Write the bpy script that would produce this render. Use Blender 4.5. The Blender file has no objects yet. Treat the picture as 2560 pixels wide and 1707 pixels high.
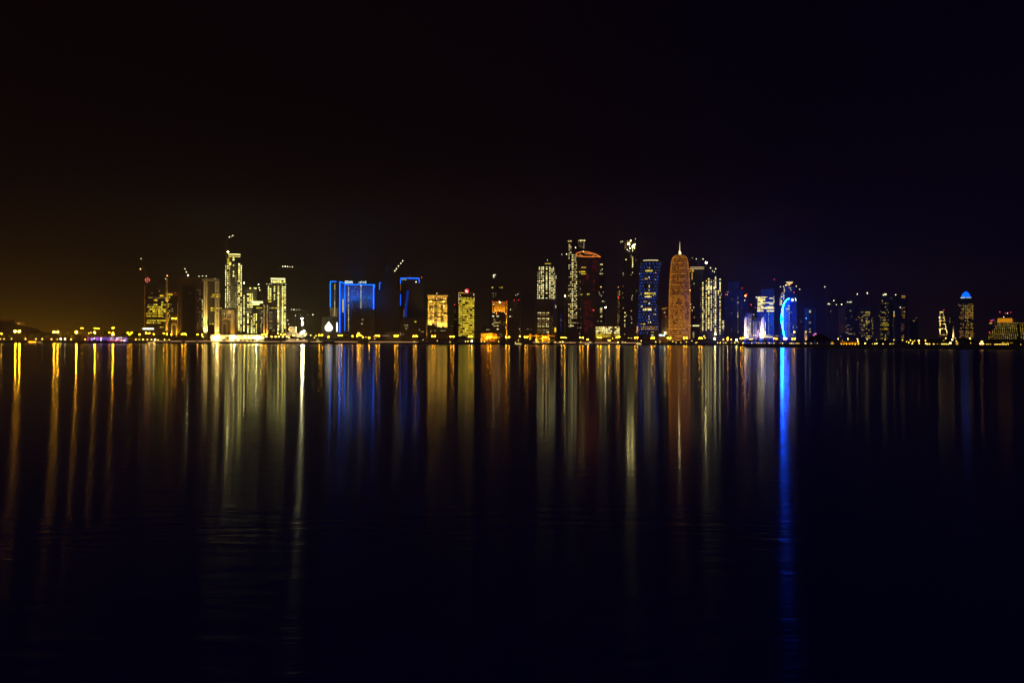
import bpy, math, random
from mathutils import Vector, Matrix

random.seed(7)
scene = bpy.context.scene
COL = scene.collection
F = 2560.0                       # focal length in pixels of the 2560-wide photograph
CAM = Vector((0.0, 0.0, 6.0))
ROLL = math.atan(0.0034)
PITCH = 1.15 / 2560.0
FWD = Vector((0, math.cos(PITCH), math.sin(PITCH)))
UP0 = Vector((0, -math.sin(PITCH), math.cos(PITCH)))
RT0 = Vector((1, 0, 0))
RT = (RT0 * math.cos(ROLL) + UP0 * math.sin(ROLL)).normalized()
UP = (UP0 * math.cos(ROLL) - RT0 * math.sin(ROLL)).normalized()
GZ = 4.5                         # height of the quay above the water

def P(px, py, D):
    """world point at depth Y = D seen at photo pixel (px, py)"""
    d = FWD + RT * ((px - 1280.0) / F) - UP * ((py - 853.5) / F)
    return CAM + d * (D / d.y)

def yh(px):
    return 850.3 + px * 0.0034

# ------------------------------------------------------------------ camera
cd = bpy.data.cameras.new('camera')
cd.sensor_width = 36.0
cd.lens = 36.0
cd.clip_start = 0.5
cd.clip_end = 60000.0
cam = bpy.data.objects.new('camera', cd)
COL.objects.link(cam)
M = Matrix((RT, UP, -FWD)).transposed().to_4x4()
M.translation = CAM
cam.matrix_world = M
scene.camera = cam

scene.view_settings.view_transform = 'Standard'
scene.view_settings.look = 'None'
scene.view_settings.exposure = 0.0
scene.view_settings.gamma = 1.0
scene.render.engine = 'CYCLES'
cy = scene.cycles
cy.use_denoising = True
cy.max_bounces = 4
cy.diffuse_bounces = 1
cy.glossy_bounces = 2
cy.transmission_bounces = 1
cy.volume_bounces = 0
cy.transparent_max_bounces = 4
cy.sample_clamp_direct = 0.0
cy.sample_clamp_indirect = 0.0
cy.caustics_reflective = True
cy.use_light_tree = True
cy.use_adaptive_sampling = False
cy.blur_glossy = 0.0
cy.filter_width = 1.5

def lin(r, g, b):
    f = lambda c: (c / 255 / 12.92) if c <= 10.31475 else ((c / 255 + 0.055) / 1.055) ** 2.4
    return (f(r), f(g), f(b), 1.0)

# ------------------------------------------------------------------ materials
MATS = {}
def nmat(name):
    m = bpy.data.materials.new(name)
    m.use_nodes = True
    nt = m.node_tree
    nt.nodes.clear()
    out = nt.nodes.new('ShaderNodeOutputMaterial')
    MATS[name] = m
    return m, nt, out

def math_node(nt, op, a, b=None, c=None):
    n = nt.nodes.new('ShaderNodeMath')
    n.operation = op
    for i, v in enumerate((a, b, c)):
        if v is None:
            continue
        if isinstance(v, (int, float)):
            n.inputs[i].default_value = v
        else:
            nt.links.new(v, n.inputs[i])
    return n.outputs[0]

def emit(name, col, strength, vary=0.0, sample='NONE', dark=(0.02, 0.02, 0.02)):
    """a thing that gives off light; vary spreads the brightness between windows"""
    m, nt, out = nmat(name)
    e = nt.nodes.new('ShaderNodeEmission')
    e.inputs['Color'].default_value = (*col, 1)
    if vary:
        oi = nt.nodes.new('ShaderNodeObjectInfo')
        ge = nt.nodes.new('ShaderNodeNewGeometry')
        s = math_node(nt, 'ADD', oi.outputs['Random'], ge.outputs['Random Per Island'])
        s = s0 = math_node(nt, 'FRACT', s)
        s = math_node(nt, 'POWER', s, 1.4)
        s = math_node(nt, 'MULTIPLY_ADD', s, strength * vary * 2, strength * (1 - vary * 0.8))
        nt.links.new(s, e.inputs['Strength'])
        hue = math_node(nt, 'FRACT', math_node(nt, 'MULTIPLY', s0, 7.31))
        mx = nt.nodes.new('ShaderNodeMix')
        mx.data_type = 'RGBA'
        mx.inputs['A'].default_value = (col[0], col[1] * 0.82, col[2] * 0.5, 1)
        mx.inputs['B'].default_value = (col[0], min(1.0, col[1] * 1.12), min(1.0, col[2] * 1.7), 1)
        nt.links.new(hue, mx.inputs['Factor'])
        nt.links.new(mx.outputs['Result'], e.inputs['Color'])
    else:
        e.inputs['Strength'].default_value = strength
    nt.links.new(e.outputs[0], out.inputs['Surface'])
    m.cycles.emission_sampling = sample
    return m

def solid(name, col, rough=0.7, metal=0.0, noise=0.25, scale=0.3, bump=0.0):
    m, nt, out = nmat(name)
    p = nt.nodes.new('ShaderNodeBsdfPrincipled')
    p.inputs['Roughness'].default_value = rough
    p.inputs['Metallic'].default_value = metal
    tc = nt.nodes.new('ShaderNodeTexCoord')
    n = nt.nodes.new('ShaderNodeTexNoise')
    n.inputs['Scale'].default_value = scale
    n.inputs['Detail'].default_value = 5
    nt.links.new(tc.outputs['Object'], n.inputs['Vector'])
    r = nt.nodes.new('ShaderNodeValToRGB')
    a = tuple(c * (1 - noise) for c in col)
    b = tuple(min(1, c * (1 + noise)) for c in col)
    r.color_ramp.elements[0].color = (*a, 1)
    r.color_ramp.elements[1].color = (*b, 1)
    r.color_ramp.elements[0].position = 0.3
    r.color_ramp.elements[1].position = 0.7
    nt.links.new(n.outputs['Fac'], r.inputs['Fac'])
    nt.links.new(r.outputs['Color'], p.inputs['Base Color'])
    if bump:
        bu = nt.nodes.new('ShaderNodeBump')
        bu.inputs['Strength'].default_value = bump
        nt.links.new(n.outputs['Fac'], bu.inputs['Height'])
        nt.links.new(bu.outputs['Normal'], p.inputs['Normal'])
    nt.links.new(p.outputs[0], out.inputs['Surface'])
    return m

def facade(name, wall, glass, floor=3.7, bay=4.0, glassy=0.55, rough=0.35):
    """storeys and bays: dark glass between wall bands, laid out in the building's own metres"""
    m, nt, out = nmat(name)
    p = nt.nodes.new('ShaderNodeBsdfPrincipled')
    tc = nt.nodes.new('ShaderNodeTexCoord')
    sx = nt.nodes.new('ShaderNodeSeparateXYZ')
    nt.links.new(tc.outputs['Object'], sx.inputs[0])
    fz = math_node(nt, 'FRACT', math_node(nt, 'DIVIDE', sx.outputs['Z'], floor))
    fx = math_node(nt, 'FRACT', math_node(nt, 'DIVIDE', sx.outputs['X'], bay))
    gz = math_node(nt, 'LESS_THAN', fz, glassy)
    gx = math_node(nt, 'LESS_THAN', fx, 0.82)
    g = math_node(nt, 'MULTIPLY', gz, gx)
    n = nt.nodes.new('ShaderNodeTexNoise')
    n.inputs['Scale'].default_value = 0.12
    n.inputs['Detail'].default_value = 6
    nt.links.new(tc.outputs['Object'], n.inputs['Vector'])
    r = nt.nodes.new('ShaderNodeValToRGB')
    r.color_ramp.elements[0].color = (*[c * 0.75 for c in wall], 1)
    r.color_ramp.elements[1].color = (*[min(1, c * 1.2) for c in wall], 1)
    nt.links.new(n.outputs['Fac'], r.inputs['Fac'])
    mx = nt.nodes.new('ShaderNodeMix')
    mx.data_type = 'RGBA'
    nt.links.new(g, mx.inputs['Factor'])
    nt.links.new(r.outputs['Color'], mx.inputs['A'])
    mx.inputs['B'].default_value = (*glass, 1)
    nt.links.new(mx.outputs['Result'], p.inputs['Base Color'])
    ro = math_node(nt, 'MULTIPLY_ADD', g, rough - 0.8, 0.8)
    nt.links.new(ro, p.inputs['Roughness'])
    nt.links.new(p.outputs[0], out.inputs['Surface'])
    return m

# walls and other surfaces
facade('dark_glass', (0.07, 0.065, 0.06), (0.02, 0.022, 0.025))
facade('grey_concrete', (0.22, 0.2, 0.17), (0.03, 0.03, 0.032))
facade('brown_stone', (0.2, 0.15, 0.1), (0.03, 0.028, 0.025))
facade('cream_stone', (0.5, 0.42, 0.28), (0.05, 0.045, 0.04), glassy=0.3)
facade('blue_glass', (0.05, 0.07, 0.1), (0.02, 0.03, 0.05))
facade('raw_frame', (0.12, 0.11, 0.1), (0.015, 0.015, 0.015), floor=4.2, bay=6.0, glassy=0.7)
solid('cream_plain', (0.55, 0.46, 0.3), 0.75)
solid('pale_wall', (0.68, 0.62, 0.48), 0.8)
solid('gold_metal', (0.55, 0.36, 0.12), 0.5, 0.3)
solid('dark_metal', (0.06, 0.06, 0.065), 0.5, 0.5)
solid('lamp_metal', (0.12, 0.12, 0.12), 0.5, 0.5)
solid('crane_paint', (0.3, 0.2, 0.04), 0.5)
solid('stone_quay', (0.16, 0.14, 0.12), 0.85, scale=0.5, bump=0.3)
solid('soil', (0.09, 0.075, 0.055), 0.95, scale=0.05, bump=0.4)
solid('paving', (0.3, 0.26, 0.22), 0.8, scale=0.2)
solid('asphalt', (0.05, 0.05, 0.05), 0.85, scale=0.3)
solid('parapet_stone', (0.6, 0.5, 0.42), 0.8)
solid('leaf_dark', (0.045, 0.06, 0.02), 0.8, noise=0.45, scale=0.8)
solid('leaf_lit', (0.12, 0.12, 0.03), 0.8, noise=0.4, scale=0.8)  # paler yellow leaves: lamp light on the floodlit trees put into the colour
solid('bark', (0.1, 0.075, 0.05), 0.9)
solid('hull_wood', (0.2, 0.1, 0.04), 0.6)
solid('hull_white', (0.7, 0.68, 0.62), 0.4)
solid('white_fabric', (0.7, 0.66, 0.6), 0.8)
solid('car_paint', (0.3, 0.3, 0.32), 0.3, 0.2)
solid('rubber', (0.02, 0.02, 0.02), 0.9)
facade('hotel_panel', (0.16, 0.2, 0.32), (0.03, 0.04, 0.08))
solid('arc_glass', (0.012, 0.018, 0.04), 0.8)
solid('brown_screen', (0.16, 0.09, 0.035), 0.7)
solid('black_panel', (0.012, 0.012, 0.012), 0.6)

# lights: lamps are sampled as lights, window panes are found by the rays themselves
WARM = (1.0, 0.62, 0.12)
emit('win_yellow', (1.0, 0.74, 0.035), 0.85, 0.6)
emit('win_white', (1.0, 0.86, 0.28), 1.6, 0.65)
emit('win_glare', (1.0, 0.9, 0.2), 2.7, 0.6)
emit('win_pale', (1.0, 0.82, 0.28), 1.0, 0.7)
emit('win_dim', (1.0, 0.72, 0.3), 0.35, 0.7)
emit('win_amber', (1.0, 0.5, 0.07), 0.7, 0.5)
emit('win_cool', (0.75, 0.95, 1.0), 0.75, 0.6)
emit('win_red', (0.6, 0.008, 0.014), 0.22, 0.8)
emit('win_blue', (0.012, 0.1, 0.75), 0.85, 0.5)
emit('win_steel', (0.25, 0.5, 1.0), 0.3, 0.4)
emit('blue_tube', (0.0, 0.115, 0.95), 6.0, 0, 'FRONT_BACK')
emit('blue_dim', (0.004, 0.045, 0.6), 0.5)
emit('neon_orange', (1.0, 0.25, 0.03), 1.25)
emit('arc_core', (0.7, 0.9, 1.0), 1.5)
emit('arc_blue', (0.0, 0.1, 1.7), 260.0, 0, 'FRONT_BACK')
emit('sign_white', (0.75, 1.0, 1.0), 2.6)
emit('sign_pink', (1.0, 0.22, 0.6), 1.1)
emit('sign_red', (1.0, 0.05, 0.03), 1.2)
emit('sign_coral', (1.0, 0.17, 0.1), 1.1)
emit('dome_blue', (0.001, 0.075, 0.75), 3.0)
emit('screen_white', (0.95, 1.0, 0.8), 2.4)
emit('screen_pale', (0.72, 0.75, 0.62), 1.0)
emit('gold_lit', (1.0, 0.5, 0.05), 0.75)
emit('orange_lit', (1.0, 0.36, 0.02), 1.15)
emit('ring_dim', (1.0, 0.33, 0.018), 0.5, 0.5)
emit('ring_bright', (1.0, 0.42, 0.04), 1.6, 0.5)
emit('spire_lit', (1.0, 0.72, 0.3), 1.2)
emit('lattice_lit', (1.0, 0.34, 0.018), 0.5, 0.4)
emit('led_violet', (0.4, 0.12, 1.0), 1.3, 0.6)
emit('led_blue', (0.05, 0.12, 1.0), 1.1, 0.6)
emit('led_red', (1.0, 0.03, 0.06), 1.1, 0.4)
emit('led_white', (1.0, 0.75, 1.0), 1.8, 0.5)
emit('lamp_amber', (1.0, 0.37, 0.006), 130.0, 0, 'FRONT_BACK')
emit('lamp_amber_strong', (1.0, 0.38, 0.008), 700.0, 0, 'FRONT_BACK')
emit('lamp_amber_soft', (1.0, 0.38, 0.01), 40.0, 0, 'FRONT_BACK')
emit('lamp_globe', (1.0, 0.6, 0.09), 13.0, 0, 'FRONT_BACK')
emit('lamp_white', (1.0, 0.76, 0.3), 50.0, 0, 'FRONT_BACK')
emit('lamp_flood', (1.0, 0.9, 0.4), 480.0, 0, 'FRONT_BACK')
emit('lamp_work', (1.0, 0.86, 0.3), 70.0, 0, 'FRONT_BACK')
emit('lamp_yellow', (1.0, 0.76, 0.12), 110.0, 0, 'FRONT_BACK')
emit('lamp_soft', (1.0, 0.6, 0.08), 6.0, 0, 'FRONT_BACK')
emit('lamp_amber_near', (1.0, 0.5, 0.08), 16.0, 0, 'FRONT_BACK')
emit('top_floor_lit', (1.0, 0.36, 0.01), 0.6)
emit('lamp_mast', (1.0, 0.9, 0.46), 420.0, 0, 'FRONT_BACK')
emit('beacon_red', (1.0, 0.03, 0.05), 5.0)
emit('beacon_orange', (1.0, 0.35, 0.08), 9.0)
emit('beacon_white', (1.0, 0.88, 0.5), 5.0)
emit('beacon_blue', (0.15, 0.45, 1.0), 5.0)

emit('east_yellow', (1.0, 0.72, 0.04), 0.5, 0.7)
emit('east_white', (1.0, 0.8, 0.25), 0.6, 0.6)
emit('east_pale', (1.0, 0.74, 0.15), 0.42, 0.75)
emit('east_amber', (1.0, 0.48, 0.05), 0.4, 0.6)
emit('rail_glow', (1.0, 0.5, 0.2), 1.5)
EAST = {'win_yellow': 'east_yellow', 'win_white': 'east_white', 'win_pale': 'east_pale', 'win_amber': 'east_amber'}

# ------------------------------------------------------------------ mesh helpers
class MB:
    def __init__(s):
        s.v = []; s.f = []
    def add(s, vs, fs):
        k = len(s.v)
        s.v += [tuple(v) for v in vs]
        s.f += [tuple(k + i for i in f) for f in fs]
        return s
    def box(s, x0, y0, z0, x1, y1, z1):
        vs = [(x0, y0, z0), (x1, y0, z0), (x1, y1, z0), (x0, y1, z0), (x0, y0, z1), (x1, y0, z1), (x1, y1, z1), (x0, y1, z1)]
        return s.add(vs, [(0, 3, 2, 1), (4, 5, 6, 7), (0, 1, 5, 4), (1, 2, 6, 5), (2, 3, 7, 6), (3, 0, 4, 7)])
    def bar(s, a, b, r, r2=None, n=4):
        a = Vector(a); b = Vector(b)
        r2 = r if r2 is None else r2
        d = (b - a)
        if d.length < 1e-6:
            return s
        d.normalize()
        k = Vector((0, 0, 1)) if abs(d.z) < 0.9 else Vector((1, 0, 0))
        e1 = d.cross(k).normalized(); e2 = d.cross(e1)
        vs = []
        for c, rr in ((a, r), (b, r2)):
            for i in range(n):
                t = 2 * math.pi * (i + 0.5) / n
                vs.append(c + e1 * (rr * math.cos(t)) + e2 * (rr * math.sin(t)))
        fs = [(i, (i + 1) % n, n + (i + 1) % n, n + i) for i in range(n)]
        fs += [tuple(range(n - 1, -1, -1)), tuple(range(n, 2 * n))]
        return s.add(vs, fs)
    def tube(s, pts, rad, n=6):
        k0 = len(s.v)
        pts = [Vector(p) for p in pts]
        for j, p in enumerate(pts):
            d = (pts[min(j + 1, len(pts) - 1)] - pts[max(j - 1, 0)]).normalized()
            k = Vector((0, 1, 0)) if abs(d.y) < 0.9 else Vector((1, 0, 0))
            e1 = d.cross(k).normalized(); e2 = d.cross(e1)
            r = rad[j] if isinstance(rad, (list, tuple)) else rad
            for i in range(n):
                t = 2 * math.pi * i / n
                s.v.append(tuple(p + e1 * (r * math.cos(t)) + e2 * (r * math.sin(t))))
        for j in range(len(pts) - 1):
            for i in range(n):
                s.f.append((k0 + j * n + i, k0 + j * n + (i + 1) % n, k0 + (j + 1) * n + (i + 1) % n, k0 + (j + 1) * n + i))
        s.f.append(tuple(k0 + i for i in range(n - 1, -1, -1)))
        s.f.append(tuple(k0 + (len(pts) - 1) * n + i for i in range(n)))
        return s
    def lathe(s, prof, n=32, c=(0, 0), sx=1.0, sy=1.0):
        """prof: (radius, z) from the bottom up"""
        k0 = len(s.v)
        for r, z in prof:
            for i in range(n):
                t = 2 * math.pi * i / n
                s.v.append((c[0] + r * sx * math.cos(t), c[1] + r * sy * math.sin(t), z))
        m = len(prof)
        for j in range(m - 1):
            for i in range(n):
                s.f.append((k0 + j * n + i, k0 + j * n + (i + 1) % n, k0 + (j + 1) * n + (i + 1) % n, k0 + (j + 1) * n + i))
        s.f.append(tuple(k0 + i for i in range(n - 1, -1, -1)))
        s.f.append(tuple(k0 + (m - 1) * n + i for i in range(n)))
        return s
    def prism(s, outline, y0, y1):
        """outline in (x, z), pushed back from y0 to y1"""
        n = len(outline)
        vs = [(x, y0, z) for x, z in outline] + [(x, y1, z) for x, z in outline]
        fs = [tuple(range(n)), tuple(range(2 * n - 1, n - 1, -1))]
        fs += [(i, n + i, n + (i + 1) % n, (i + 1) % n) for i in range(n)]
        return s.add(vs, fs)
    def ball(s, c, r, n=8, m=6, sz=1.0):
        k0 = len(s.v)
        c = Vector(c)
        s.v.append(tuple(c + Vector((0, 0, -r * sz))))
        for j in range(1, m):
            a = math.pi * j / m - math.pi / 2
            for i in range(n):
                t = 2 * math.pi * i / n
                s.v.append(tuple(c + Vector((r * math.cos(a) * math.cos(t), r * math.cos(a) * math.sin(t), r * sz * math.sin(a)))))
        s.v.append(tuple(c + Vector((0, 0, r * sz))))
        top = len(s.v) - 1
        for i in range(n):
            s.f.append((k0, k0 + 1 + (i + 1) % n, k0 + 1 + i))
            s.f.append((top, top - n + i, top - n + (i + 1) % n))
        for j in range(m - 2):
            for i in range(n):
                a = k0 + 1 + j * n
                s.f.append((a + i, a + (i + 1) % n, a + n + (i + 1) % n, a + n + i))
        return s
    def mesh(s, name, mat, smooth=False):
        me = bpy.data.meshes.new(name)
        me.from_pydata(s.v, [], s.f)
        me.materials.append(MATS[mat])
        if smooth:
            me.polygons.foreach_set('use_smooth', [True] * len(me.polygons))
        me.update()
        return me
    def obj(s, name, mat, parent=None, smooth=False):
        return link(name, s.mesh(name, mat, smooth), parent)

def link(name, data, parent=None):
    o = bpy.data.objects.new(name, data)
    COL.objects.link(o)
    if parent is not None:
        o.parent = parent
    return o

def tag(o, label=None, cat=None, group=None, kind=None):
    if label: o['label'] = label
    if cat: o['category'] = cat
    if group: o['group'] = group
    if kind: o['kind'] = kind
    return o

def empty(name, label, cat, loc, rz=0.0, group=None):
    o = bpy.data.objects.new(name, None)
    o.empty_display_size = 1.0
    COL.objects.link(o)
    o.location = loc
    o.rotation_euler = (0, 0, rz)
    return tag(o, label, cat, group)

UNIT = {}
def unit_box(mat):
    if mat not in UNIT:
        UNIT[mat] = MB().box(-.5, -.5, -.5, .5, .5, .5).mesh('pane', mat)
    return UNIT[mat]
BALL = {}
def unit_ball(mat):
    if mat not in BALL:
        BALL[mat] = MB().ball((0, 0, 0), 1.0, 8, 6).mesh('lamp', mat, True)
    return BALL[mat]

# ------------------------------------------------------------------ buildings
class Bld:
    """a building whose parts are given in photo pixels on its front plane at depth D"""
    def __init__(s, name, label, cat, pxc, D, group=None, turn=0.0, base=GZ):
        s.pxc, s.D = pxc, D
        p = P(pxc, yh(pxc), D)
        a = math.atan2(p.x, D)
        s.k = D * math.cos(a) / F
        s.kz = D / F
        s.base = base
        s.root = empty(name, label, cat, (p.x, D, base), -a + turn, group)
        s.quads = {}
        s.n = 0
    def u(s, px): return (px - s.pxc) * s.k
    def z(s, py): return CAM.z + (yh(s.pxc) - py) * s.kz - s.base
    def box(s, name, x0, y0, x1, y1, mat, d0=0.0, d1=30.0, parent=None):
        """pixel rectangle pushed from d0 to d1 metres behind the front plane; y1 None: down to the ground"""
        zb = 0.0 if y1 is None else s.z(y1)
        return MB().box(s.u(x0), d0, zb, s.u(x1), d1, s.z(y0)).obj(name, mat, parent or s.root)
    def win(s, x0, y0, x1, y1, mat, d=0.0, name='window', t=0.3, yaw=0.0):
        if s.pxc > 2050: mat = EAST.get(mat, mat)
        s.quads.setdefault((name, mat), []).append((s.u((x0 + x1) / 2), d, s.z((y0 + y1) / 2), abs(x1 - x0) * s.k, t, abs(y1 - y0) * s.kz, yaw))
    def raw(s, u, y, z, w, h, mat, name='window', t=0.3, yaw=0.0):
        s.quads.setdefault((name, mat), []).append((u, y, z, w, t, h, yaw))
    def rows(s, rows, h, mat, zoom=None, d=0.0, name='window', split=None):
        for y, segs in rows:
            for x0, x1 in segs:
                if zoom:
                    X0, X1, Y, H = zoom[0] + x0 / zoom[2], zoom[0] + x1 / zoom[2], zoom[1] + y / zoom[2], h / zoom[2]
                else:
                    X0, X1, Y, H = x0, x1, y, h
                n = max(1, round((X1 - X0) / split)) if split else 1
                w = (X1 - X0) / n
                for i in range(n):
                    s.win(X0 + i * w + (0.08 * w if n > 1 else 0), Y - H / 2, X0 + (i + 1) * w, Y + H / 2, mat, d, name)
    def grid(s, xs, y0, y1, pitch, w, h, mat, prob=1.0, seed=1, zoom=None, d=0.0, name='window', jitter=0.0):
        rnd = random.Random(seed)
        if zoom:
            xs = [zoom[0] + x / zoom[2] for x in xs]
            y0, y1 = zoom[1] + y0 / zoom[2], zoom[1] + y1 / zoom[2]
            pitch, w, h = pitch / zoom[2], w / zoom[2], h / zoom[2]
        w, h = w * .85, h * .82
        y = y0
        while y <= y1 + 1e-6:
            for x in xs:
                if rnd.random() < prob:
                    ww = w * (1 + jitter * rnd.uniform(-1, 1))
                    s.win(x - ww / 2, y - h / 2, x + ww / 2, y + h / 2, mat, d, name)
            y += pitch
    def light(s, px, py, r, mat, d=-1.0, name='lamp', parent=None):
        o = link(name, unit_ball(mat), parent or s.root)
        o.location = (s.u(px), d, s.z(py))
        if mat.startswith('beacon'): r *= .78
        o.scale = (r, r, r)
        return o
    def flood(s, px, py, tx, ty, watts, col=(1, 0.62, 0.2), off=9.0, size=70, toff=0.0):
        """floodlight standing off metres in front of the wall, aimed at a point of it"""
        l = bpy.data.lights.new('floodlight', 'SPOT')
        l.energy = watts * 2.8
        l.color = (col[0], col[1] ** 1.15, col[2] ** 1.35)
        l.spot_size = math.radians(size)
        l.spot_blend = 0.9
        l.shadow_soft_size = 0.4
        o = bpy.data.objects.new('floodlight', l)
        COL.objects.link(o)
        o.parent = s.root
        a = Vector((s.u(px), -off, s.z(py)))
        b = Vector((s.u(tx), toff, s.z(ty)))
        o.location = a
        o.rotation_euler = (b - a).to_track_quat('-Z', 'Y').to_euler()
        return o
    def glow(s, px, py, aim, watts, col, d=-4.0, size=160):  # added fill spot, no real floodlight; spreads glow over walls and air
        l = bpy.data.lights.new('floodlight', 'SPOT')
        l.energy = watts; l.color = col; l.spot_size = math.radians(size); l.spot_blend = 1.0; l.shadow_soft_size = 1.5
        o = bpy.data.objects.new('floodlight', l)
        COL.objects.link(o); o.parent = s.root
        o.location = (s.u(px), d, s.z(py))
        o.rotation_euler = Vector(aim).to_track_quat('-Z', 'Y').to_euler()
        return o
    def done(s):
        keys = {}
        for (name, mat), q in s.quads.items():
            keys.setdefault(name, []).extend((x, mat) for x in q)
        for name, q in keys.items():
            q.sort(key=lambda t: -t[0][3] * t[0][5])
            for (u, y, z, w, t, h, yaw), mat in q[:100]:
                o = link(name, unit_box(mat), s.root)
                o.location = (u, y, z)
                o.scale = (w, t, h)
                o.rotation_euler = (0, 0, yaw)
            rest = {}
            for x, mat in q[100:]:
                rest.setdefault(mat, []).append(x)
            if rest:
                vs, fs, mi, ms = [], [], [], []
                for mat, xs in rest.items():
                    ms.append(mat)
                    for (u, y, z, w, t, h, yaw) in xs:
                        b = MB().box(-w / 2, -t / 2, -h / 2, w / 2, t / 2, h / 2)
                        c, sn = math.cos(yaw), math.sin(yaw)
                        k = len(vs)
                        vs += [(u + a * c - bb * sn, y + a * sn + bb * c, z + e) for a, bb, e in b.v]
                        fs += [tuple(k + i for i in f) for f in b.f]
                        mi += [len(ms) - 1] * 6
                me = bpy.data.meshes.new(name)
                me.from_pydata(vs, [], fs)
                for m in ms: me.materials.append(MATS[m])
                me.polygons.foreach_set('material_index', mi)
                me.update()
                tag(link(name, me, s.root), kind='stuff')
        return s.root

ZA = (320, 560, 4.9); ZB = (520, 560, 4.9); ZC = (740, 620, 6.03); ZD = (1040, 640, 6.532)
ZE = (1300, 580, 5.225); ZF = (1520, 580, 5.2267); ZG = (1780, 660, 7.129); ZH = (2040, 660, 7.129); ZI = (2300, 680, 7.465)
def zx(z, x): return z[0] + x / z[2]
def zy(z, y): return z[1] + y / z[2]
# ------------------------------------------------------------------ night sky
world = bpy.data.worlds.new('World')
scene.world = world
world.use_nodes = True
nt = world.node_tree
nt.nodes.clear()
wo = nt.nodes.new('ShaderNodeOutputWorld')
bg = nt.nodes.new('ShaderNodeBackground')
tc = nt.nodes.new('ShaderNodeTexCoord')
sx = nt.nodes.new('ShaderNodeSeparateXYZ')
nt.links.new(tc.outputs['Generated'], sx.inputs[0])
ax = math_node(nt, 'MULTIPLY_ADD', sx.outputs['X'], 1.0, 0.5)
def px_to_ramp(px):
    t = (px - 1280) / F
    return 0.5 + t / math.sqrt(1 + t * t)
def ramp(stops):
    r = nt.nodes.new('ShaderNodeValToRGB')
    el = r.color_ramp.elements
    while len(el) < len(stops):
        el.new(0.5)
    for e, (px, c) in zip(el, stops):
        e.position = px_to_ramp(px)
        e.color = lin(*c)
    nt.links.new(ax, r.inputs['Fac'])
    return r.outputs['Color']
hor = ramp([(-100, (102, 70, 2)), (300, (72, 50, 1)), (700, (50, 40, 1)), (1280, (36, 27, 1)), (1650, (23, 15, 2)), (1880, (10, 6, 24)), (2060, (6, 4, 26)), (2300, (22, 13, 6)), (2560, (14, 7, 16))])
mid = ramp([(0, (15, 8, 1)), (700, (12, 6, 0)), (1280, (10, 4, 0)), (1700, (8, 2, 5)), (1950, (4, 0, 9)), (2200, (4, 0, 9)), (2560, (5, 0, 11))])
zen = ramp([(0, (8, 2, 4)), (1000, (6, 1, 5)), (1500, (4, 0, 7)), (1900, (2, 0, 11)), (2560, (2, 0, 13))])
zc = math_node(nt, 'MAXIMUM', sx.outputs['Z'], 0.0)
f1 = math_node(nt, 'POWER', 2.71828, math_node(nt, 'MULTIPLY', zc, -36.0))
f2 = math_node(nt, 'POWER', 2.71828, math_node(nt, 'MULTIPLY', zc, -6.0))
def mixc(f, a, b):
    m = nt.nodes.new('ShaderNodeMix')
    m.data_type = 'RGBA'
    nt.links.new(f, m.inputs['Factor'])
    nt.links.new(a, m.inputs['A'])
    nt.links.new(b, m.inputs['B'])
    return m.outputs['Result']
glow = mixc(f1, mixc(f2, zen, mid), hor)
sky = nt.nodes.new('ShaderNodeTexSky')
sky.sky_type = 'NISHITA'
sky.sun_disc = False
sky.sun_elevation = math.radians(-9)
sky.sun_rotation = math.radians(200)
sk = nt.nodes.new('ShaderNodeVectorMath')
sk.operation = 'SCALE'
nt.links.new(sky.outputs['Color'], sk.inputs[0])
sk.inputs['Scale'].default_value = 0.01
ad = nt.nodes.new('ShaderNodeVectorMath')
ad.operation = 'ADD'
nt.links.new(glow, ad.inputs[0])
nt.links.new(sk.outputs[0], ad.inputs[1])
nt.links.new(ad.outputs[0], bg.inputs['Color'])
bg.inputs['Strength'].default_value = 1.0
nt.links.new(bg.outputs[0], wo.inputs['Surface'])

# ------------------------------------------------------------------ bay water
m, nt, out = nmat('bay_water')
p = nt.nodes.new('ShaderNodeBsdfPrincipled')
p.inputs['Base Color'].default_value = (0.001, 0.002, 0.34, 1)
p.inputs['IOR'].default_value = 1.333
p.inputs['Metallic'].default_value = 0.0
tc = nt.nodes.new('ShaderNodeTexCoord')
def noise(scale, sy, detail=3.0, rot=0.0):
    mp = nt.nodes.new('ShaderNodeMapping')
    mp.inputs['Scale'].default_value = (scale, scale * sy, scale)
    mp.inputs['Rotation'].default_value = (0, 0, math.radians(rot))
    nt.links.new(tc.outputs['Object'], mp.inputs['Vector'])
    n = nt.nodes.new('ShaderNodeTexNoise')
    n.inputs['Scale'].default_value = 1.0
    n.inputs['Detail'].default_value = detail
    n.inputs['Roughness'].default_value = 0.55
    nt.links.new(mp.outputs[0], n.inputs['Vector'])
    return n.outputs['Fac']
# smoother and rougher bands of water lying across the bay
band = noise(0.0016, 8.0, 3.0, 3.0)
WATER_R0, WATER_R1 = 0.056, 0.088
rr = math_node(nt, 'MULTIPLY_ADD', band, WATER_R1 - WATER_R0, WATER_R0)
# a breeze ruffles the water off the eastern cape
wx = nt.nodes.new('ShaderNodeSeparateXYZ')
nt.links.new(tc.outputs['Object'], wx.inputs[0])
wind = nt.nodes.new('ShaderNodeMapRange')
wind.interpolation_type = 'SMOOTHSTEP'
nt.links.new(math_node(nt, 'MULTIPLY_ADD', wx.outputs['Y'], -0.28, wx.outputs['X']), wind.inputs['Value'])
wind.inputs['From Min'].default_value = -8.0
wind.inputs['From Max'].default_value = 42.0
wind.inputs['To Min'].default_value = 0.0
wind.inputs['To Max'].default_value = 0.09
rr = math_node(nt, 'ADD', rr, wind.outputs['Result'])
nt.links.new(rr, p.inputs['Roughness'])
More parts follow.
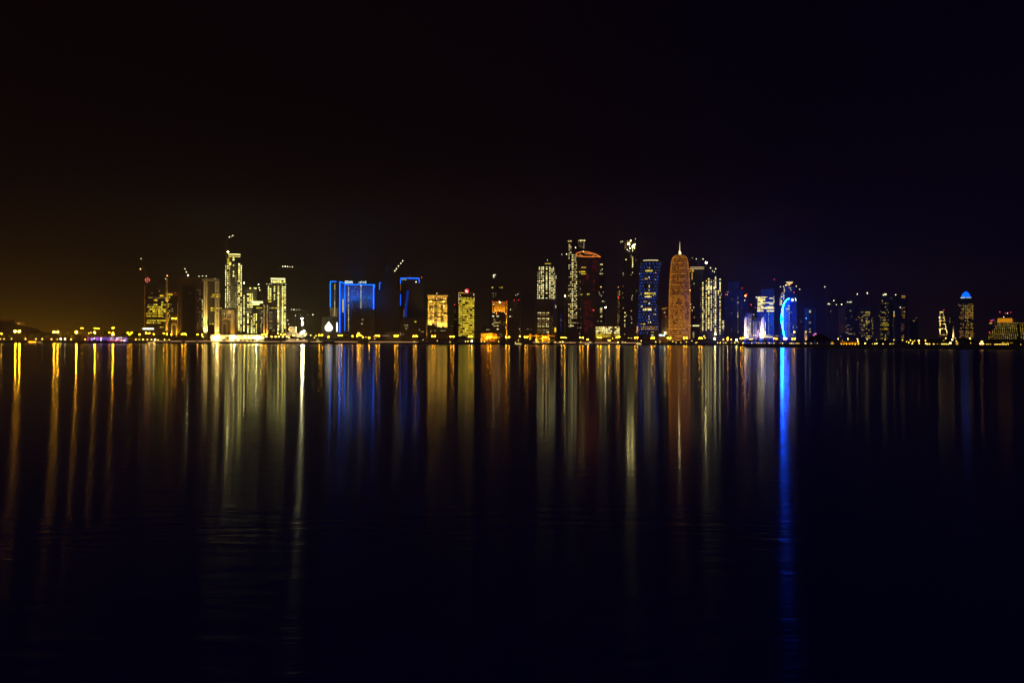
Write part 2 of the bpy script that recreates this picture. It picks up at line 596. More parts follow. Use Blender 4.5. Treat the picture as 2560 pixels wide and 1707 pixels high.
# long-crested ripples: they tilt mostly towards and away from the far shore
p.inputs['Anisotropic'].default_value = 0.85
tv = nt.nodes.new('ShaderNodeCombineXYZ')
tv.inputs[0].default_value = 0.075
tv.inputs[1].default_value = 1.0
nt.links.new(tv.outputs[0], p.inputs['Tangent'])
h = math_node(nt, 'ADD', math_node(nt, 'MULTIPLY', noise(0.35, 3.2, 3.0, 5.0), 0.08), math_node(nt, 'MULTIPLY', noise(1.6, 3.0, 3.0, -4.0), 0.02))
bu = nt.nodes.new('ShaderNodeBump')
bu.inputs['Strength'].default_value = 0.085
bu.inputs['Distance'].default_value = 1.0
nt.links.new(h, bu.inputs['Height'])
nt.links.new(bu.outputs['Normal'], p.inputs['Normal'])
# a fifth of the surface carries livelier ripples, which draw the brightest lights far down the bay
p2 = nt.nodes.new('ShaderNodeBsdfPrincipled')
p2.inputs['Base Color'].default_value = p.inputs['Base Color'].default_value
p2.inputs['IOR'].default_value = 1.333
p2.inputs['Roughness'].default_value = 0.165
p2.inputs['Anisotropic'].default_value = 0.88
nt.links.new(tv.outputs[0], p2.inputs['Tangent'])
bu2 = nt.nodes.new('ShaderNodeBump')
bu2.inputs['Strength'].default_value = 0.5
bu2.inputs['Distance'].default_value = 1.0
nt.links.new(h, bu2.inputs['Height'])
nt.links.new(bu2.outputs['Normal'], p2.inputs['Normal'])
ms = nt.nodes.new('ShaderNodeMixShader')
ms.inputs['Fac'].default_value = 0.24
nt.links.new(p.outputs[0], ms.inputs[1])
nt.links.new(p2.outputs[0], ms.inputs[2])
# and part of it is choppy enough to mirror nothing at all at this low angle
df = nt.nodes.new('ShaderNodeBsdfDiffuse')
df.inputs['Color'].default_value = (0.001, 0.003, 0.34, 1)
ms2 = nt.nodes.new('ShaderNodeMixShader')
ms2.inputs['Fac'].default_value = 0.27
nt.links.new(ms.outputs[0], ms2.inputs[1])
nt.links.new(df.outputs[0], ms2.inputs[2])
nt.links.new(ms2.outputs[0], out.inputs['Surface'])
wb = MB()
xs = [-5000, -2600, -1300, 0, 1300, 2600, 5000]
ys = [-400, 60, 400, 1000, 1800, 2600]
k = len(xs)
wb.v = [(x, y, 0.0) for y in ys for x in xs]
wb.f = [(j * k + i, j * k + i + 1, (j + 1) * k + i + 1, (j + 1) * k + i) for j in range(len(ys) - 1) for i in range(k - 1)]
tag(wb.obj('water', 'bay_water'), kind='structure')

# ------------------------------------------------------------------ shore: (photo x, distance of the water's edge)
SHORE = [(-900, 2240), (-300, 2240), (0, 2230), (300, 2250), (700, 2255), (1100, 2255), (1500, 2255), (1842, 2245)]
CAPE = [(1850, 1900), (1866, 1480), (1940, 1390), (2040, 1290), (2200, 1180), (2400, 1075), (2560, 1015), (2900, 920), (3500, 850)]
def shore_d(px):
    pts = SHORE + CAPE
    for (a, da), (b, db) in zip(pts, pts[1:]):
        if a <= px <= b:
            return da + (db - da) * (px - a) / (b - a)
    return pts[-1][1]
def gxy(px, D):
    p = P(px, yh(px), D)
    return p.x, D
edge = [gxy(*s) for s in SHORE + CAPE]
far = [(5000, 850), (5000, 4400), (-5000, 4400), (-5000, 2240)]
gb = MB()
top = edge + far
n = len(top)
gb.add([(x, y, GZ) for x, y in top], [tuple(range(n))])
tag(gb.obj('ground', 'soil'), kind='structure')
qb = MB()
qe = [(-5000, 2240)] + [gxy(*s) for s in SHORE]
for (x0, y0), (x1, y1) in zip(qe, qe[1:]):
    qb.add([(x0, y0 - 1.2, -1), (x1, y1 - 1.2, -1), (x1, y1 - 1.2, GZ + 0.15), (x0, y0 - 1.2, GZ + 0.15), (x1, y1 + 1.0, GZ + 0.15), (x0, y0 + 1.0, GZ + 0.15)],
           [(0, 1, 2, 3), (3, 2, 4, 5)])
tag(qb.obj('quay_wall', 'stone_quay'), kind='structure')
# sloping stone bank round the cape
sb = MB()
ce = [gxy(*SHORE[-1])] + [gxy(*s) for s in CAPE]
for (x0, y0), (x1, y1) in zip(ce, ce[1:]):
    nx, ny = (y1 - y0), -(x1 - x0)
    l = math.hypot(nx, ny) or 1
    if ny > 0: nx, ny = -nx, -ny
    sb.add([(x0 + nx / l * 9, y0 + ny / l * 9, -1), (x1 + nx / l * 9, y1 + ny / l * 9, -1), (x1, y1, GZ + 0.02), (x0, y0, GZ + 0.02)], [(0, 1, 2, 3)])
tag(sb.obj('stone_bank', 'stone_quay'), kind='structure')
# paved promenade and the road behind it, sheets on the ground
def strip(name, pxs, off0, off1, z, mat):
    b = MB()
    a = [gxy(px, shore_d(px) + off0) for px in pxs]
    c = [gxy(px, shore_d(px) + off1) for px in pxs]
    k = len(pxs)
    b.add([(x, y, z) for x, y in a + c], [(i, i + 1, k + i + 1, k + i) for i in range(k - 1)])
    return tag(b.obj(name, mat), kind='structure')
PX = list(range(-300, 1841, 60))
strip('promenade', PX, 1.0, 22.0, GZ + 0.012, 'paving')
strip('road', PX, 34.0, 58.0, GZ + 0.012, 'asphalt')

# hill behind the west end of the corniche
def hill():
    prof = [(-500, 806), (-200, 802), (0, 803), (40, 806), (66, 816), (90, 822), (106, 829.5), (125, 831.5), (160, 834), (200, 838), (260, 845), (330, 850)]
    b = MB()
    D0 = 2420
    rows = []
    rnd = random.Random(3)
    for k, (dd, fz) in enumerate(((0, 0.0), (25, 0.55), (60, 1.0), (160, 1.0), (400, 0.5), (700, 0.0))):
        r = []
        for px, py in prof:
            zt = P(px, py, D0 + 60).z
            z = GZ + (zt - GZ) * fz + (rnd.uniform(-1, 1) if 0 < fz else 0)
            q = gxy(px, D0 + dd)
            r.append((q[0], q[1], z))
        rows.append(r)
    k = len(prof)
    for r in rows: b.v += r
    b.f = [(j * k + i, j * k + i + 1, (j + 1) * k + i + 1, (j + 1) * k + i) for j in range(len(rows) - 1) for i in range(k - 1)]
    return tag(b.obj('hill', 'soil', smooth=True), kind='structure')
hill()

# moonless night: faint blue fill lamp added to lift the dark water and walls
sun = bpy.data.lights.new('fill_sun', 'SUN')
sun.energy = 0.05
sun.angle = math.radians(0.5)
sun.color = (0.55, 0.6, 1.0)
so = bpy.data.objects.new('fill_sun', sun)
COL.objects.link(so)
so.rotation_euler = (math.radians(50), 0, math.radians(-30))
TG = 'towers of the bay skyline'
LG = 'low buildings along the waterfront'
W = 'win_yellow'

def stroke(pts, w):
    """outline of a brush stroke through pts (x, z), w wide in the middle"""
    up, dn = [], []
    n = len(pts)
    for i, (x, z) in enumerate(pts):
        a = pts[max(i - 1, 0)]; c = pts[min(i + 1, n - 1)]
        dx, dz = c[0] - a[0], c[1] - a[1]
        l = math.hypot(dx, dz) or 1
        ww = w * (0.35 + 0.65 * math.sin(math.pi * (i + 0.5) / n)) / 2
        up.append((x - dz / l * ww, z + dx / l * ww)); dn.append((x + dz / l * ww, z - dx / l * ww))
    return up + dn[::-1]
def arcpts(cx, cz, r, a0, a1, n=9, sx=1.0):
    return [(cx + sx * r * math.cos(math.radians(a0 + (a1 - a0) * i / (n - 1))), cz + r * math.sin(math.radians(a0 + (a1 - a0) * i / (n - 1)))) for i in range(n)]

# hill-top buildings at the west end
b = Bld('hilltop_building', 'plain dark block on the hill crest with a long flat roof', 'building', 14, 2490)
b.box('wall', -20, 799.5, 36, 815, 'brown_stone', 0, 40)
b.box('parapet', -20.5, 798.6, 36.5, 799.5, 'grey_concrete', -0.4, 40.4)
b.done()
b = Bld('hilltop_pavilion', 'small dark pavilion on the hill with lit windows under its flat roof', 'building', 51, 2475)
b.box('wall', 37, 806.5, 65.5, 818, 'brown_stone', 0, 25)
b.box('roof', 36, 805, 66.5, 806.5, 'grey_concrete', -1.5, 26.5)
b.win(44, 806.8, 48.5, 809.2, 'win_amber', -.1); b.win(49.5, 807, 52, 810.4, 'win_amber', -.1); b.win(55, 807.5, 58, 810, 'win_dim', -.1)
b.win(44, 814.3, 57, 815.2, 'win_dim', -.1)
b.done()

# office tower with a red emblem on its roof
b = Bld('office_tower', 'dark office tower with bands of yellow windows and a round red roof emblem', 'tower', 389, 2420, TG)
b.box('wall', 363, 712, 414, None, 'dark_glass', 0, 40)
b.box('edge_pier', 360.8, 714, 363, None, 'cream_plain', -0.3, 38)
b.box('corner_pier', 414, 697, 419.6, None, 'cream_plain', -0.6, 40)
sail = [(b.u(x), b.z(y)) for x, y in ((395.6, 712), (396.6, 706), (399, 700), (404, 695), (412, 690), (413.9, 690), (413.9, 712))]
MB().prism(sail, 6, 9).obj('roof_sail', 'dark_glass', b.root)
b.rows([(878, [(388, 425), (430, 440)]), (932, [(315, 330), (332, 358)]), (958, [(408, 430)]), (988, [(310, 330), (335, 358), (405, 430), (440, 460)]),
        (1016, [(235, 285), (290, 345), (350, 420)]), (1045, [(262, 330), (335, 395), (400, 460)]), (1070, [(245, 265), (298, 355), (365, 418), (435, 460)]),
        (1097, [(220, 240), (245, 290), (298, 355), (365, 430)]), (1128, [(220, 280), (290, 355), (365, 430)]), (1182, [(232, 340), (352, 460)]),
        (1210, [(225, 275), (285, 292), (305, 320), (335, 345), (360, 400)]), (1265, [(385, 440)])], 17, W, ZA, -.1, split=5.5)
b.rows([(902, [(245, 300), (330, 352), (412, 440)]), (905, [(360, 400)]), (950, [(335, 350)]), (990, [(240, 260), (285, 295)])], 7, 'win_dim', ZA, -.1)
for x, y in ((291, 848), (382, 820), (432, 1140)):
    b.win(zx(ZA, x) - .7, zy(ZA, y) - .7, zx(ZA, x) + .7, zy(ZA, y) + .7, 'win_cool', -.1)
b.box('podium', 352, 819, 412, None, 'grey_concrete', -12, -1)
b.box('lit_canopy', 357, 820.2, 384.5, 824, 'screen_white', -12.6, -12.1)
cx, cz, s = b.u(368.3), b.z(700), b.k
mast = MB().bar((cx, 4, b.z(712.5)), (cx, 4, cz - 7 * s), .3, n=6).obj('emblem_mast', 'dark_metal', b.root)
for pts, w in ((arcpts(cx - .5 * s, cz, 4.6 * s, 120, 235), 3.2), (arcpts(cx - 6.5 * s, cz + 1.5 * s, 7.5 * s, -35, 45), 2.3), (arcpts(cx - .3 * s, cz, 5.4 * s, -50, 50), 2.2), (arcpts(cx, cz, 6.3 * s, -125, -75), 2.0)):
    MB().prism(stroke(pts, w * s), 2.6, 3.4).obj('emblem_stroke', 'sign_coral', mast)
b.light(417.8, 687.5, 1.3, 'beacon_orange', 20); b.light(413.8, 695.9, .9, 'beacon_white', 4)
b.flood(417, 838, 417, 770, 30000, (1, .5, .12), 7, 60)
b.flood(417, 760, 417, 720, 9000, (1, .7, .2), 6, 70)
b.flood(361.5, 836, 361.5, 770, 9000, (1, .6, .2), 6, 50)
b.done()

# lower block beside it, with a floodlit gateway
b = Bld('office_block', 'lower office block with a yellow roof sign and an amber floodlit arched gateway', 'building', 432, 2430, TG)
b.box('wall', 420, 739.5, 444.6, None, 'dark_glass', 0, 36)
b.box('roof_sign', 418.4, 733.8, 431, 738.8, 'win_yellow', -.6, 1)
b.box('parapet', 431.3, 733.5, 444.8, 739.4, 'gold_metal', -.6, 30)
b.grid([492, 507], 900, 1217, 27.6, 17, 13, W, .72, 4, ZA, -.1, jitter=.3)
b.grid([528, 545], 902, 1120, 27.6, 14, 9, 'win_dim', .6, 5, ZA, -.1, jitter=.3)
b.box('edge_pier', 443.2, 757, 445, None, 'pale_wall', -1.2, -.05)
gate = [(b.u(x), b.z(y)) for x, y in ((427.5, 843), (427.5, 812), (430, 807), (440, 807), (442.6, 812), (442.6, 843), (439.6, 843), (439.6, 820), (438, 814), (435, 812), (432, 814), (430.4, 820), (430.4, 843))]
MB().prism(gate, -9, -4).obj('gateway', 'pale_wall', b.root)
b.light(431.3, 796.3, 1.6, 'lamp_amber_soft', -1.6); b.light(438.8, 796.3, 1.6, 'lamp_amber_soft', -1.6)
b.light(437, 731, .7, 'beacon_red', 5)
b.flood(434, 846, 435, 815, 26000, (1, .55, .08), 18, 75)
b.flood(446, 840, 444, 790, 14000, (1, .5, .08), 8, 70)
b.done()

# wide dark tower
b = Bld('dark_tower', 'broad unlit tower with a recessed black centre and an overhanging flat crown', 'tower', 474, 2440, TG)
b.box('wall', 446, 711, 503.5, None, 'brown_stone', 3, 45)
b.box('crown', 445, 693.7, 503.5, 711, 'brown_stone', 0, 46)
b.box('pier', 446, 711, 455, None, 'brown_stone', 0, 2.9); b.box('pier', 488, 711, 503.5, None, 'brown_stone', 0, 2.9)
b.box('recess', 456, 713, 487, None, 'black_panel', 2.2, 2.9)
b.grid([855, 880], 780, 1320, 27, 9, 11, 'win_dim', .3, 9, ZA, -.1); b.grid([645, 632], 900, 1300, 27, 7, 9, 'win_dim', .1, 10, ZA, -.1)
for x in (497, 505.6, 514.7):
    b.light(x, 689.5, .9, 'beacon_white', 12) if x < 503 else None
for x, y in ((757, 848), (757, 933)): b.win(zx(ZA, x) - .6, zy(ZA, y) - .5, zx(ZA, x) + .6, zy(ZA, y) + .5, 'win_dim', 2.0)
b.flood(500, 838, 500, 800, 5000, (1, .5, .15), 7, 60)
b.done()

# tower with cream floodlit columns
b = Bld('columned_tower', 'tower framed by tall cream floodlit columns round a dark glass middle', 'tower', 530, 2400, TG)
b.box('wall', 505, 704, 548, None, 'dark_glass', 6, 45)
b.box('top_beam', 503.5, 697, 548, 703, 'cream_stone', 0, 40)
b.box('column', 508.5, 703, 518.4, None, 'pale_wall', 0, 5.9); b.box('column', 536.6, 703, 548, None, 'pale_wall', 0, 5.9); b.box('column', 551, 768, 556.3, None, 'pale_wall', -8, 0)
b.box('glass_mullion', 520.5, 706, 521.6, None, 'gold_metal', 5.4, 5.9)
b.grid([509.5], 845, 1340, 26, 0, 0, 'win_dim', 0, 1, ZA)
for x in (513.3,): b.grid([x], 712, 832, 5.3, 1.6, 2.4, 'black_panel', 1, 2, None, -.05, 'dark_window')
for x in (542.5,): b.grid([x], 712, 832, 5.3, 2.4, 2.8, 'black_panel', 1, 2, None, -.05, 'dark_window')
b.grid([505.6], 751, 815, 5.3, 2.2, 2.4, 'win_white', .85, 3, None, 5.8)
b.rows([(865, [(1030, 1065)]), (890, [(1010, 1062)]), (1030, [(1008, 1062)]), (1058, [(1010, 1062)]), (1222, [(1030, 1050), (1000, 1010)])], 17, W, ZA, 5.8, split=5)
b.rows([(865, [(1082, 1102), (1118, 1132)]), (890, [(1082, 1102), (1118, 1132)]), (1030, [(1082, 1102), (1118, 1132)]), (813, [(1085, 1100)]), (1090, [(1085, 1100)])], 15, W, ZA, -.1)
b.flood(513.4, 842, 513.4, 790, 120000, (1, .74, .3), 7, 60)
b.flood(513.4, 842, 513.4, 730, 340000, (1, .74, .3), 10, 28)
b.flood(542, 842, 542, 800, 52000, (1, .74, .3), 7, 60)
b.flood(542, 842, 542, 740, 100000, (1, .74, .3), 10, 30)
b.flood(553.6, 843, 553.6, 800, 120000, (1, .74, .3), 7, 60, -8)
b.light(505.6, 689.7, .9, 'beacon_white', 12); b.light(514.7, 690, .9, 'beacon_white', 12); b.light(537.4, 696, .7, 'beacon_white', 2)
b.done()

# portal building with arches
b = Bld('arched_building', 'cream floodlit building front with two small arches above one great arch', 'building', 574, 2330, TG)
b.box('wall', 556.6, 773, 590, None, 'brown_stone', 3, 40)
b.box('roof_slab', 555.5, 770.5, 592, 772.4, 'black_panel', -1, 42)
X = lambda q: 545 + q / 15.68
Y = lambda q: 760 + q / 15.68
def pts(l): return [(b.u(X(x)), b.z(Y(y))) for x, y in l]
def arch(x0, x1, ytop, ybot, n=8):
    r = (x1 - x0) / 2; c = (x0 + x1) / 2
    return [(x0, ybot)] + [(c - r * math.cos(math.pi * i / n), ytop + r - r * math.sin(math.pi * i / n)) for i in range(n + 1)] + [(x1, ybot)]
def archwall(name, x0, x1, y0, y1, openings, d0, d1, mat):
    """wall panel with arched openings: built as a face with bridged holes through a bmesh fill"""
    import bmesh
    bm = bmesh.new()
    loops = [pts([(x0, y0), (x1, y0), (x1, y1), (x0, y1)])] + [pts(o) for o in openings]
    es = []
    for lp in loops:
        vs = [bm.verts.new((x, d0, z)) for x, z in lp]
        es += [bm.edges.new((vs[i], vs[(i + 1) % len(vs)])) for i in range(len(vs))]
    fr = bmesh.ops.triangle_fill(bm, use_beauty=True, use_dissolve=False, edges=es)
    faces = [f for f in fr['geom'] if isinstance(f, bmesh.types.BMFace)]
    ex = bmesh.ops.extrude_face_region(bm, geom=faces)
    bmesh.ops.translate(bm, vec=(0, d1 - d0, 0), verts=[v for v in ex['geom'] if isinstance(v, bmesh.types.BMVert)])
    bmesh.ops.recalc_face_normals(bm, faces=bm.faces)
    me = bpy.data.meshes.new(name)
    bm.to_mesh(me); bm.free()
    me.materials.append(MATS[mat])
    return link(name, me, b.root)
archwall('front', 178, 500, 205, 1290, [arch(190, 312, 330, 535), arch(362, 492, 330, 560), arch(186, 488, 590, 1280, 12)], 0, 2.4, 'cream_plain')
MB().prism(stroke(pts(arch(196, 345, 735, 1235, 10)), 3.0), .6, 2.2).obj('inner_arch', 'cream_plain', b.root)
b.box('side_pier', X(502), Y(205), X(640), None, 'cream_plain', .3, 2.6)
b.box('side_wall', X(650), Y(215), X(740), None, 'brown_stone', 1.5, 38)
b.grid([X(600)], Y(270), Y(1180), 4.75, 1.7, 2.6, 'black_panel', 1, 1, None, .2, 'dark_window')
b.grid([X(q) for q in (190, 243, 302, 364, 424, 483)], Y(270), Y(270), 9, 1.9, 2.2, 'black_panel', 1, 1, None, -.05, 'dark_window')
b.rows([(385, [(220, 275), (400, 455)]), (465, [(220, 275), (395, 455)])], 36, 'win_pale', (545, 760, 15.68), 2.7)
b.flood(560, 846, 572, 790, 22000, (1, .6, .14), 12, 80); b.flood(582, 846, 582, 800, 22000, (1, .55, .1), 10, 75); b.flood(570, 775, 575, 785, 2200, (1, .65, .2), 6, 90)
b.done()

# tall lit apartment tower
b = Bld('apartment_tower', 'tallest rounded apartment tower of the west group, white windows in columns below a lit crown', 'tower', 584, 2480, TG)
MB().lathe([(24 * b.k, 0), (24 * b.k, b.z(657))], 40, (0, 24 * b.k * .8), 1, .8).obj('wall', 'grey_concrete', b.root)
MB().lathe([(17 * b.k, b.z(657.1)), (16 * b.k, b.z(636))], 32, (b.u(585), 24 * b.k * .8), 1, .8).obj('crown', 'grey_concrete', b.root)
def on_curve(b, px, cxp, rp, sy, gap=.15):
    u = b.u(px) - b.u(cxp); R = rp * b.k
    t = max(-1, min(1, u / R))
    y = rp * b.k * sy * (1 - math.sqrt(max(0, 1 - t * t))) if abs(t) < 1 else R * sy
    return y - gap, math.atan2(sy * t, math.sqrt(max(1e-3, 1 - t * t)))
for col, y0, y1, mat, w in ((215, 515, 1320, 'win_glare', 13), (240, 490, 1320, 'win_glare', 11), (262, 515, 1320, 'win_pale', 13), (310, 480, 640, 'win_glare', 17), (378, 490, 1320, 'win_glare', 19), (404, 510, 1320, 'win_glare', 17), (337, 640, 1000, 'win_dim', 13), (290, 700, 1290, 'win_dim', 10), (360, 700, 1000, 'win_pale', 8)):
    px = zx(ZB, col); y, yaw = on_curve(b, px, 584, 24, .8)
    q = y0
    while q <= y1:
        if random.random() < (.93 if mat != 'win_dim' else .45):
            b.raw(b.u(px), y, b.z(zy(ZB, q)), w * random.uniform(.7, 1.0) / 4.9 * b.k, 14 / 4.9 * b.kz, mat, 'window', .3, yaw)
        q += 26
yc = 24 * b.k * .8
for zq, r0, cnt in ((371, 17.3, 6), (398, 16.6, 4)):
    MB().tube([(b.u(585) + r0 * b.k * math.sin(math.radians(a)), yc - r0 * b.k * .8 * math.cos(math.radians(a)), b.z(zy(ZB, zq)) + (.6 * b.k * math.cos(math.radians(a)))) for a in range(-58, 64, 8)], .8 if zq < 390 else .6, 5).obj('crown_light', 'win_glare', b.root)
for q in (412, 437): b.win(zx(ZB, 300), zy(ZB, q) - 1.5, zx(ZB, 318), zy(ZB, q) + 1.5, 'win_glare', yc - 16.6 * b.k * .8)
b.win(zx(ZB, 232), zy(ZB, 420), zx(ZB, 258), zy(ZB, 500), 'win_yellow', 1.0); b.win(zx(ZB, 255), zy(ZB, 470), zx(ZB, 280), zy(ZB, 505), 'win_glare', .5)
b.light(569, 629.5, 1.7, 'lamp_work', 4); MB().bar((b.u(569), 4, b.z(657)), (b.u(569), 4, b.z(631)), .5).obj('lamp_mast', 'dark_metal', b.root)
[b.glow(x, 835, (0, .5, 1), 3.2e5, (1, .85, .3), -45, 110) for x in (575, 596)]  # added warm fill spots that wash the wall between the windows
b.done()

# pair of lit apartment buildings behind the floodlit forecourt
b = Bld('apartment_building', 'mid-height apartment building with a lit roof terrace, between the rounded and the square white towers', 'tower', 624, 2520, TG)
b.box('wall', 607.5, 721.5, 641, None, 'grey_concrete', 0, 30)
b.box('plant_room', 612, 716, 636, 721.4, 'grey_concrete', 3, 26)
b.grid([440], 880, 1310, 25, 17, 15, 'win_glare', .9, 7, ZB, -.1, jitter=.2)
b.grid([489, 516, 541], 860, 1020, 26, 21, 15, 'win_glare', .95, 8, ZB, -.1, jitter=.2)
b.grid([489, 466, 516, 541], 1080, 1130, 26, 15, 13, 'win_pale', .6, 9, ZB, -.1)
for x in (515, 565, 583): b.win(zx(ZB, x - 9), zy(ZB, 780), zx(ZB, x + 9), zy(ZB, 794), 'win_glare', 2.8)
b.light(609.8, 707.5, 1.0, 'lamp_work', 3); MB().bar((b.u(609.8), 3, b.z(721.5)), (b.u(609.8), 3, b.z(708)), .3).obj('lamp_mast', 'dark_metal', b.root)
b.done()
b = Bld('stepped_apartments', 'lower apartment building of close white window columns with a bright rooftop band', 'building', 630, 2450, TG)
b.box('wall', 612, 784, 646, None, 'grey_concrete', 0, 22)
b.box('upper_wall', 631, 758, 655, 783.9, 'grey_concrete', 2, 22)
b.box('roof_light', 629, 753, 657, 757.5, 'win_glare', 1, 3); b.box('roof_light', 632, 759, 648, 762, 'win_glare', 1.4, 1.9)
b.grid([489, 534, 565, 592], 1106, 1335, 24.5, 19, 15, 'win_glare', .92, 11, ZB, -.1, jitter=.25)
b.grid([512, 550], 1130, 1335, 24.5, 12, 10, 'win_pale', .5, 12, ZB, -.1)
b.done()

# dark office with orange uplights
b = Bld('office_building', 'dark glass office with two orange uplit piers, in front of the square white tower', 'building', 668, 2370, TG)
b.box('wall', 642, 766, 658, None, 'dark_glass', 1, 30); b.box('tower_wall', 658, 750, 693, None, 'dark_glass', 0, 34)
b.box('pier', 658.2, 762, 662, None, 'pale_wall', -1.5, -.05); b.box('pier', 666, 762, 669.6, None, 'pale_wall', -1.5, -.05); b.box('roof_edge', 656, 748.6, 694, 750, 'dark_metal', -.6, 35)
b.rows([(1028, [(590, 665)])], 14, W, ZB, .9, split=3.5); b.rows([(1028, [(745, 760), (775, 800), (810, 855)]), (950, [(736, 778)])], 12, W, ZB, -.1, split=3.5)
b.rows([(1082, [(748, 792)]), (1130, [(745, 790)]), (1157, [(752, 790)]), (1190, [(750, 790)]), (1228, [(750, 788)]), (1275, [(750, 785)]), (1303, [(790, 818)]), (1250, [(748, 790)]), (1105, [(750, 780)])], 8, 'win_dim', ZB, -.1)
b.grid([660, 648], 1070, 1330, 27, 9, 18, 'win_pale', .6, 14, ZB, .9); b.grid([606, 625], 1060, 1330, 30, 8, 10, 'win_dim', .35, 15, ZB, .9)
for x in (660.1, 667.8): b.flood(x, 842, x, 812, 30000, (1, .45, .05), 4, 55, -1.5)
b.done()

# square white tower
b = Bld('square_apartment_tower', 'square apartment tower with white window columns and a glaring white roof band', 'tower', 691, 2440, TG)
b.box('wall', 666, 709, 716, None, 'grey_concrete', 0, 36); b.box('crown', 676, 697, 713, 708.9, 'grey_concrete', 3, 32)
b.box('crown_light', 676.5, 695.5, 712.5, 698.8, 'win_glare', 2.2, 2.9)
b.grid([778, 805, 830, 858, 885, 912, 935], 700, 714, 13, 22, 12, 'win_glare', .95, 3, ZB, 2.8)
for c, w, pr, y1 in ((740, 18, .95, 930), (764, 20, .97, 930), (812, 17, .95, 930), (860, 22, .96, 1300), (913, 22, .98, 1320), (941, 17, .9, 1320), (835, 9, .3, 930), (887, 9, .35, 1300), (957, 6, .7, 1300)):
    b.grid([c], 770, y1, 25, w, 15, 'win_glare' if w > 10 else 'win_dim', pr, c, ZB, -.1, jitter=.15)
b.grid([718, 750, 775, 810, 858, 905, 950], 737, 745, 12, 15, 8, 'win_pale', .9, 4, ZB, -.1)
[b.glow(x, 832, (0, .5, 1), 2.2e5, (1, .85, .3), -40, 110) for x in (680, 704)]  # two more added fill spots, brightening this tower's wall and the air
b.done()

# floodlit forecourt: a long pale podium with blazing lamps, and lit round trees
b = Bld('forecourt_pavilion', 'long low forecourt wall blazing with yellow floodlight at the foot of the white towers', 'building', 596, 2310, LG)
b.box('wall', 527, 838.5, 662, None, 'pale_wall', 0, 14); b.box('roof_slab', 526, 837.4, 663, 838.4, 'pale_wall', -1.5, 15); b.box('doorway', 562, 841, 573, 849.5, 'gold_metal', -.4, -.05)
for x in (534, 543, 553, 578, 585, 601, 612, 622, 633, 641, 652):
    b.light(x, 843 + (x % 3) * .8, 1.3, 'lamp_flood' if x in (543, 585, 641) else 'lamp_amber_soft' if x in (553, 601) else 'lamp_yellow', -6 - (x % 4), 'wall_lamp')
b.done()
b = Bld('open_pavilion', 'small open pavilion with a pale flat roof on columns near the tall white masts', 'building', 739, 2330, LG)
b.box('roof', 722, 817, 742, 818.6, 'pale_wall', 0, 12); b.box('base', 713, 832, 768, None, 'parapet_stone', 4, 14)
for x in (723, 728, 733, 738, 741): b.box('column', x - .5, 818.7, x + .5, 832, 'pale_wall', .5, 1.6)
b.box('back_wall', 724, 818.7, 741, 832, 'pale_wall', 8, 9)
b.light(723, 823.5, 1.0, 'lamp_globe', -2)
b.flood(735, 836, 735, 825, 600, (1, .7, .3), 8, 90)
b.done()

# two tall floodlight masts beside it
def mast(px, heads, label, D=2320, mat='lamp_mast', r=1.3):
    top = min(h[1] for h in heads)
    p = P(px, yh(px), D)
    t = empty('light_mast', label, 'light mast', (p.x, D, GZ), 0, 'tall light masts')
    zt = P(px, top, D).z - GZ
    MB().bar((0, 0, 0), (0, 0, zt), .45, .25, 8).obj('pole', 'lamp_metal', t)
    MB().box(-1.6, -.3, zt - .2, 1.6, .3, zt + .2).obj('crossarm', 'lamp_metal', t)
    for hx, hy in heads:
        q = P(hx, hy, D)
        o = link('lamp_head', unit_ball(mat), t); o.location = (q.x - p.x, -1.0, q.z - GZ); o.scale = (r, r, r)
    return t
mast(755.6, [(755.2, 796), (756.2, 805), (755.6, 811)], 'tall white floodlight mast with three glaring lamps one above another', r=1.5)
mast(757, [(753.5, 832), (757.5, 830), (760, 828)], 'short white floodlight mast, glaring, under the tallest white mast', 2300, r=1.25)

# building with the water-drop screens
b = Bld('screen_building', 'dark block showing a white water-drop shape on its front screen', 'building', 825, 2370, LG)
b.box('wall', 804, 794, 840, None, 'dark_glass', 0, 34)
ch = [(b.u(804), b.z(794)), (b.u(807), b.z(792)), (b.u(828), b.z(791)), (b.u(838), b.z(792.6)), (b.u(846), b.z(793.5)), (b.u(846), b.z(794)), ]
MB().prism(ch, .2, 33).obj('roof_edge', 'dark_metal', b.root)
b.box('side_wing', 840.1, 793.8, 846, None, 'dark_glass', 1.2, 34)
def drop(x, ytop, ybot, hw):
    cz, r = b.z(ybot) + hw * b.k, hw * b.k
    o = [(b.u(x), b.z(ytop))]
    for i in range(0, 13):
        a = math.radians(35 - i * 250 / 12)
        o.append((b.u(x) + r * math.cos(a), cz + .9 * r * math.sin(a)))
    return o
d1 = drop(821.8, 803.3, 829.8, 10.2)
MB().prism(d1, -.5, -.1).obj('drop_screen', 'screen_white', b.root)
MB().prism(stroke(arcpts(b.u(822), b.z(819), 7.4 * b.k, 150, 265), 1.6), -.75, -.55).obj('drop_highlight', 'screen_pale', b.root)
MB().prism([(b.u(842.3) + 1.9 * b.k * math.cos(t * math.pi / 8), b.z(817.5) + 13 * b.k * math.sin(t * math.pi / 8)) for t in range(16)], .6, 1.1).obj('side_screen', 'screen_white', b.root)
b.done()

